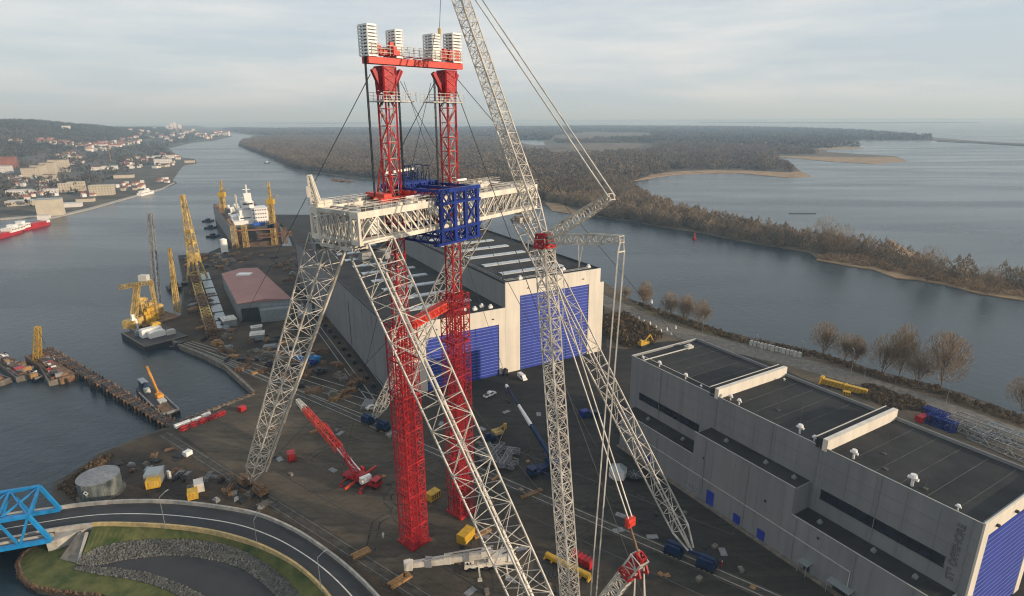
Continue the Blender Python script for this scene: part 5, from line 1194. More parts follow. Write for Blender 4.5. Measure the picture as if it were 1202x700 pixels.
# person
def person(label, px, py, face, shirt, trousers, g=None):
    c = at(px, py); t = thing('person', label, 'person', tuple(c), g); t.rotation_euler = (0, 0, face)
    J_ = [(0, 0, .95), (0, 0, 1.2), (0, .01, 1.42), (0, 0, 1.52), (0, .01, 1.66), (.1, 0, .9), (.12, .06, .5), (.13, 0, .08), (.13, .14, .04), (-.1, 0, .9), (-.12, -.05, .5), (-.13, -.12, .1), (-.13, .02, .04),
          (.2, 0, 1.4), (.26, .03, 1.12), (.24, .12, .88), (-.2, 0, 1.4), (-.26, -.02, 1.12), (-.25, .08, .88)]
    Ed = [(0, 1), (1, 2), (2, 3), (3, 4), (0, 5), (5, 6), (6, 7), (7, 8), (0, 9), (9, 10), (10, 11), (11, 12), (2, 13), (13, 14), (14, 15), (2, 16), (16, 17), (17, 18)]
    Rd = [.15, .14, .15, .06, .1, .1, .07, .05, .04, .1, .07, .05, .04, .07, .05, .04, .07, .05, .04]
    me = bpy.data.meshes.new('body'); me.from_pydata(J_, Ed, []); o = bpy.data.objects.new('body', me); col.objects.link(o); o.parent = t
    sk = o.modifiers.new('s', 'SKIN'); o.modifiers.new('u', 'SUBSURF').levels = 1; o.modifiers['u'].render_levels = 1
    for i, r_ in enumerate(Rd): me.skin_vertices[0].data[i].radius = (r_, r_ * .85)
    me.skin_vertices[0].data[0].use_root = True; me.materials.append(M[shirt]); me.update()
    b = MB(); b.cyl((0, 0), .115, 1.66, 1.8, 12, .06); o2 = b.build('helmet', 'whitep', None); o2.parent = t
    return t
person('person in pale overalls and helmet standing alone on the yard left of the red tower', 450, 632, R(200), 'whitep', 'dark')
person('person in dark clothes walking near the foot of the factory wall', 847, 666, R(40), 'orangered', 'dark')
# street lamps
def lamp(label, px, py, tx, ty, arm, g='street lamps along the bridge road', zb_=3.0, h=None):
    A = at(px, py, zb_); top = on(tx, ty, A, A + Vector((1, 0, 0))); t = thing('street_lamp', label, 'street lamp', tuple(A), g)
    top = Vector((A.x, A.y, h + zb_ if h else top.z)); b = MB(); b.bar(A, top, .2, n=8, w2=.12); b.build('pole', 'galv', t)
    e = top + Vector((arm[0], arm[1], .5)); b = MB(); b.bar(top, e, .1); b.bar(e, e + Vector((arm[0], arm[1], 0)).normalized() * .9, .3, .14); b.build('lamp_head', 'galv', t)
lamp('street lamp standing behind the yellow barrier below the skips', 194.5, 621, 190, 584, (.6, 1.6))
lamp('street lamp on the road curve, middle one of the three', 302, 640, 297.5, 611, (.3, 1.6))
lamp('street lamp nearest the bottom edge beside the green verge', 377.5, 697, 373.5, 655, (1.0, 1.3))
for i, (px, py, h) in enumerate(((731, 366, 9), (779, 377, 9), (824, 395, 9), (887, 421, 10), (939, 432, 11), (997, 449, 13), (1013, 451, 8.5), (1109, 480, 11))):
    lamp('grey lamp post on the river-side track, %s' % ['left end near the tall hall', 'second from the hall', 'behind the factory roof corner', 'left of the yellow girder', 'behind the raised fire wall', 'at the yellow girder', 'shorter one beside the yellow girder', 'near the blue lattice sections'][i], px, py, px, py - 20, (.1, .9), 'lamp posts on the river side track', 0.0, h)
# ---------------------------------------------------------------- RIVER BANK THINGS
t = thing('yellow_girder', 'long bright yellow box girder lying on the bank behind the factory roof', 'girder', tuple(at(990, 455)))
fr, L = fr_px(966, 452, 1017, 466); b = MB(); b.fbox(fr, 0, L, -.9, .9, .8, 2.8); b.fbox(fr, L * .5, L * .53, -1.5, 1.2, .3, 3.0); b.build('girder', 'yellow', t)
b = MB(); b.fbox(fr, -1.2, 0, -1.3, 1.3, .6, 3.4); b.bar(fr.P(-.6, -1.3, 3.6), fr.P(-.6, -3, 1.0), .5); b.build('end_frame', 'yellow', t)
b = MB(); b.fbox(fr, 2, 3, -1, 1, .02, .8); b.fbox(fr, L - 3, L - 2, -1, 1, .02, .8); b.build('support', 'dark', t)
b = MB()
for q in np.arange(1, L, 1.1): b.bar(fr.P(q, -.92, 1.0), fr.P(q + .5, -.92, 2.6), .1)
b.build('side_lacing', 'dark', t)
skid('site_machine', 'small yellow machine in front of the yellow girder', 'machine', (989, 463), (998, 465), .9, 1.6, 'yellow', ('dark',))
for i, (a, c, m, lab) in enumerate((((1085, 482), (1112, 492), 'blue', 'deep blue lattice crane section lying on the bank, upper one'), ((1090, 490), (1122, 502), 'blue', 'deep blue lattice crane section lying on the bank, lower one'),
        ((1112, 494), (1160, 512), 'steel', 'grey lattice section lying right of the blue ones, inner'), ((1120, 489), (1185, 512), 'steel', 'grey lattice section lying along the bank track, outer'),
        ((1140, 508), (1215, 540), 'steel', 'grey lattice section running toward the right edge of the picture'), ((1160, 502), (1230, 528), 'galv', 'pale grey lattice section at the right edge on the bank'))):
    A, B_ = at(*a, 1.8), at(*c, 1.8); b = MB(); b.lattice(A, B_, 3.2, 3.2, ch=.28, br=.15, seg=max(3, int((B_ - A).length / 3.2)), side=(0, 0, 1))
    if m == 'blue': b.lattice(A, B_, 2.6, 2.6, ch=.1, br=.16, seg=7, side=(0, 0, 1))
    solo('lattice_section', b, m, lab, 'lattice section', 'crane sections stored on the river bank')
skid('red_generator', 'small red machine standing at the end of the blue lattice sections', 'machine', (1077, 496), (1087, 493), 1.1, 2.2, 'red', ('dark',))
fr, L = fr_px(880, 405, 936, 419)
for q in range(14):
    b = MB(); a = q * L / 13; b.fbox(fr, a, a + 1.4, -.8 + (q % 3) * .3, .6 + (q % 3) * .3, 0.02, 1.7 + .3 * (q % 2)); b.fbox(fr, a + .2, a + 1.2, -.6, .4, 1.7, 2.4)
    solo('concrete_block', b, 'cap', 'pale concrete block in the row stored on the river bank', 'block', 'pale concrete blocks stored in a row on the bank')
t = thing('yellow_excavator', 'pale yellow digger beside the brown scrub mound by the factory corner', 'excavator', tuple(at(755, 406)))
fr, L = fr_px(750, 408, 760, 405); b = MB(); b.fbox(fr, 0, L, -1.2, 1.2, 1, 2.2); b.fbox(fr, 0.2, 1.6, -1.1, .2, 2.2, 3.4); b.build('body', 'yellow', t)
b = MB(); b.bar(fr.P(L * .6, 0, 2), fr.P(L + 2, .5, 4.5), .5); b.bar(fr.P(L + 2, .5, 4.5), fr.P(L + 4, .7, 1.2), .4); b.bar(fr.P(L + 4, .7, 1.4), fr.P(L + 3.4, .7, .4), .9); b.build('arm', 'yellow', t)
for s_ in (-1, 1): b = MB(); b.fbox(fr, -.2, L + .2, s_ * 1.2 - .3, s_ * 1.2 + .3, .05, 1); b.build('track', 'dark', t)
bollards = [(736, 369), (742, 373), (750, 375), (756, 379), (763, 381), (770, 386), (776, 390), (783, 388), (788, 393), (793, 386)]
for i, (px, py) in enumerate(bollards):
    b = MB(); c = at(px, py); b.cyl(c, .5, .02, 1.5, 8, .3); solo('marker_stone', b, 'whitep', 'small white marker stone beside the bank track', 'marker', 'white marker stones scattered along the bank track')
b = MB(); c = at(764.5, 356); b.cyl(c, .8, .02, 1.6, 10); b.cyl(c, .5, 1.6, 2.2, 10, .2); solo('bank_buoy', b, 'whitep', 'bright white round post at the water side below the first bank tree', 'post')
# scrub
rng = np.random.default_rng(31)
def scrub(label, poly, n, H, Wd, K, qs, m, seed, z=0.0):
    rng = np.random.default_rng(seed); P = scatter([(p.x, p.y) for p in poly], n, rng); P3 = np.column_stack([P, np.full(n, z)])
    V, Fq = foliage(P3, H * rng.uniform(.5, 1.2, n), Wd * rng.uniform(.6, 1.2, n), K, qs, rng)
    return tag(npmesh('scrub', V, Fq, m), label, 'scrub', kind='stuff')
scrub('tangled brown scrub mound between the tall hall and the factory', PZ([(712, 372), (735, 372), (760, 385), (775, 395), (765, 404), (740, 408), (715, 398), (710, 385)]), 330, 3.2, 4.5, 90, .8, 'brush', 32)
scrub('reddish brown scrub strip along the river-side track', PZ([(1015, 453), (1050, 463), (1085, 476), (1092, 484), (1050, 480), (1010, 466)]), 200, 2.0, 3.2, 70, .7, 'brush', 33)
scrub('low brown scrub along the right river bank edge', PZ([(742, 353), (800, 374), (860, 393.5), (900, 402), (960, 415), (1035, 439), (1097, 454.5), (1202, 491), (1202, 500), (1097, 463), (1035, 446), (960, 421), (860, 400), (800, 381), (750, 360)]), 420, 1.6, 2.6, 40, .6, 'brush', 34)
scrub('weeds and scrub on the brown shore behind the tank', PZ([(70, 572), (100, 550), (115, 540), (135, 534), (120, 548), (98, 565), (90, 585)]), 160, 1.1, 2.4, 40, .5, 'brush', 35)
# bare trees
def bare_tree(px, py, hpx, label, seed, spread=.62, z=0.0, group='bare trees along the near river bank', multi=1, m='twig', K=2400, wid=.62):
    c = at(px, py, z); d_ = Vector((c.x, c.y, c.z - CH)).length; H = hpx * (d_ * .98) / F
    rs = random.Random(seed); t = thing('bare_tree', label, 'tree', tuple(c), group); tr = MB(); ends = []
    def grow(p, d, L, r, lv):
        q = p + d * L; tr.bar(p, q, r * 2, n=5 if lv > 2 else 3, w2=r * 1.3)
        if lv <= 3: ends.append((q, d, L))
        if lv == 0: return
        if lv >= 4: ends.append((q, (d + Vector((rs.uniform(-1, 1), rs.uniform(-1, 1), .2))).normalized(), L))
        n = rs.choice([3, 3, 4]) if lv > 2 else rs.choice([2, 3])
        for i in range(n):
            a = rs.uniform(0, 2 * PI); sp = rs.uniform(.2, spread) * (1.2 if lv < 3 else .95)
            nd = (d + Vector((math.cos(a), math.sin(a), rs.uniform(-.1, .35))) * sp).normalized()
            nd = (nd + Vector((0, 0, .12))).normalized(); grow(p.lerp(q, rs.uniform(.45, 1.0) if lv < 5 else rs.uniform(.7, 1)), nd, H * [0, .085, .11, .15, .19, .22][lv] * rs.uniform(.75, 1.15), r * .62, lv - 1)
    for k in range(multi):
        a = rs.uniform(0, 6.28); d0 = Vector((math.cos(a) * .22 * (multi > 1), math.sin(a) * .22 * (multi > 1), 1)).normalized()
        grow(c + Vector((math.cos(a) * .4 * (multi > 1), math.sin(a) * .4 * (multi > 1), -.1)), d0, H * .13, H * .009 + .03, 5)
    tr.build('trunk', 'bark', t)
    rg = np.random.default_rng(seed); rx = H * wid / 2; rz = H * .44; cz = H * .56
    n0 = K * 2; th = rg.random(n0) * 2 * PI; cp = rg.uniform(-1, 1, n0); sr = np.sqrt(1 - cp ** 2); u = rg.random(n0) ** .45
    lobes = rg.normal(size=(9, 3)); lobes /= np.linalg.norm(lobes, axis=1)[:, None]
    dirs = np.stack([sr * np.cos(th), sr * np.sin(th), cp], 1); lob = (dirs @ lobes.T).max(1); u = u * (.72 + .33 * lob)
    pr_ = dirs * u[:, None]; X_ = pr_[:, 0] * rx * (1 - .18 * pr_[:, 2]); Y_ = pr_[:, 1] * rx * (1 - .18 * pr_[:, 2]); Z_ = cz + pr_[:, 2] * rz
    cl = np.sin(X_ / H * 21 + seed) * np.sin(Y_ / H * 23 + 1.3 * seed) * np.sin(Z_ / H * 19 + seed * .7); keep = (cl + rg.normal(size=n0) * .35) > -.15
    p0 = np.stack([X_, Y_, Z_], 1)[keep][:K]; K_ = len(p0)
    dd = p0 - np.array([0, 0, H * .12]); dd /= np.linalg.norm(dd, axis=1)[:, None]; dd += rg.normal(size=(K_, 3)) * .4; dd[:, 2] += .3; dd /= np.linalg.norm(dd, axis=1)[:, None]
    ln = (H * .085 * rg.uniform(.4, 1.3, K_))[:, None]; sd_ = np.cross(dd, rg.normal(size=(K_, 3))); sd_ /= np.linalg.norm(sd_, axis=1)[:, None]; wv = .025 + H * .0013
    V = np.stack([p0 - sd_ * wv - dd * ln * .5, p0 + sd_ * wv - dd * ln * .5, p0 + dd * ln * .5], 1).reshape(-1, 3)
    d2 = dd + rg.normal(size=(K_, 3)) * .7; d2 /= np.linalg.norm(d2, axis=1)[:, None]
    V2 = np.stack([p0 - sd_ * wv * .8, p0 + sd_ * wv * .8, p0 + d2 * ln * .6], 1).reshape(-1, 3)
    V = np.concatenate([V, V2]); npmesh('crown', V, np.arange(len(V)).reshape(-1, 3), m, t)
tl = [(757, 360, 32, 'round brown bare tree at the water just right of the tall hall'), (785, 372, 31, 'leftmost bare tree of the clump of three on the bank'), (804, 377, 34, 'middle bare tree of the clump of three on the bank'), (822, 382, 32, 'right bare tree of the clump of three on the bank'),
      (966, 416, 38, 'tawny bare tree left of the bank tree row above the factory roof'), (990, 423, 30, 'small thin bare tree behind the yellow girder'), (1003, 428, 34, 'slender pale bare tree beside the small thin one'), (1036, 438, 42, 'broad dense brown tree above the middle of the bank scrub'), (1055, 443, 56, 'tall narrow pale bare tree'), (1076, 449, 34, 'low round bare tree right of the tall narrow one'),
      (1104, 456, 62, 'tallest bare tree of the bank with a full oval crown'), (1200, 482, 34, 'orange-brown round tree at the right picture edge'), (733, 352, 18, 'low brown bush tree beside the hall corner')]
for i, (px, py, h, lb_) in enumerate(tl): bare_tree(px, py, h, lb_, 100 + i, spread=.62 if h < 50 else .5, multi=1 if h > 50 else 3, K=3600 if h > 50 else 2600, wid=[.6, .75, .7, .8, .8, .8, .6, .95, .5, .85, .66, 1.0, 1.1][i])
for i, (px, py, h, lb_) in enumerate(((985, 303, 38, 'dark bare tree at the narrow point of the peninsula'), (1087, 330, 36, 'large spreading bare tree standing clear on the marshy peninsula'), (1158, 345, 28, 'spreading bare tree near the right end of the peninsula'), (965, 292, 36, 'brown tree where the peninsula wood ends'))):
    bare_tree(px, py, h, lb_, 200 + i, spread=.85, z=-1.5, group='bare trees on the marshy end of the peninsula', multi=2, K=1700, wid=.95)

# small loose items lying about the yard, one object each
rs_ = random.Random(91)
kinds = [('pallet', 'timber', 'wooden pallet', 'pallet'), ('cable_coil', 'dark', 'dark cable coil', 'coil'), ('steel_plate', 'steel', 'grey steel plate', 'plate'), ('tool_crate', 'oldconc', 'dull tool crate', 'crate')]
zones = [([(300, 500), (470, 480), (460, 600), (330, 590)], 'on the open yard around the red mobile crane'), ([(505, 470), (640, 470), (640, 600), (560, 610)], 'on the shaded yard between the red towers and the hall'), ([(500, 640), (600, 610), (680, 660), (640, 720), (520, 700)], 'around the white mobile crane'), ([(680, 560), (800, 600), (930, 690), (760, 700)], 'on the yard in front of the factory wall')]
for zp, zn in zones:
    P_ = scatter([(p.x, p.y) for p in PZ(zp)], 16, np.random.default_rng(len(zn)))
    for (x, y) in P_:
        nm, m_n, lb_, ct = rs_.choice(kinds); f_ = Frame((x, y), rs_.uniform(0, 3.1)); b = MB()
        if nm == 'pallet':
            for q in range(5): b.fbox(f_, q * .28 - .7, q * .28 - .5, -.6, .6, .12, .16)
            for q in (-.5, 0, .5): b.fbox(f_, -.7, .62, q - .05, q + .05, .02, .12)
        elif nm == 'cable_coil': b.cyl((x, y), .55, .02, .4, 12); b.cyl((x, y), .25, .4, .46, 10)
        elif nm == 'steel_plate': b.fbox(f_, -1.4, 1.4, -.8, .8, .02, .07); b.fbox(f_, -1.1, 1.2, -.7, .6, .07, .12)
        else: b.fbox(f_, -.7, .7, -.45, .45, .02, .7); b.fbox(f_, -.75, .75, -.5, .5, .7, .8)
        solo(nm, b, m_n, lb_ + ' ' + zn, ct, lb_ + ' ' + zn)
# ---------------------------------------------------------------- SHIPYARD
def crane_jib(name, label, base, top, w0, w1, m, z0=0.0, portal=True, ph=9, cab=True, group=None, ch=.4, br=.25, ballast=True):
    A = at(*base, z0); top_ = on(*top, A, A + Vector((1, 0.0, 0))); t = thing(name, label, 'crane', tuple(A), group)
    b = MB()
    if portal:
        for sx in (-1, 1):
            for sy in (-1, 1): b.bar(A + Vector((sx * 4.5, sy * 4.5, 0)), A + Vector((sx * 2.2, sy * 2.2, ph)), 1.0)
        b.box(A.x - 3, A.x + 3, A.y - 3, A.y + 3, A.z + ph - .6, A.z + ph + .8)
        for s_ in (-1, 1): b.bar(A + Vector((s_ * 4, -4, ph * .35)), A + Vector((s_ * 4, 4, ph * .35)), .6); b.bar(A + Vector((-4, s_ * 4, ph * .35)), A + Vector((4, s_ * 4, ph * .35)), .6)
        b.build('portal_frame', m, t)
    P0 = A + Vector((0, 0, ph if portal else 1.5))
    b = MB(); b.lattice(P0, top_, w0, w1 * .8, ch=ch * .8, br=br * .8, seg=max(6, int((top_ - P0).length / 4.2))); b.build('jib', m, t)
    if cab:
        b = MB(); q = P0 + Vector((0, 0, .8)); b.box(q.x - 2.6, q.x + 2.6, q.y - 2.8, q.y + 2.8, q.z, q.z + 4); b.box(q.x + 2.6, q.x + 3.9, q.y - 2.6, q.y - .6, q.z + .4, q.z + 2.8); b.build('machine_house', m, t)
    if ballast:
        b = MB(); q = P0.lerp(top_, .28); b.box(q.x - 2.4, q.x + 2.4, q.y - 2, q.y + 2, q.z - 1.4, q.z + 1.6); q = P0.lerp(top_, .45); b.box(q.x - 2, q.x + 2, q.y - 1.7, q.y + 1.7, q.z - 1.2, q.z + 1.2); b.build('counterweight', m, t)
    b = MB(); b.bar(top_, top_ + Vector((1.2, 0, -8)), .14); b.build('hoist_rope', 'cable', t)
    return t
crane_jib('dockyard_crane', 'tall yellow dockyard crane with steep lattice jib and two stacked ballast boxes', (232, 330), (214, 229), 5.4, 2.0, 'ochre', ph=14, ch=.7, br=.4)
crane_jib('floating_crane', 'tall grey lattice boom with a red and white tip rising from the yellow crane barge', (186, 368), (176, 251), 2.6, 2.2, 'steel', portal=False, cab=False, ballast=False, ch=.5, br=.3)
t = crane_jib('floating_crane', 'thin leaning yellow boom beside the yellow crane barge', (209, 370), (199, 292), 2.2, 1.2, 'ochre', portal=False, cab=False, ballast=False, ch=.5, br=.3)
# yellow machinery barge
fr, L = fr_px(168, 385, 213, 373); t = thing('crane_barge', 'quayside barge crowded with bright yellow derricks and winches', 'barge', tuple(fr.P(L / 2, 4, -2)))
b = MB(); b.fbox(fr, 0, L, 0, 16, -2, .8); b.build('hull', 'rust', t)
rr_ = random.Random(9)
for q in range(9):
    b = MB(); x = rr_.uniform(3, L - 3); y = rr_.uniform(2, 14); h = rr_.uniform(6, 15)
    b.lattice(fr.P(x, y, .8), fr.P(x + rr_.uniform(-1, 1), y, h), 2.4, 1.4, ch=.35, br=.22, seg=4, cross=True); b.fbox(fr, x - 1.5, x + 1.5, y - 1.5, y + 1.5, .8, rr_.uniform(3, 5)); b.fbox(fr, x - 1.8, x + 1.8, y - 1, y + 1, h - 2, h - .5)
    b.build('derrick', 'ochre' if q % 3 else 'yellow', t)
b = MB(); b.fbox(fr, -4, -1.5, 1, 3.4, -1, 5); b.fbox(fr, -3.6, -2, 1.4, 3, 5, 7.5); b.build('deckhouse', 'whitep', t)
# yellow horizontal-jib floating crane + white-cabin barge
fr, L = fr_px(143, 393, 170, 409); t = thing('pontoon_crane', 'low black pontoon with white cabins and a slim yellow tower crane at the quay corner', 'pontoon', tuple(fr.P(L / 2, 6, -2)))
b = MB(); b.fbox(fr, -1, L, 0, 19, -2, .4); b.build('hull', 'dark', t)
b = MB(); b.fbox(fr, -1, L, 0, .5, .4, .9); b.fbox(fr, L - .5, L, .5, 19, .4, .9); b.build('gunwale', 'oldconc', t)
for x, y, w_, l_, h_, m in ((11, 4, 4, 9, 3.4, 'whitep'), (15.5, 6, 3, 7, 2.6, 'whitep'), (9, 10, 3, 4, 4.6, 'yellow'), (5, 12, 2, 3, 2, 'cap'), (18, 13, 2, 4, 2, 'cap'), (8, 3, 2, 2, 2.2, 'galv')):
    b = MB(); b.fbox(fr, x, x + w_, y, y + l_, .4, .4 + h_); b.fbox(fr, x + .3, x + w_ - .3, y + .4, y + l_ - .4, .4 + h_, .8 + h_); b.build('deck_cabin', m, t)
Pb = at(156, 384, .4); Pt = on(161, 336, Pb, Pb + Vector((1, 0, 0)))
b = MB(); b.lattice(Pb, Pt, 2.4, 1.8, ch=.4, br=.22, seg=11); b.box(Pb.x - 3, Pb.x + 3, Pb.y - 3, Pb.y + 3, .4, 4.5); b.build('tower', 'ochre', t)
J1 = on(141, 337.5, Pt, Pt + Vector((1, 0, 0))); J2 = on(177, 331, Pt, Pt + Vector((1, 0, 0))); b = MB(); b.lattice(J1, J2, 1.8, 1.8, ch=.35, br=.22, seg=11); b.lattice(J2, J2 + Vector((0, 0, -16)), 1.3, 1.0, ch=.25, br=.16, seg=6); b.build('jib', 'ochre', t)
b = MB(); b.box(J2.x - 5, J2.x - 1, J2.y - 1.5, J2.y + 1.5, J2.z + .6, J2.z + 3.5); b.build('winch_house', 'cap', t)
# lattice trestle lying on the quay + grey plates
t = thing('jib_section', 'long brown lattice jib section laid out on the quay below the tall yellow crane', 'jib section', tuple(at(238, 350)))
for i in range(5):
    a = (227 + i * 4.4, 322 + i * 14); c = (227 + (i + 1) * 4.4, 322 + (i + 1) * 14)
    b = MB(); b.lattice(at(*a, 2.6), at(*c, 2.6), 4.4, 4.4, ch=.5, br=.35, seg=4, cross=True); b.build('lattice_bay', 'rust' if i % 2 == 0 else 'ochre', t)
for i in range(7):
    b = MB(); a, c = at(240 + i * 3.3, 322 + i * 9.5), at(240 + (i + .85) * 3.3, 322 + (i + .85) * 9.5); f_ = Frame(a, math.atan2(c.y - a.y, c.x - a.x)); b.fbox(f_, 0, (c - a).length, -2.6, 2.6, .02, 1.1)
    solo('hatch_cover', b, 'galv', 'pale grey flat cover in the row laid beside the brown jib section', 'steel cover', 'pale grey covers in a row on the quay')
# red roofed shed
sh = [at(260, 319, 11), at(302, 312, 11), at(342, 352, 9), at(279, 358, 9)]
t = thing('red_roofed_shed', 'large shed with a faded red flat roof and open grey front by the dry dock', 'shed', tuple(at(300, 365)))
b = MB(); b.prism([(p.x, p.y) for p in sh], 0, 9.5); b.build('wall', 'galv', t)
cx = sum((p for p in sh), Vector()) / 4; k0_ = MB(); pts4 = [Vector((p.x, p.y, 0)) + (Vector((p.x, p.y, 0)) - Vector((cx.x, cx.y, 0))).normalized() * .7 for p in sh]
rf = MB(); mA = (pts4[0] + pts4[1]) / 2; mB = (pts4[3] + pts4[2]) / 2
rf.v = [tuple(pts4[0] + Vector((0, 0, 9.6))), tuple(mA + Vector((0, 0, 11))), tuple(pts4[1] + Vector((0, 0, 9.6))), tuple(pts4[2] + Vector((0, 0, 9.6))), tuple(mB + Vector((0, 0, 11))), tuple(pts4[3] + Vector((0, 0, 9.6)))]
rf.f = [(0, 5, 4, 1), (1, 4, 3, 2), (0, 1, 2), (3, 4, 5)]; rf.build('roof', 'redroof', t)
b = MB(); p = at(287, 322, 11.2); b.box(p.x - 4, p.x + 4, p.y - 2.5, p.y + 2.5, 10.4, 11.6); b.build('roof_light', 'whitep', t)
d = unit(pts4[3], pts4[2]); Lw = (pts4[2] - pts4[3]).length; f_ = Frame(pts4[3], math.atan2(d.y, d.x))
b = MB(); b.fbox(f_, 1.5, Lw * .36, -.75, -.3, 0.02, 7); b.build('open_doorway', 'dark', t)
b = MB(); b.fbox(f_, Lw * .4, Lw * .95, -5, -.4, 0, 6.4); b.build('lean_to', 'galv', t)
b = MB()
for q in range(4): b.fbox(f_, Lw + 2 + q * 4.5, Lw + 5 + q * 4.5, -6, 14, 0, 2.4)
solo('boat_cradle_row', b, 'steel', 'grey steel cradles in a row at the right end of the red-roofed shed', 'cradles')
for (a, c, w_, h_, m, lab) in (((263, 385), (279, 382), 4, 3.2, 'galv', 'pale grey flat-roofed hut on the quay left of the white roof units'), ((294, 402), (311, 400), 3.0, 3.0, 'galv', 'low office hut with white roof units in front of the red shed'), ((296, 392), (308, 390), 2.0, 2.6, 'paleconc', 'small pale hut behind the low office hut')):
    f_, L = fr_px(*a, *c); t = thing('yard_hut', lab, 'hut', tuple(f_.o)); b = MB(); b.fbox(f_, 0, L, 0, w_ * 2, 0, h_); b.build('wall', m, t); b = MB(); b.fbox(f_, -.2, L + .2, -.2, w_ * 2 + .2, h_, h_ + .25)
    for q in range(3): b.fbox(f_, 1 + q * L / 3.2, 2.4 + q * L / 3.2, 1, w_ * 2 - 1, h_ + .25, h_ + .6)
    b.build('roof', 'cap', t)
# floating dry dock
DA = at(262, 292, -2); DB = at(345, 290, -2); ddir = None
e1 = at(270, 267, 17); e2 = at(250, 241, 17); d = unit(e1, e2); DK = Frame(Vector((e1.x, e1.y, 0)), math.atan2(d.y, d.x)); DL = (Vector((e2.x - e1.x, e2.y - e1.y, 0))).length
rside = -1; DW = abs(DK.loc(at(341, 272, 17))[1]); print('DOCK', DL, DW)
def db(mb, a0, a1, w0, w1, z0, z1):
    y0, y1 = sorted((rside * w0, rside * w1)); return mb.fbox(DK, a0, a1, y0, y1, z0, z1)
t = thing('floating_dry_dock', 'long dark floating dry dock with high side walls holding a white ship', 'dry dock', tuple(DK.P(0, 0, -2)))
b = MB(); db(b, 0, DL, 0, DW, -2, 3); b.build('pontoon_deck', 'darkrust', t)
for w0, w1, nm in ((0, 4.5, 1), (DW - 4.5, DW, 2)): b = MB(); db(b, 0, DL, w0, w1, 3.003, 17); wl_ = b.build('wing_wall', 'steel' if nm == 1 else 'darkrust', t)
b = MB()
for w0 in (.2, 4.2, DW - 4.3, DW - .3):
    db(b, 0, DL, w0, w0 + .1, 18.0, 18.1); 
    for q in np.arange(0, DL, 3): db(b, q, q + .15, w0, w0 + .12, 17, 18.1)
for q in np.arange(4, DL, 9): db(b, q, q + 3, 1, 3.4, 17, 18 + (q % 4) * .4)
b.build('deck_railing', 'rust', t)
for w_ in (2, 10, 40, DW - 6):
    b = MB(); b.lattice(DK.P(-1.5, rside * w_, 0), DK.P(-1.5, rside * w_, 18 if w_ < 12 else 13), 3.4, 3.0, ch=.4, br=.25, seg=6); b.build('access_tower', 'ochre' if w_ != 40 else 'rust', t)
b = MB(); b.bar(DK.P(-2, rside * 4, 14), DK.P(-2, rside * (DW - 5), 13), 1.0); b.lattice(DK.P(-2, rside * 20, 8), DK.P(-2, rside * 46, 8), 3, 3, ch=.3, br=.2, seg=9); b.build('gate_gantry', mat('rusty_orange', (.2, .1, .05), .7, .4, .5), t)
for (bp_, tp, lab) in (((262, 247), (259, 212), 'yellow crane on the left wall of the dry dock'), ((320, 262), (315, 214), 'yellow crane on the right wall of the dry dock')):
    A = at(*bp_, 17.0); tp_ = on(*tp, A, A + Vector((1, 0, 0))); c = thing('dock_crane', lab, 'crane', tuple(A), 'pair of yellow cranes on the dock walls')
    b = MB(); b.lattice(A, A.lerp(tp_, .5), 3.6, 2.8, ch=.8, br=.5, seg=4, cross=True); b.box(A.x - 1.1, A.x + 1.1, A.y - 1.1, A.y + 1.1, 17, A.lerp(tp_, .5).z); b.build('tower', 'ochre', c)
    q = A.lerp(tp_, .5); b = MB(); b.box(q.x - 3, q.x + 3, q.y - 2.2, q.y + 2.2, q.z - 1, q.z + 3); b.build('cab', 'yellow', c)
    b = MB(); b.lattice(q + Vector((0, 0, 2)), tp_, 2.0, .9, ch=.5, br=.3, seg=6); b.bar(q + Vector((-2, 0, 3)), q + Vector((7, 0, 6)), .6); b.build('jib', 'ochre', c)
# ship
s = thing('ship_in_dock', 'white ship with tall bridge block and blue cover standing in the dry dock', 'ship', tuple(DK.P(40, rside * DW / 2, 3)))
cw = DW * .5; hb2 = 17
def sb(mb, a0, a1, w0, w1, z0, z1): return db(mb, a0, a1, cw + w0, cw + w1, z0, z1)
hull = [(8, -hb2 * .8), (2, 0), (8, hb2 * .8), (20, hb2), (DL - 30, hb2), (DL - 6, hb2 * .45), (DL + 2, 0), (DL - 6, -hb2 * .45), (DL - 30, -hb2), (20, -hb2)]
b = MB(); b.prism([tuple(DK.P(a, rside * (cw + w_)))[:2] for a, w_ in hull], 4, 15); b.build('hull', 'dark', s)
b = MB()
for a0, a1, wa, wb_, z0, z1 in ((20, 40, -14, 14, 15, 18.2), (21, 38, 1, 14, 18.2, 21.4), (21, 38, 1, 14, 21.4, 24.6), (21, 37, 1, 13.6, 24.6, 27.8), (24, 40, -9, .9, 18.2, 22), (25, 38, -8, .9, 22, 26.5), (26, 37, -5, 4, 27.8, 33), (27, 35, -4, 3, 33, 36), (30, 44, -14, -9, 18.2, 21)): sb(b, a0, a1, wa, wb_, z0, z1 - .25); sb(b, a0 - .3, a1 + .3, wa - .3, wb_ + .3, z1 - .25, z1)
b.build('bridge_block', 'whitep', s)
b = MB()
for z in (15.9, 19.2, 22.4, 25.6):
    for q in np.arange(1.8, 13, 1.9): sb(b, 19.92 if z < 17 else 20.92, 20.5 if z < 17 else 21.5, q, q + 1.0, z, z + 1.0)
sb(b, 25.92, 26.4, -4.5, 3.5, 30.6, 31.8); sb(b, 23.92, 24.4, -8, 0, 19.4, 20.3)
b.build('bridge_windows', 'glass', s)
b = MB(); sb(b, 27, 31, -3, 3, 36, 40); b.bar(DK.P(29, rside * cw, 40), DK.P(29, rside * cw, 47), 1.0); b.bar(DK.P(29, rside * (cw - 3), 43), DK.P(29, rside * (cw + 3), 43), .5); b.build('funnel_mast', 'whitep', s)
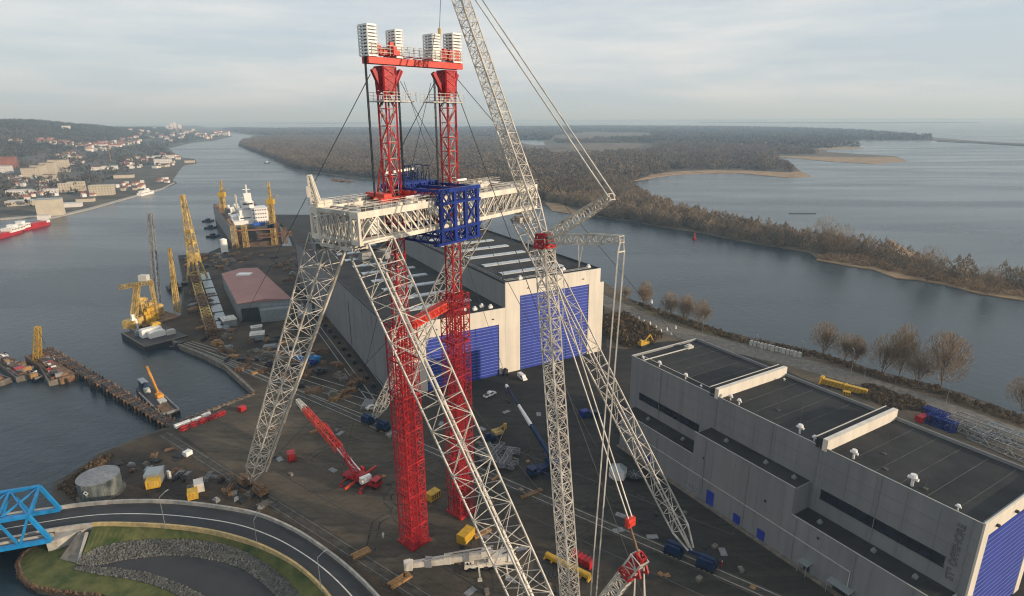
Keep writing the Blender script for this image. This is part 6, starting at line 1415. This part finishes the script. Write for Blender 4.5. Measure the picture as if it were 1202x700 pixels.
b = MB(); b.bar(DK.P(60, rside * (cw - 6), 15), DK.P(60, rside * (cw - 6), 36), 1.2); b.bar(DK.P(60, rside * (cw - 6), 28), DK.P(70, rside * (cw - 4), 33), .6); b.build('foremast', 'cap', s)
b = MB(); sb(b, 10, 14.5, 0, 9, 11, 17); b.build('blue_cover', mat('tarpaulin_blue', (.02, .1, .42), .6, .15, 1), s)
rr_ = random.Random(12)
for q in range(34):
    b = MB(); a = rr_.uniform(42, DL - 12); w_ = rr_.uniform(-13, 11); b_ = rr_.uniform(2, 5); sb(b, a, a + b_, w_, w_ + rr_.uniform(1.5, 4), 15, 15 + rr_.uniform(1.5, 7)); b.build('deck_equipment', rr_.choice(['whitep', 'cap', 'steel', 'galv', 'whitep']), s)
for q in range(6): b = MB(); w_ = -14 + q * 5; b.lattice(DK.P(3 + q, rside * (cw + w_), 4), DK.P(5 + q, rside * (cw + w_ * .9), 14), 2.4, ch=.4, br=.3, seg=3, cross=True); b.build('hull_scaffold', 'rust', s)
# floating fender pontoons left of dock
for i, (px, py) in enumerate(((246, 260), (249, 268), (252, 278))):
    b = MB(); c = at(px, py, -2); b.box(c.x - 6, c.x + 3, c.y - 4, c.y + 4, -2.2, -.6); b.box(c.x - 3, c.x, c.y - 2, c.y + 2, -.6, 1.0); solo('work_pontoon', b, 'dark', 'small dark work pontoon moored along the left side of the dry dock', 'pontoon', 'small dark pontoons beside the dry dock')
c = at(264, 296); b = MB(); b.cyl(c, 2.6, 0, 10, 16); b.cyl(c, 2.6, 10, 11, 16, .4); solo('white_silo', b, 'whitep', 'short white silo at the left front corner of the dry dock', 'silo')
# yard clutter: stacks, pallets, beams (individual)
rr_ = random.Random(44)
def region(n, polypx, seed):
    rng = np.random.default_rng(seed); return scatter([(p.x, p.y) for p in PZ(polypx)], n, rng)
proto = {}
def mkstack(kind):
    b = MB(); f_ = F0()
    if kind == 0:
        for k in range(5): b.fbox(f_, -3 + (k % 2) * .4, 3, -1.6 + k * .62, -1.1 + k * .62, .02, .5); b.fbox(f_, -2.6, 2.6 - (k % 3) * .5, -1.4 + k * .6, -1.0 + k * .6, .5, .95)
    elif kind == 1:
        for k in range(4): b.fbox(f_, -1.8, 1.8 - k * .2, -1.2, 1.2, k * .4 + .02, k * .4 + .34)
        b.fbox(f_, -1.2, .4, -.8, .6, 1.65, 2.3)
    else:
        b.lattice((-3.5, 0, .9), (3.5, 0, .9), 1.6, ch=.25, br=.18, seg=5)
    return b
names = [('steel_stack', 'low stack of %s steel beams', 'steel stack'), ('plate_stack', 'small pile of %s plates', 'plate stack'), ('scaffold_section', 'flat %s lattice section', 'lattice section')]
cols = [('rust', 'rusty'), ('steel', 'grey'), ('dark', 'dark'), ('timber', 'ochre'), ('oldconc', 'pale grey'), ('rust', 'rusty')]
src = {}
def clutter(P, zone, zz=0.0, sc_=1.0, tint=None):
    for (x, y) in P:
        k = rr_.choice([0, 0, 1, 2]); mi = rr_.randrange(len(cols)); key = (k, cols[mi][1])
        if key not in src:
            o = mkstack(k).build(names[k][0], cols[mi][0]); src[key] = o
        else: o = src[key].copy(); col.objects.link(o)
        place(o, (x, y, zz), rr_.uniform(0, PI), rr_.uniform(.6, 1.2) * sc_)
        tag(o, names[k][1] % cols[mi][1].replace('rusty', 'rusty') + ' ' + zone, names[k][2], names[k][1] % cols[mi][1] + ' ' + zone)
clutter(region(80, [(300, 395), (345, 385), (430, 455), (440, 478), (400, 470), (320, 445), (280, 432)], 1), 'between the quay and the hall')
clutter(region(45, [(225, 345), (240, 340), (300, 430), (268, 425), (215, 398)], 2), 'at the quay edge left of the shed')
clutter(region(60, [(212, 303), (258, 297), (300, 296), (280, 318), (225, 318)], 3), 'in front of the dry dock')
clutter(region(36, [(305, 300), (345, 296), (372, 345), (350, 345)], 4), 'right of the red-roofed shed')
clutter(region(26, [(130, 545), (200, 525), (280, 590), (250, 590)], 5), 'on the brown earth by the tank', sc_=.55)
clutter(region(14, [(245, 560), (270, 560), (320, 600), (290, 598)], 6), 'around the foot of the left gantry leg', sc_=.6)
b = MB()
for q in range(5):
    p = at(352 + q * 5, 424 + (q % 2) * 4); b = MB(); b.box(p.x - 1.6, p.x + 1.6, p.y - 1.2, p.y + 1.2, .02, 1.8); b.box(p.x - 1.2, p.x + 1, p.y - .8, p.y + .9, 1.8, 2.3)
    solo('blue_container', b, 'blue' if q % 2 else 'bridgeblue', 'blue tarpaulin-covered crate in the stack yard below the hall wall', 'crate', 'blue crates in the shipyard stack area')
# pier
PA, PB_ = at(206, 501, 0), at(52, 409, 0); d = unit(PA, PB_); PF = Frame(PA, math.atan2(d.y, d.x)); PL = (PB_ - PA).length
t = thing('timber_pier', 'long dark timber pier running diagonally out from the quay corner', 'pier', tuple(PA))
b = MB(); b.fbox(PF, 0, PL, -1.7, 1.7, -.5, .1); 
b.build('deck', 'dark', t)
b = MB(); b.fbox(PF, 0, PL, -1.0, -.7, .1, .3); b.fbox(PF, 0, PL, .7, 1.0, .1, .3); b.build('rail', 'rust', t)
for q in range(int(PL / 3.0)):
    b = MB(); x = q * 3.0 + 2
    for s_ in (-1, 1): b.bar(PF.P(x, s_ * 2.1, -4), PF.P(x, s_ * 2.1, .9), .5, n=6)
    b.fbox(PF, x - .3, x + .3, -2.3, 2.3, -.4, .3); b.build('pile_bent', 'rust' if q % 3 else 'dark', t)
b = MB(); b.fbox(PF, PL * .62, PL * .95, 3, 9, -2, .6); b.fbox(PF, PL * .64, PL * .93, 5, 7.4, .6, 1.6); solo('long_barge', b, 'rust', 'long rusty barge with an ochre load moored along the outer end of the pier', 'barge')
for i, (px, py, h) in enumerate(((94, 447, 4), (108, 457, 5), (124, 464, 5))):
    b = MB(); c = at(px, py, -2); b.cyl(c, .6, -3, h - 2, 8); b.cyl((c.x + 1, c.y), .5, -3, h - 3, 8); solo('mooring_pile', b, 'dark', 'dark mooring pile standing in the water beside the pier', 'mooring pile', 'mooring piles below the pier')
# barges
def barge(label, a, c, wd, h, load, seed, hullm='oldconc'):
    f_, L = fr_px(*a, *c); f_ = Frame(at(*a, -2), f_.ang); t = thing('barge', label, 'barge', tuple(f_.P(L / 2, wd / 2)), None); b = MB()
    b.prism([tuple(f_.P(x, y))[:2] for x, y in ((0, 0), (L, 0), (L, wd), (0, wd))], -2.1, h - 2); b.build('hull', hullm, t)
    b = MB(); z = h - 2; b.fbox(f_, 0, L, 0, .5, z, z + .7); b.fbox(f_, 0, L, wd - .5, wd, z, z + .7); b.fbox(f_, 0, .5, .5, wd - .5, z, z + .7); b.fbox(f_, L - .5, L, .5, wd - .5, z, z + .7); b.build('coaming', 'oldconc', t)
    rs = random.Random(seed)
    for q in range(load):
        b = MB(); x = rs.uniform(1.5, L - 4); y = rs.uniform(1.5, wd - 3.5)
        if rs.random() < .5: b.fbox(f_, x, x + rs.uniform(1, 3.2), y, y + rs.uniform(1, 3), z, z + rs.uniform(.6, 2.4))
        else: b.bar(f_.P(x, y, z + .4), f_.P(x + rs.uniform(-1, 4), min(wd - 1, y + rs.uniform(2, 8)), z + .8), .6)
        b.build('cargo', rs.choice(['rust', 'rust', 'rust', 'timber', 'whitep', 'steel', 'red', 'dark', 'dark', 'oldconc']), t)
    return t
barge('rusty work barge with a pale edge loaded with scrap, right of the yellow crane', (58, 454), (84, 447.5), 32, 1.6, 120, 1)
barge('rusty barge with a red load left of the yellow crane', (20, 449.5), (40, 444), 38, 1.6, 130, 2)
barge('dark barge with scattered timber cut by the left picture edge', (-12, 458), (15, 449), 42, 1.5, 120, 3)
barge('narrow dark pontoon under the yellow crane', (42, 449), (52, 446), 34, 1.2, 18, 4, 'dark')
crane_jib('barge_crane', 'bright yellow lattice crane standing upright on the narrow pontoon among the barges', (45, 426), (44, 384), 2.2, 1.9, 'yellow', z0=-.8, portal=False, cab=False, ballast=False, ch=.35, br=.22)
# workboat with blue cabin and orange crane
f_, L = fr_px(190, 493, 155, 458); f_ = Frame(at(190, 493, -2), f_.ang); wv = abs(f_.loc(at(212, 486, -2))[1]); sg2 = 1 if f_.loc(at(212, 486, -2))[1] > 0 else -1
t = thing('workboat', 'dark flat workboat with a blue cabin and an orange deck crane moored by the pier', 'boat', tuple(f_.P(L / 2, sg2 * wv / 2)))
b = MB(); b.prism([tuple(f_.P(x, sg2 * y))[:2] for x, y in ((0, 0), (0, wv), (L * .75, wv), (L * .95, wv * .75), (L, wv * .4), (L * .93, wv * .1), (L * .7, 0))], -2.1, -.6); b.build('hull', 'dark', t)
def wb(mb, x0, x1, y0, y1, z0, z1): a, c = sorted((sg2 * y0, sg2 * y1)); return mb.fbox(f_, x0, x1, a, c, z0, z1)
b = MB(); wb(b, 0, L * .75, 0, .4, -.6, .2); wb(b, 0, L * .75, wv - .4, wv, -.6, .2); wb(b, 0, .4, .4, wv - .4, -.6, .2); b.build('bulwark', 'steel', t)
b = MB(); wb(b, L * .78, L * .92, wv * .3, wv * .62, -.6, 2.8); b.build('cabin', 'darkblue', t); b = MB(); wb(b, L * .77, L * .93, wv * .28, wv * .64, 2.8, 3.1); b.build('cabin_roof', 'galv', t)
b = MB(); wb(b, L * .7, L * .76, wv * .3, wv * .6, -.6, 1.0); b.build('winch', 'cap', t)
b = MB(); wb(b, L * .42, L * .52, wv * .55, wv * .9, -.6, 1.2); q = f_.P(L * .48, sg2 * wv * .7, 1.2); e = f_.P(L * .85, sg2 * wv * .85, 8); b.bar(q, e, .8); b.bar(q + Vector((0, 0, 1)), e, .4); b.bar(e, e + Vector((0, 0, -3)), .2); b.build('deck_crane', mat('orange_paint', (.62, .26, .04), .5, .25, .8), t)
b = MB(); wb(b, L * .3, L * .4, wv * .45, wv * .85, -.6, .3); b.build('crane_base', 'cap', t)
b = MB(); wb(b, L * .04, L * .28, wv * .2, wv * .8, -.6, -.3); b.build('deck_plate', 'rust', t)
# small moored boat near quay
b = MB(); c = at(213, 408, -2); b.box(c.x - 5, c.x + 4, c.y - 2, c.y + 2, -2.2, -1.0); b.box(c.x - 2, c.x + 1, c.y - 1.2, c.y + 1.2, -1, .6); solo('small_boat', b, 'dark', 'small dark boat moored at the quay edge left of the tracks', 'boat')
fr, L = fr_px(201, 338, 214, 336); b = MB(); b.fbox(fr, -2, L, -3, 6, -2.2, 0.4); b.fbox(fr, 0, 4, 0, 3, .4, 3); b.fbox(fr, 6, 9, -2, 2, .4, 2.4); solo('service_pontoon', b, 'dark', 'dark service pontoon moored on the river side of the tall yellow crane', 'pontoon')
# ---------------------------------------------------------------- RIVER TRAFFIC
def boat(name, label, a, c, wd, hullm, decks, hz_=2.0, mast=None):
    f_, L = fr_px(*a, *c); f_ = Frame(at(*a, -2), f_.ang); t = thing(name, label, 'boat', tuple(f_.P(L / 2, 0)))
    b = MB(); b.prism([tuple(f_.P(x, y))[:2] for x, y in ((0, -wd / 2 * .8), (L * .8, -wd / 2), (L * .94, -wd / 4), (L, 0), (L * .94, wd / 4), (L * .8, wd / 2), (0, wd / 2 * .8))], -2.1, hz_ - 2); b.build('hull', hullm, t)
    for x0, x1, w_, z0, z1, m in decks: b = MB(); b.fbox(f_, x0 * L, x1 * L, -w_ / 2, w_ / 2, z0 - 2, z1 - 2.25); b.fbox(f_, x0 * L - .3, x1 * L + .3, -w_ / 2 - .3, w_ / 2 + .3, z1 - 2.25, z1 - 2); b.build('deck_house', m, t)
    b = MB(); x = decks[0][0] * L + .5
    for x0, x1, w_, z0, z1, m in decks[:1]:
        n = int((x1 - x0) * L / 2.2)
        for q in range(n): b.fbox(f_, x0 * L + 1 + q * 2.2, x0 * L + 2.2 + q * 2.2, -w_ / 2 - .06, w_ / 2 + .06, (z0 + z1) / 2 - 2, (z0 + z1) / 2 - 1)
    b.build('windows', 'glass', t); return t
boat('ferry', 'white passenger ferry moored at the far town quay', (163, 230.5), (181, 226.5), 8, 'whitep', [(.05, .85, 6.5, 1.8, 4.2, 'whitep'), (.15, .65, 5.5, 4.2, 6.4, 'whitep'), (.5, .62, 4, 6.4, 8.5, 'whitep')], 1.8)
boat('cargo_ship', 'red-hulled river ship with red deck load near the left picture edge', (22, 271.5), (59, 262.5), 11, 'red', [(.02, .25, 9, 2.4, 6.5, 'whitep'), (.3, .78, 8, 2.4, 4.6, 'red'), (.82, .93, 6, 2.4, 4.5, 'whitep'), (.05, .15, 6, 6.5, 9, 'whitep')], 2.4)
boat('cargo_ship', 'white-topped red ship partly cut off by the left picture edge', (-14, 283), (26, 271.5), 11, 'red', [(.55, .98, 9, 2.4, 6.2, 'whitep'), (.05, .5, 8, 2.4, 4, 'red'), (.7, .82, 6, 6.2, 8.6, 'whitep')], 2.4)
boat('motor_boat', 'tiny dark boat on the channel off the wooded island', (311, 192), (317, 191.5), 6, 'dark', [(.2, .6, 4, 1.8, 5, 'whitep')], 1.8)
t = thing('navigation_buoy', 'red navigation buoy floating in the right channel', 'buoy', tuple(at(815, 281, -2)))
c = at(815, 281, -2); b = MB(); b.cyl(c, 1.9, -2.2, -.8, 14); b.cyl(c, 1.2, -.8, .4, 12, .7); b.build('float', 'red', t); b = MB(); b.cyl(c, .7, .4, 2.6, 10, .25); b.bar((c.x, c.y, 2.6), (c.x, c.y, 3.4), 1.1); b.build('top_mark', 'orangered', t)
for i, (px, py, l) in enumerate(((394, 211.6, 14), (403, 213.0, 22), (411, 213.6, 12))):
    b = MB(); c = at(px, py, -2); b.box(c.x - l / 2, c.x + l / 2, c.y - 3, c.y + 3, -2.2, -.4); b.box(c.x - l / 4, c.x, c.y - 2, c.y + 2, -.4, 2.0); solo('moored_lighter', b, 'rust', 'rusty lighter lying off the wooded island shore beyond the gantry', 'lighter', 'rusty lighters moored off the island')
b = MB(); c = at(942, 251, -2); b.box(c.x - 14, c.x + 14, c.y - 1.2, c.y + 1.2, -2.1, -1.5); solo('floating_boom', b, 'dark', 'thin dark floating log line on the wide right water', 'floating boom')
# ---------------------------------------------------------------- TOWN ON THE LEFT BANK
HP = {}
def house(px, py, wpx, hpx, wallm, roofm, label, group=None, ratio=.6, flat=False, name='house', rot=None, seed=0, wins=True):
    P = hit(px, py); D_ = (P - Vector((0, 0, CH))).length; Wm = wpx * D_ / F; Hm = hpx * D_ / F
    rs = random.Random(int(px * 31 + py * 17)); ang = rot if rot is not None else rs.uniform(-.5, .5)
    t = thing(name, label, 'building' if name != 'house' else 'house', tuple(P), group); Dm = max(6, min(Wm * ratio, 16)); f_ = Frame(P, ang)
    b = MB(); z0 = P.z - 3; b.fbox(f_, -Wm / 2, Wm / 2, -Dm / 2, Dm / 2, z0, P.z + Hm); b.build('wall', wallm, t)
    b = MB()
    if flat: b.fbox(f_, -Wm / 2 - .2, Wm / 2 + .2, -Dm / 2 - .2, Dm / 2 + .2, P.z + Hm, P.z + Hm + .6)
    else:
        k = 0; e = .5; zr = P.z + Hm; b.v = [tuple(f_.P(x, y, z)) for x, y, z in ((-Wm / 2 - e, -Dm / 2 - e, zr), (Wm / 2 + e, -Dm / 2 - e, zr), (Wm / 2 + e, Dm / 2 + e, zr), (-Wm / 2 - e, Dm / 2 + e, zr), (-Wm / 2 - e, 0, zr + Dm * .38), (Wm / 2 + e, 0, zr + Dm * .38))]
        b.f = [(0, 1, 5, 4), (2, 3, 4, 5), (0, 4, 3), (1, 2, 5), (3, 2, 1, 0)]
    b.build('roof', roofm, t)
    if wins and hpx > 3.5 and hpx < 14:
        b = MB(); nz_ = max(1, int(Hm / 3.2)); nx_ = max(2, int(Wm / 3.4))
        for i in range(nx_):
            for j in range(nz_):
                x = -Wm / 2 + (i + .5) * Wm / nx_; z = P.z + (j + .45) * Hm / nz_; b.fbox(f_, x - .45, x + .45, -Dm / 2 - .06, -Dm / 2 + .1, z, z + 1.4)
        ny_ = max(1, int(Dm / 3.6))
        for i in range(ny_):
            for j in range(nz_): y = -Dm / 2 + (i + .5) * Dm / ny_; z = P.z + (j + .45) * Hm / nz_; b.fbox(f_, Wm / 2 - .1, Wm / 2 + .06, y - .6, y + .6, z, z + 1.4)
        b.build('windows', 'glass', t)
    return t
M['tcream'] = mat('town_cream_render', (.5, .44, .34), .8, .15, .1); M['troof'] = mat('town_roof', (.12, .09, .075), .85, .3, .1); M['tred'] = mat('town_red_roof', (.3, .12, .08), .8, .3, .1); M['twhite'] = mat('town_white_render', (.62, .6, .56), .8, .12, .1)
big = [(61, 253, 19, 15, 'tcream', 'galv', 'largest pale cube-shaped warehouse at the far river bank', True, 'warehouse'),
       (11, 197, 12, 9, 'tred', 'tred', 'red brick block near the left picture edge', True, 'apartment_block'), (6, 203, 11, 6, 'twhite', 'galv', 'white block beside the red brick block', True, 'apartment_block'),
       (36, 208, 11, 8, 'tcream', 'troof', 'first cream block of the long stepped tenement row', True, 'apartment_block'), (47, 206, 11, 9, 'tcream', 'troof', 'second cream block of the long stepped tenement row', True, 'apartment_block'),
       (58, 204, 11, 10, 'tcream', 'troof', 'third cream block of the long stepped tenement row', True, 'apartment_block'), (71, 202, 15, 11, 'tcream', 'troof', 'highest right-hand cream block of the stepped tenement row', True, 'apartment_block'),
       (60, 213, 10, 6, 'tcream', 'troof', 'single cream block below the stepped tenement row', True, 'apartment_block'), (79, 226, 11, 8, 'tcream', 'tcream', 'left half of the cream riverside block', True, 'warehouse'), (91, 224, 13, 8, 'tcream', 'tcream', 'right half of the cream riverside block', True, 'warehouse'),
       (121, 229, 19, 9, 'tcream', 'tcream', 'cream warehouse with long flat roof left of the ferry', True, 'warehouse'), (40, 228, 38, 4, 'twhite', 'cap', 'long low pale shed behind the cube warehouse', True, 'shed'), (30, 241, 26, 4, 'tcream', 'cap', 'low pale shed left of the cube warehouse', True, 'shed'),
       (52, 257, 9, 3, 'twhite', 'cap', 'small white quay building above the red ship', True, 'quay_building'), (86, 243, 14, 3.5, 'twhite', 'cap', 'white sheds on the quay right of the cube warehouse', True, 'shed'), (101, 237, 14, 3, 'tcream', 'troof', 'low cream shed on the town quay', True, 'shed'),
       (67, 197, 11, 4, 'tred', 'tred', 'pinkish roofed houses above the stepped tenement row', False, 'apartment_block'), (192, 193, 15, 5, 'twhite', 'cap', 'bright white mill building on the far headland', True, 'warehouse'), (188, 186, 24, 2.5, 'twhite', 'cap', 'long white roofed sheds on the far headland', True, 'shed'),
       (128, 199, 14, 3, 'twhite', 'cap', 'white low building in the trees below the chimney', True, 'shed'), (78, 152, 6, 3, 'twhite', 'cap', 'white hotel on top of the wooded ridge', True, 'building_on_ridge'), (223, 191, 9, 2.2, 'tcream', 'troof', 'low brown port buildings at the tip of the headland', True, 'shed'),
       (146, 209, 16, 3, 'tcream', 'troof', 'cream shed between wood and headland', True, 'shed'), (113, 200, 8, 3, 'twhite', 'troof', 'small white house in the wood left of the chimney', False, 'villa')]
for px, py, w_, h_, wm_, rm, lab, fl, nm in big: house(px, py, w_, h_, wm_, rm, lab, None, .55, fl, nm, rot=.35)
for i, (px, h_) in enumerate(((202, 6), (206, 7), (211.5, 5), (197, 4))): house(px, 152.5, 2.2, h_, 'twhite', 'cap', ['pale tower block on the horizon, second from left', 'tallest pale tower block on the horizon', 'rightmost pale tower block on the horizon', 'leftmost low tower block on the horizon'][i], None, 1, True, 'tower_block', rot=.3, wins=False)
P = hit(130, 190); t = thing('factory_chimney', 'thin brown factory chimney rising from the wood', 'chimney', tuple(P)); D_ = P.length; b = MB(); b.cyl(P, 2.2, P.z - 2, P.z + 12.5 * D_ / F, 12, 1.3); b.build('stack', 'rust', t); b = MB(); b.cyl(P, 1.7, P.z + 12.5 * D_ / F, P.z + 12.5 * D_ / F + 1.5, 12); b.build('rim', 'dark', t)
rr_ = random.Random(77)
bands = [(44, [(10, 165), (60, 166), (100, 171), (95, 174), (55, 169), (10, 167)], 'on the lower hillside terrace'), (64, [(98, 172), (160, 163), (165, 168), (120, 178), (100, 178)], 'in the bright hillside suburb'),
         (46, [(140, 190), (200, 178), (215, 186), (205, 198), (145, 198)], 'in the harbour district before the headland'), (40, [(150, 155), (215, 150), (240, 158), (205, 168), (165, 160)], 'in the distant town'),
         (26, [(225, 161), (270, 156), (272, 159), (240, 164)], 'on the far river bend'), (34, [(10, 205), (60, 214), (75, 232), (20, 236)], 'in the old dock quarter'), (34, [(95, 235), (150, 225), (205, 213), (200, 210), (140, 218), (100, 228)], 'along the town quay'), (22, [(60, 182), (95, 180), (100, 192), (85, 200)], 'above the tenement row')]
for n, pl, zone in bands:
    made = 0; xs = [p[0] for p in pl]; ys = [p[1] for p in pl]
    while made < n:
        x, y = rr_.uniform(min(xs), max(xs)), rr_.uniform(min(ys), max(ys))
        if not inpoly(np.array([x]), np.array([y]), pl)[0]: continue
        k = rr_.choice([0, 0, 1, 2]); wm_, rm, cn_ = [('twhite', 'tred', 'white house with a red roof'), ('tcream', 'troof', 'cream house with a dark roof'), ('twhite', 'cap', 'white flat-roofed building')][k]
        house(x, y, rr_.uniform(2.6, 5) * (1 if y > 165 else .8), rr_.uniform(1.6, 2.8), wm_, rm, 'small %s %s' % (cn_, zone), 'small %s %s' % (cn_, zone), .7, k == 2, wins=False); made += 1
# town trees seen singly along quay: handled by the hillside wood
# quay road strip on the left bank
lay('town_quay', [(0, 256), (45, 252.5), (58, 254.5), (105, 243.8), (160, 228.6), (190, 220.8), (205, 213.5), (205, 214.8), (190, 222.2), (160, 230.2), (105, 245.6), (58, 256.6), (45, 254), (0, 257.4)], 'paleconc', -.9)
# ropes, cables on yard
# ---------------------------------------------------------------- HAZE, SKY, SUN, CAMERA
HAZE = 0.00016
hz = MB().box(-30000, 30000, -3000, 45000, -2.6, 320).build('haze', 'white')
hm = bpy.data.materials.new('valley_haze'); hm.use_nodes = True; nt = hm.node_tree
for n in list(nt.nodes):
    if n.type != 'OUTPUT_MATERIAL': nt.nodes.remove(n)
vs = nt.nodes.new('ShaderNodeVolumeScatter'); vs.inputs['Density'].default_value = HAZE; vs.inputs['Anisotropy'].default_value = 0.1; vs.inputs['Color'].default_value = (0.5, 0.75, 1, 1)
va = nt.nodes.new('ShaderNodeVolumeAbsorption'); va.inputs['Color'].default_value = (0.6, 0.8, 0.97, 1); va.inputs['Density'].default_value = HAZE * .3; ad = nt.nodes.new('ShaderNodeAddShader')
nt.links.new(vs.outputs['Volume'], ad.inputs[0]); nt.links.new(va.outputs['Volume'], ad.inputs[1]); nt.links.new(ad.outputs['Shader'], [n for n in nt.nodes if n.type == 'OUTPUT_MATERIAL'][0].inputs['Volume'])
hz.data.materials[0] = hm; hz['kind'] = 'structure'
SUN_EL, SUN_AZ = R(11.0), R(-22.0)
w = bpy.data.worlds.new('World'); sc.world = w; w.use_nodes = True; nt = w.node_tree
bg = nt.nodes['Background']; sky = nt.nodes.new('ShaderNodeTexSky'); sky.sky_type = 'NISHITA'; sky.sun_disc = False
sky.sun_elevation = R(16); sky.sun_rotation = PI / 2 - SUN_AZ; sky.altitude = 100; sky.dust_density = 2.0; sky.air_density = 1.2
tc = nt.nodes.new('ShaderNodeTexCoord'); mp = nt.nodes.new('ShaderNodeMapping'); mp.inputs['Scale'].default_value = (1.0, 1.0, 8.0)
nt.links.new(tc.outputs['Generated'], mp.inputs['Vector'])
cn = nt.nodes.new('ShaderNodeTexNoise'); cn.inputs['Scale'].default_value = 2.2; cn.inputs['Detail'].default_value = 8; cn.inputs['Roughness'].default_value = 0.55
nt.links.new(mp.outputs['Vector'], cn.inputs['Vector'])
m1 = nt.nodes.new('ShaderNodeMix'); m1.data_type = 'RGBA'; m1.inputs['Factor'].default_value = .75; nt.links.new(sky.outputs['Color'], m1.inputs['A']); m1.inputs['B'].default_value = (6.5, 7.5, 8.6, 1)
cr = nt.nodes.new('ShaderNodeMapRange'); cr.inputs['From Min'].default_value = .42; cr.inputs['From Max'].default_value = .68; cr.inputs['To Min'].default_value = 0; cr.inputs['To Max'].default_value = .75
nt.links.new(cn.outputs['Fac'], cr.inputs['Value'])
mx = nt.nodes.new('ShaderNodeMix'); mx.data_type = 'RGBA'
nt.links.new(cr.outputs['Result'], mx.inputs['Factor']); nt.links.new(m1.outputs['Result'], mx.inputs['A']); mx.inputs['B'].default_value = (9.4, 9.2, 8.8, 1)
nt.links.new(mx.outputs['Result'], bg.inputs['Color']); bg.inputs['Strength'].default_value = 0.1
sl_ = bpy.data.lights.new('Sun', 'SUN'); sl_.energy = 5.0; sl_.angle = R(0.6); sl_.color = (1.0, 0.85, 0.66)
so = bpy.data.objects.new('Sun', sl_); col.objects.link(so)
sd = Vector((math.cos(SUN_EL) * math.cos(SUN_AZ), math.cos(SUN_EL) * math.sin(SUN_AZ), math.sin(SUN_EL)))
so.rotation_euler = sd.to_track_quat('Z', 'Y').to_euler(); so.location = (0, 0, 200)
cd = bpy.data.cameras.new('Camera'); co = bpy.data.objects.new('Camera', cd); col.objects.link(co); sc.camera = co
cd.sensor_width = 36; cd.sensor_fit = 'HORIZONTAL'; cd.lens = F / PW * 36; cd.clip_start = 1; cd.clip_end = 120000
fwd = Vector((0, math.cos(PIT), -math.sin(PIT))); q = fwd.to_track_quat('-Z', 'Y')
co.rotation_mode = 'QUATERNION'; co.rotation_quaternion = q @ Matrix.Rotation(-ROLL, 4, 'Z').to_quaternion()
co.location = (0, 0, CH)
sc.view_settings.view_transform = 'Standard'; sc.view_settings.look = 'None'; sc.view_settings.exposure = 0
sc.cycles.max_bounces = 5; sc.cycles.diffuse_bounces = 2; sc.cycles.glossy_bounces = 2; sc.cycles.transmission_bounces = 3; sc.cycles.volume_bounces = 0
sc.cycles.use_denoising = True; sc.cycles.filter_width = 1.15; sc.cycles.caustics_reflective = False; sc.cycles.caustics_refractive = False
try: sc.cycles.denoiser = 'OPENIMAGEDENOISE'
except Exception: pass
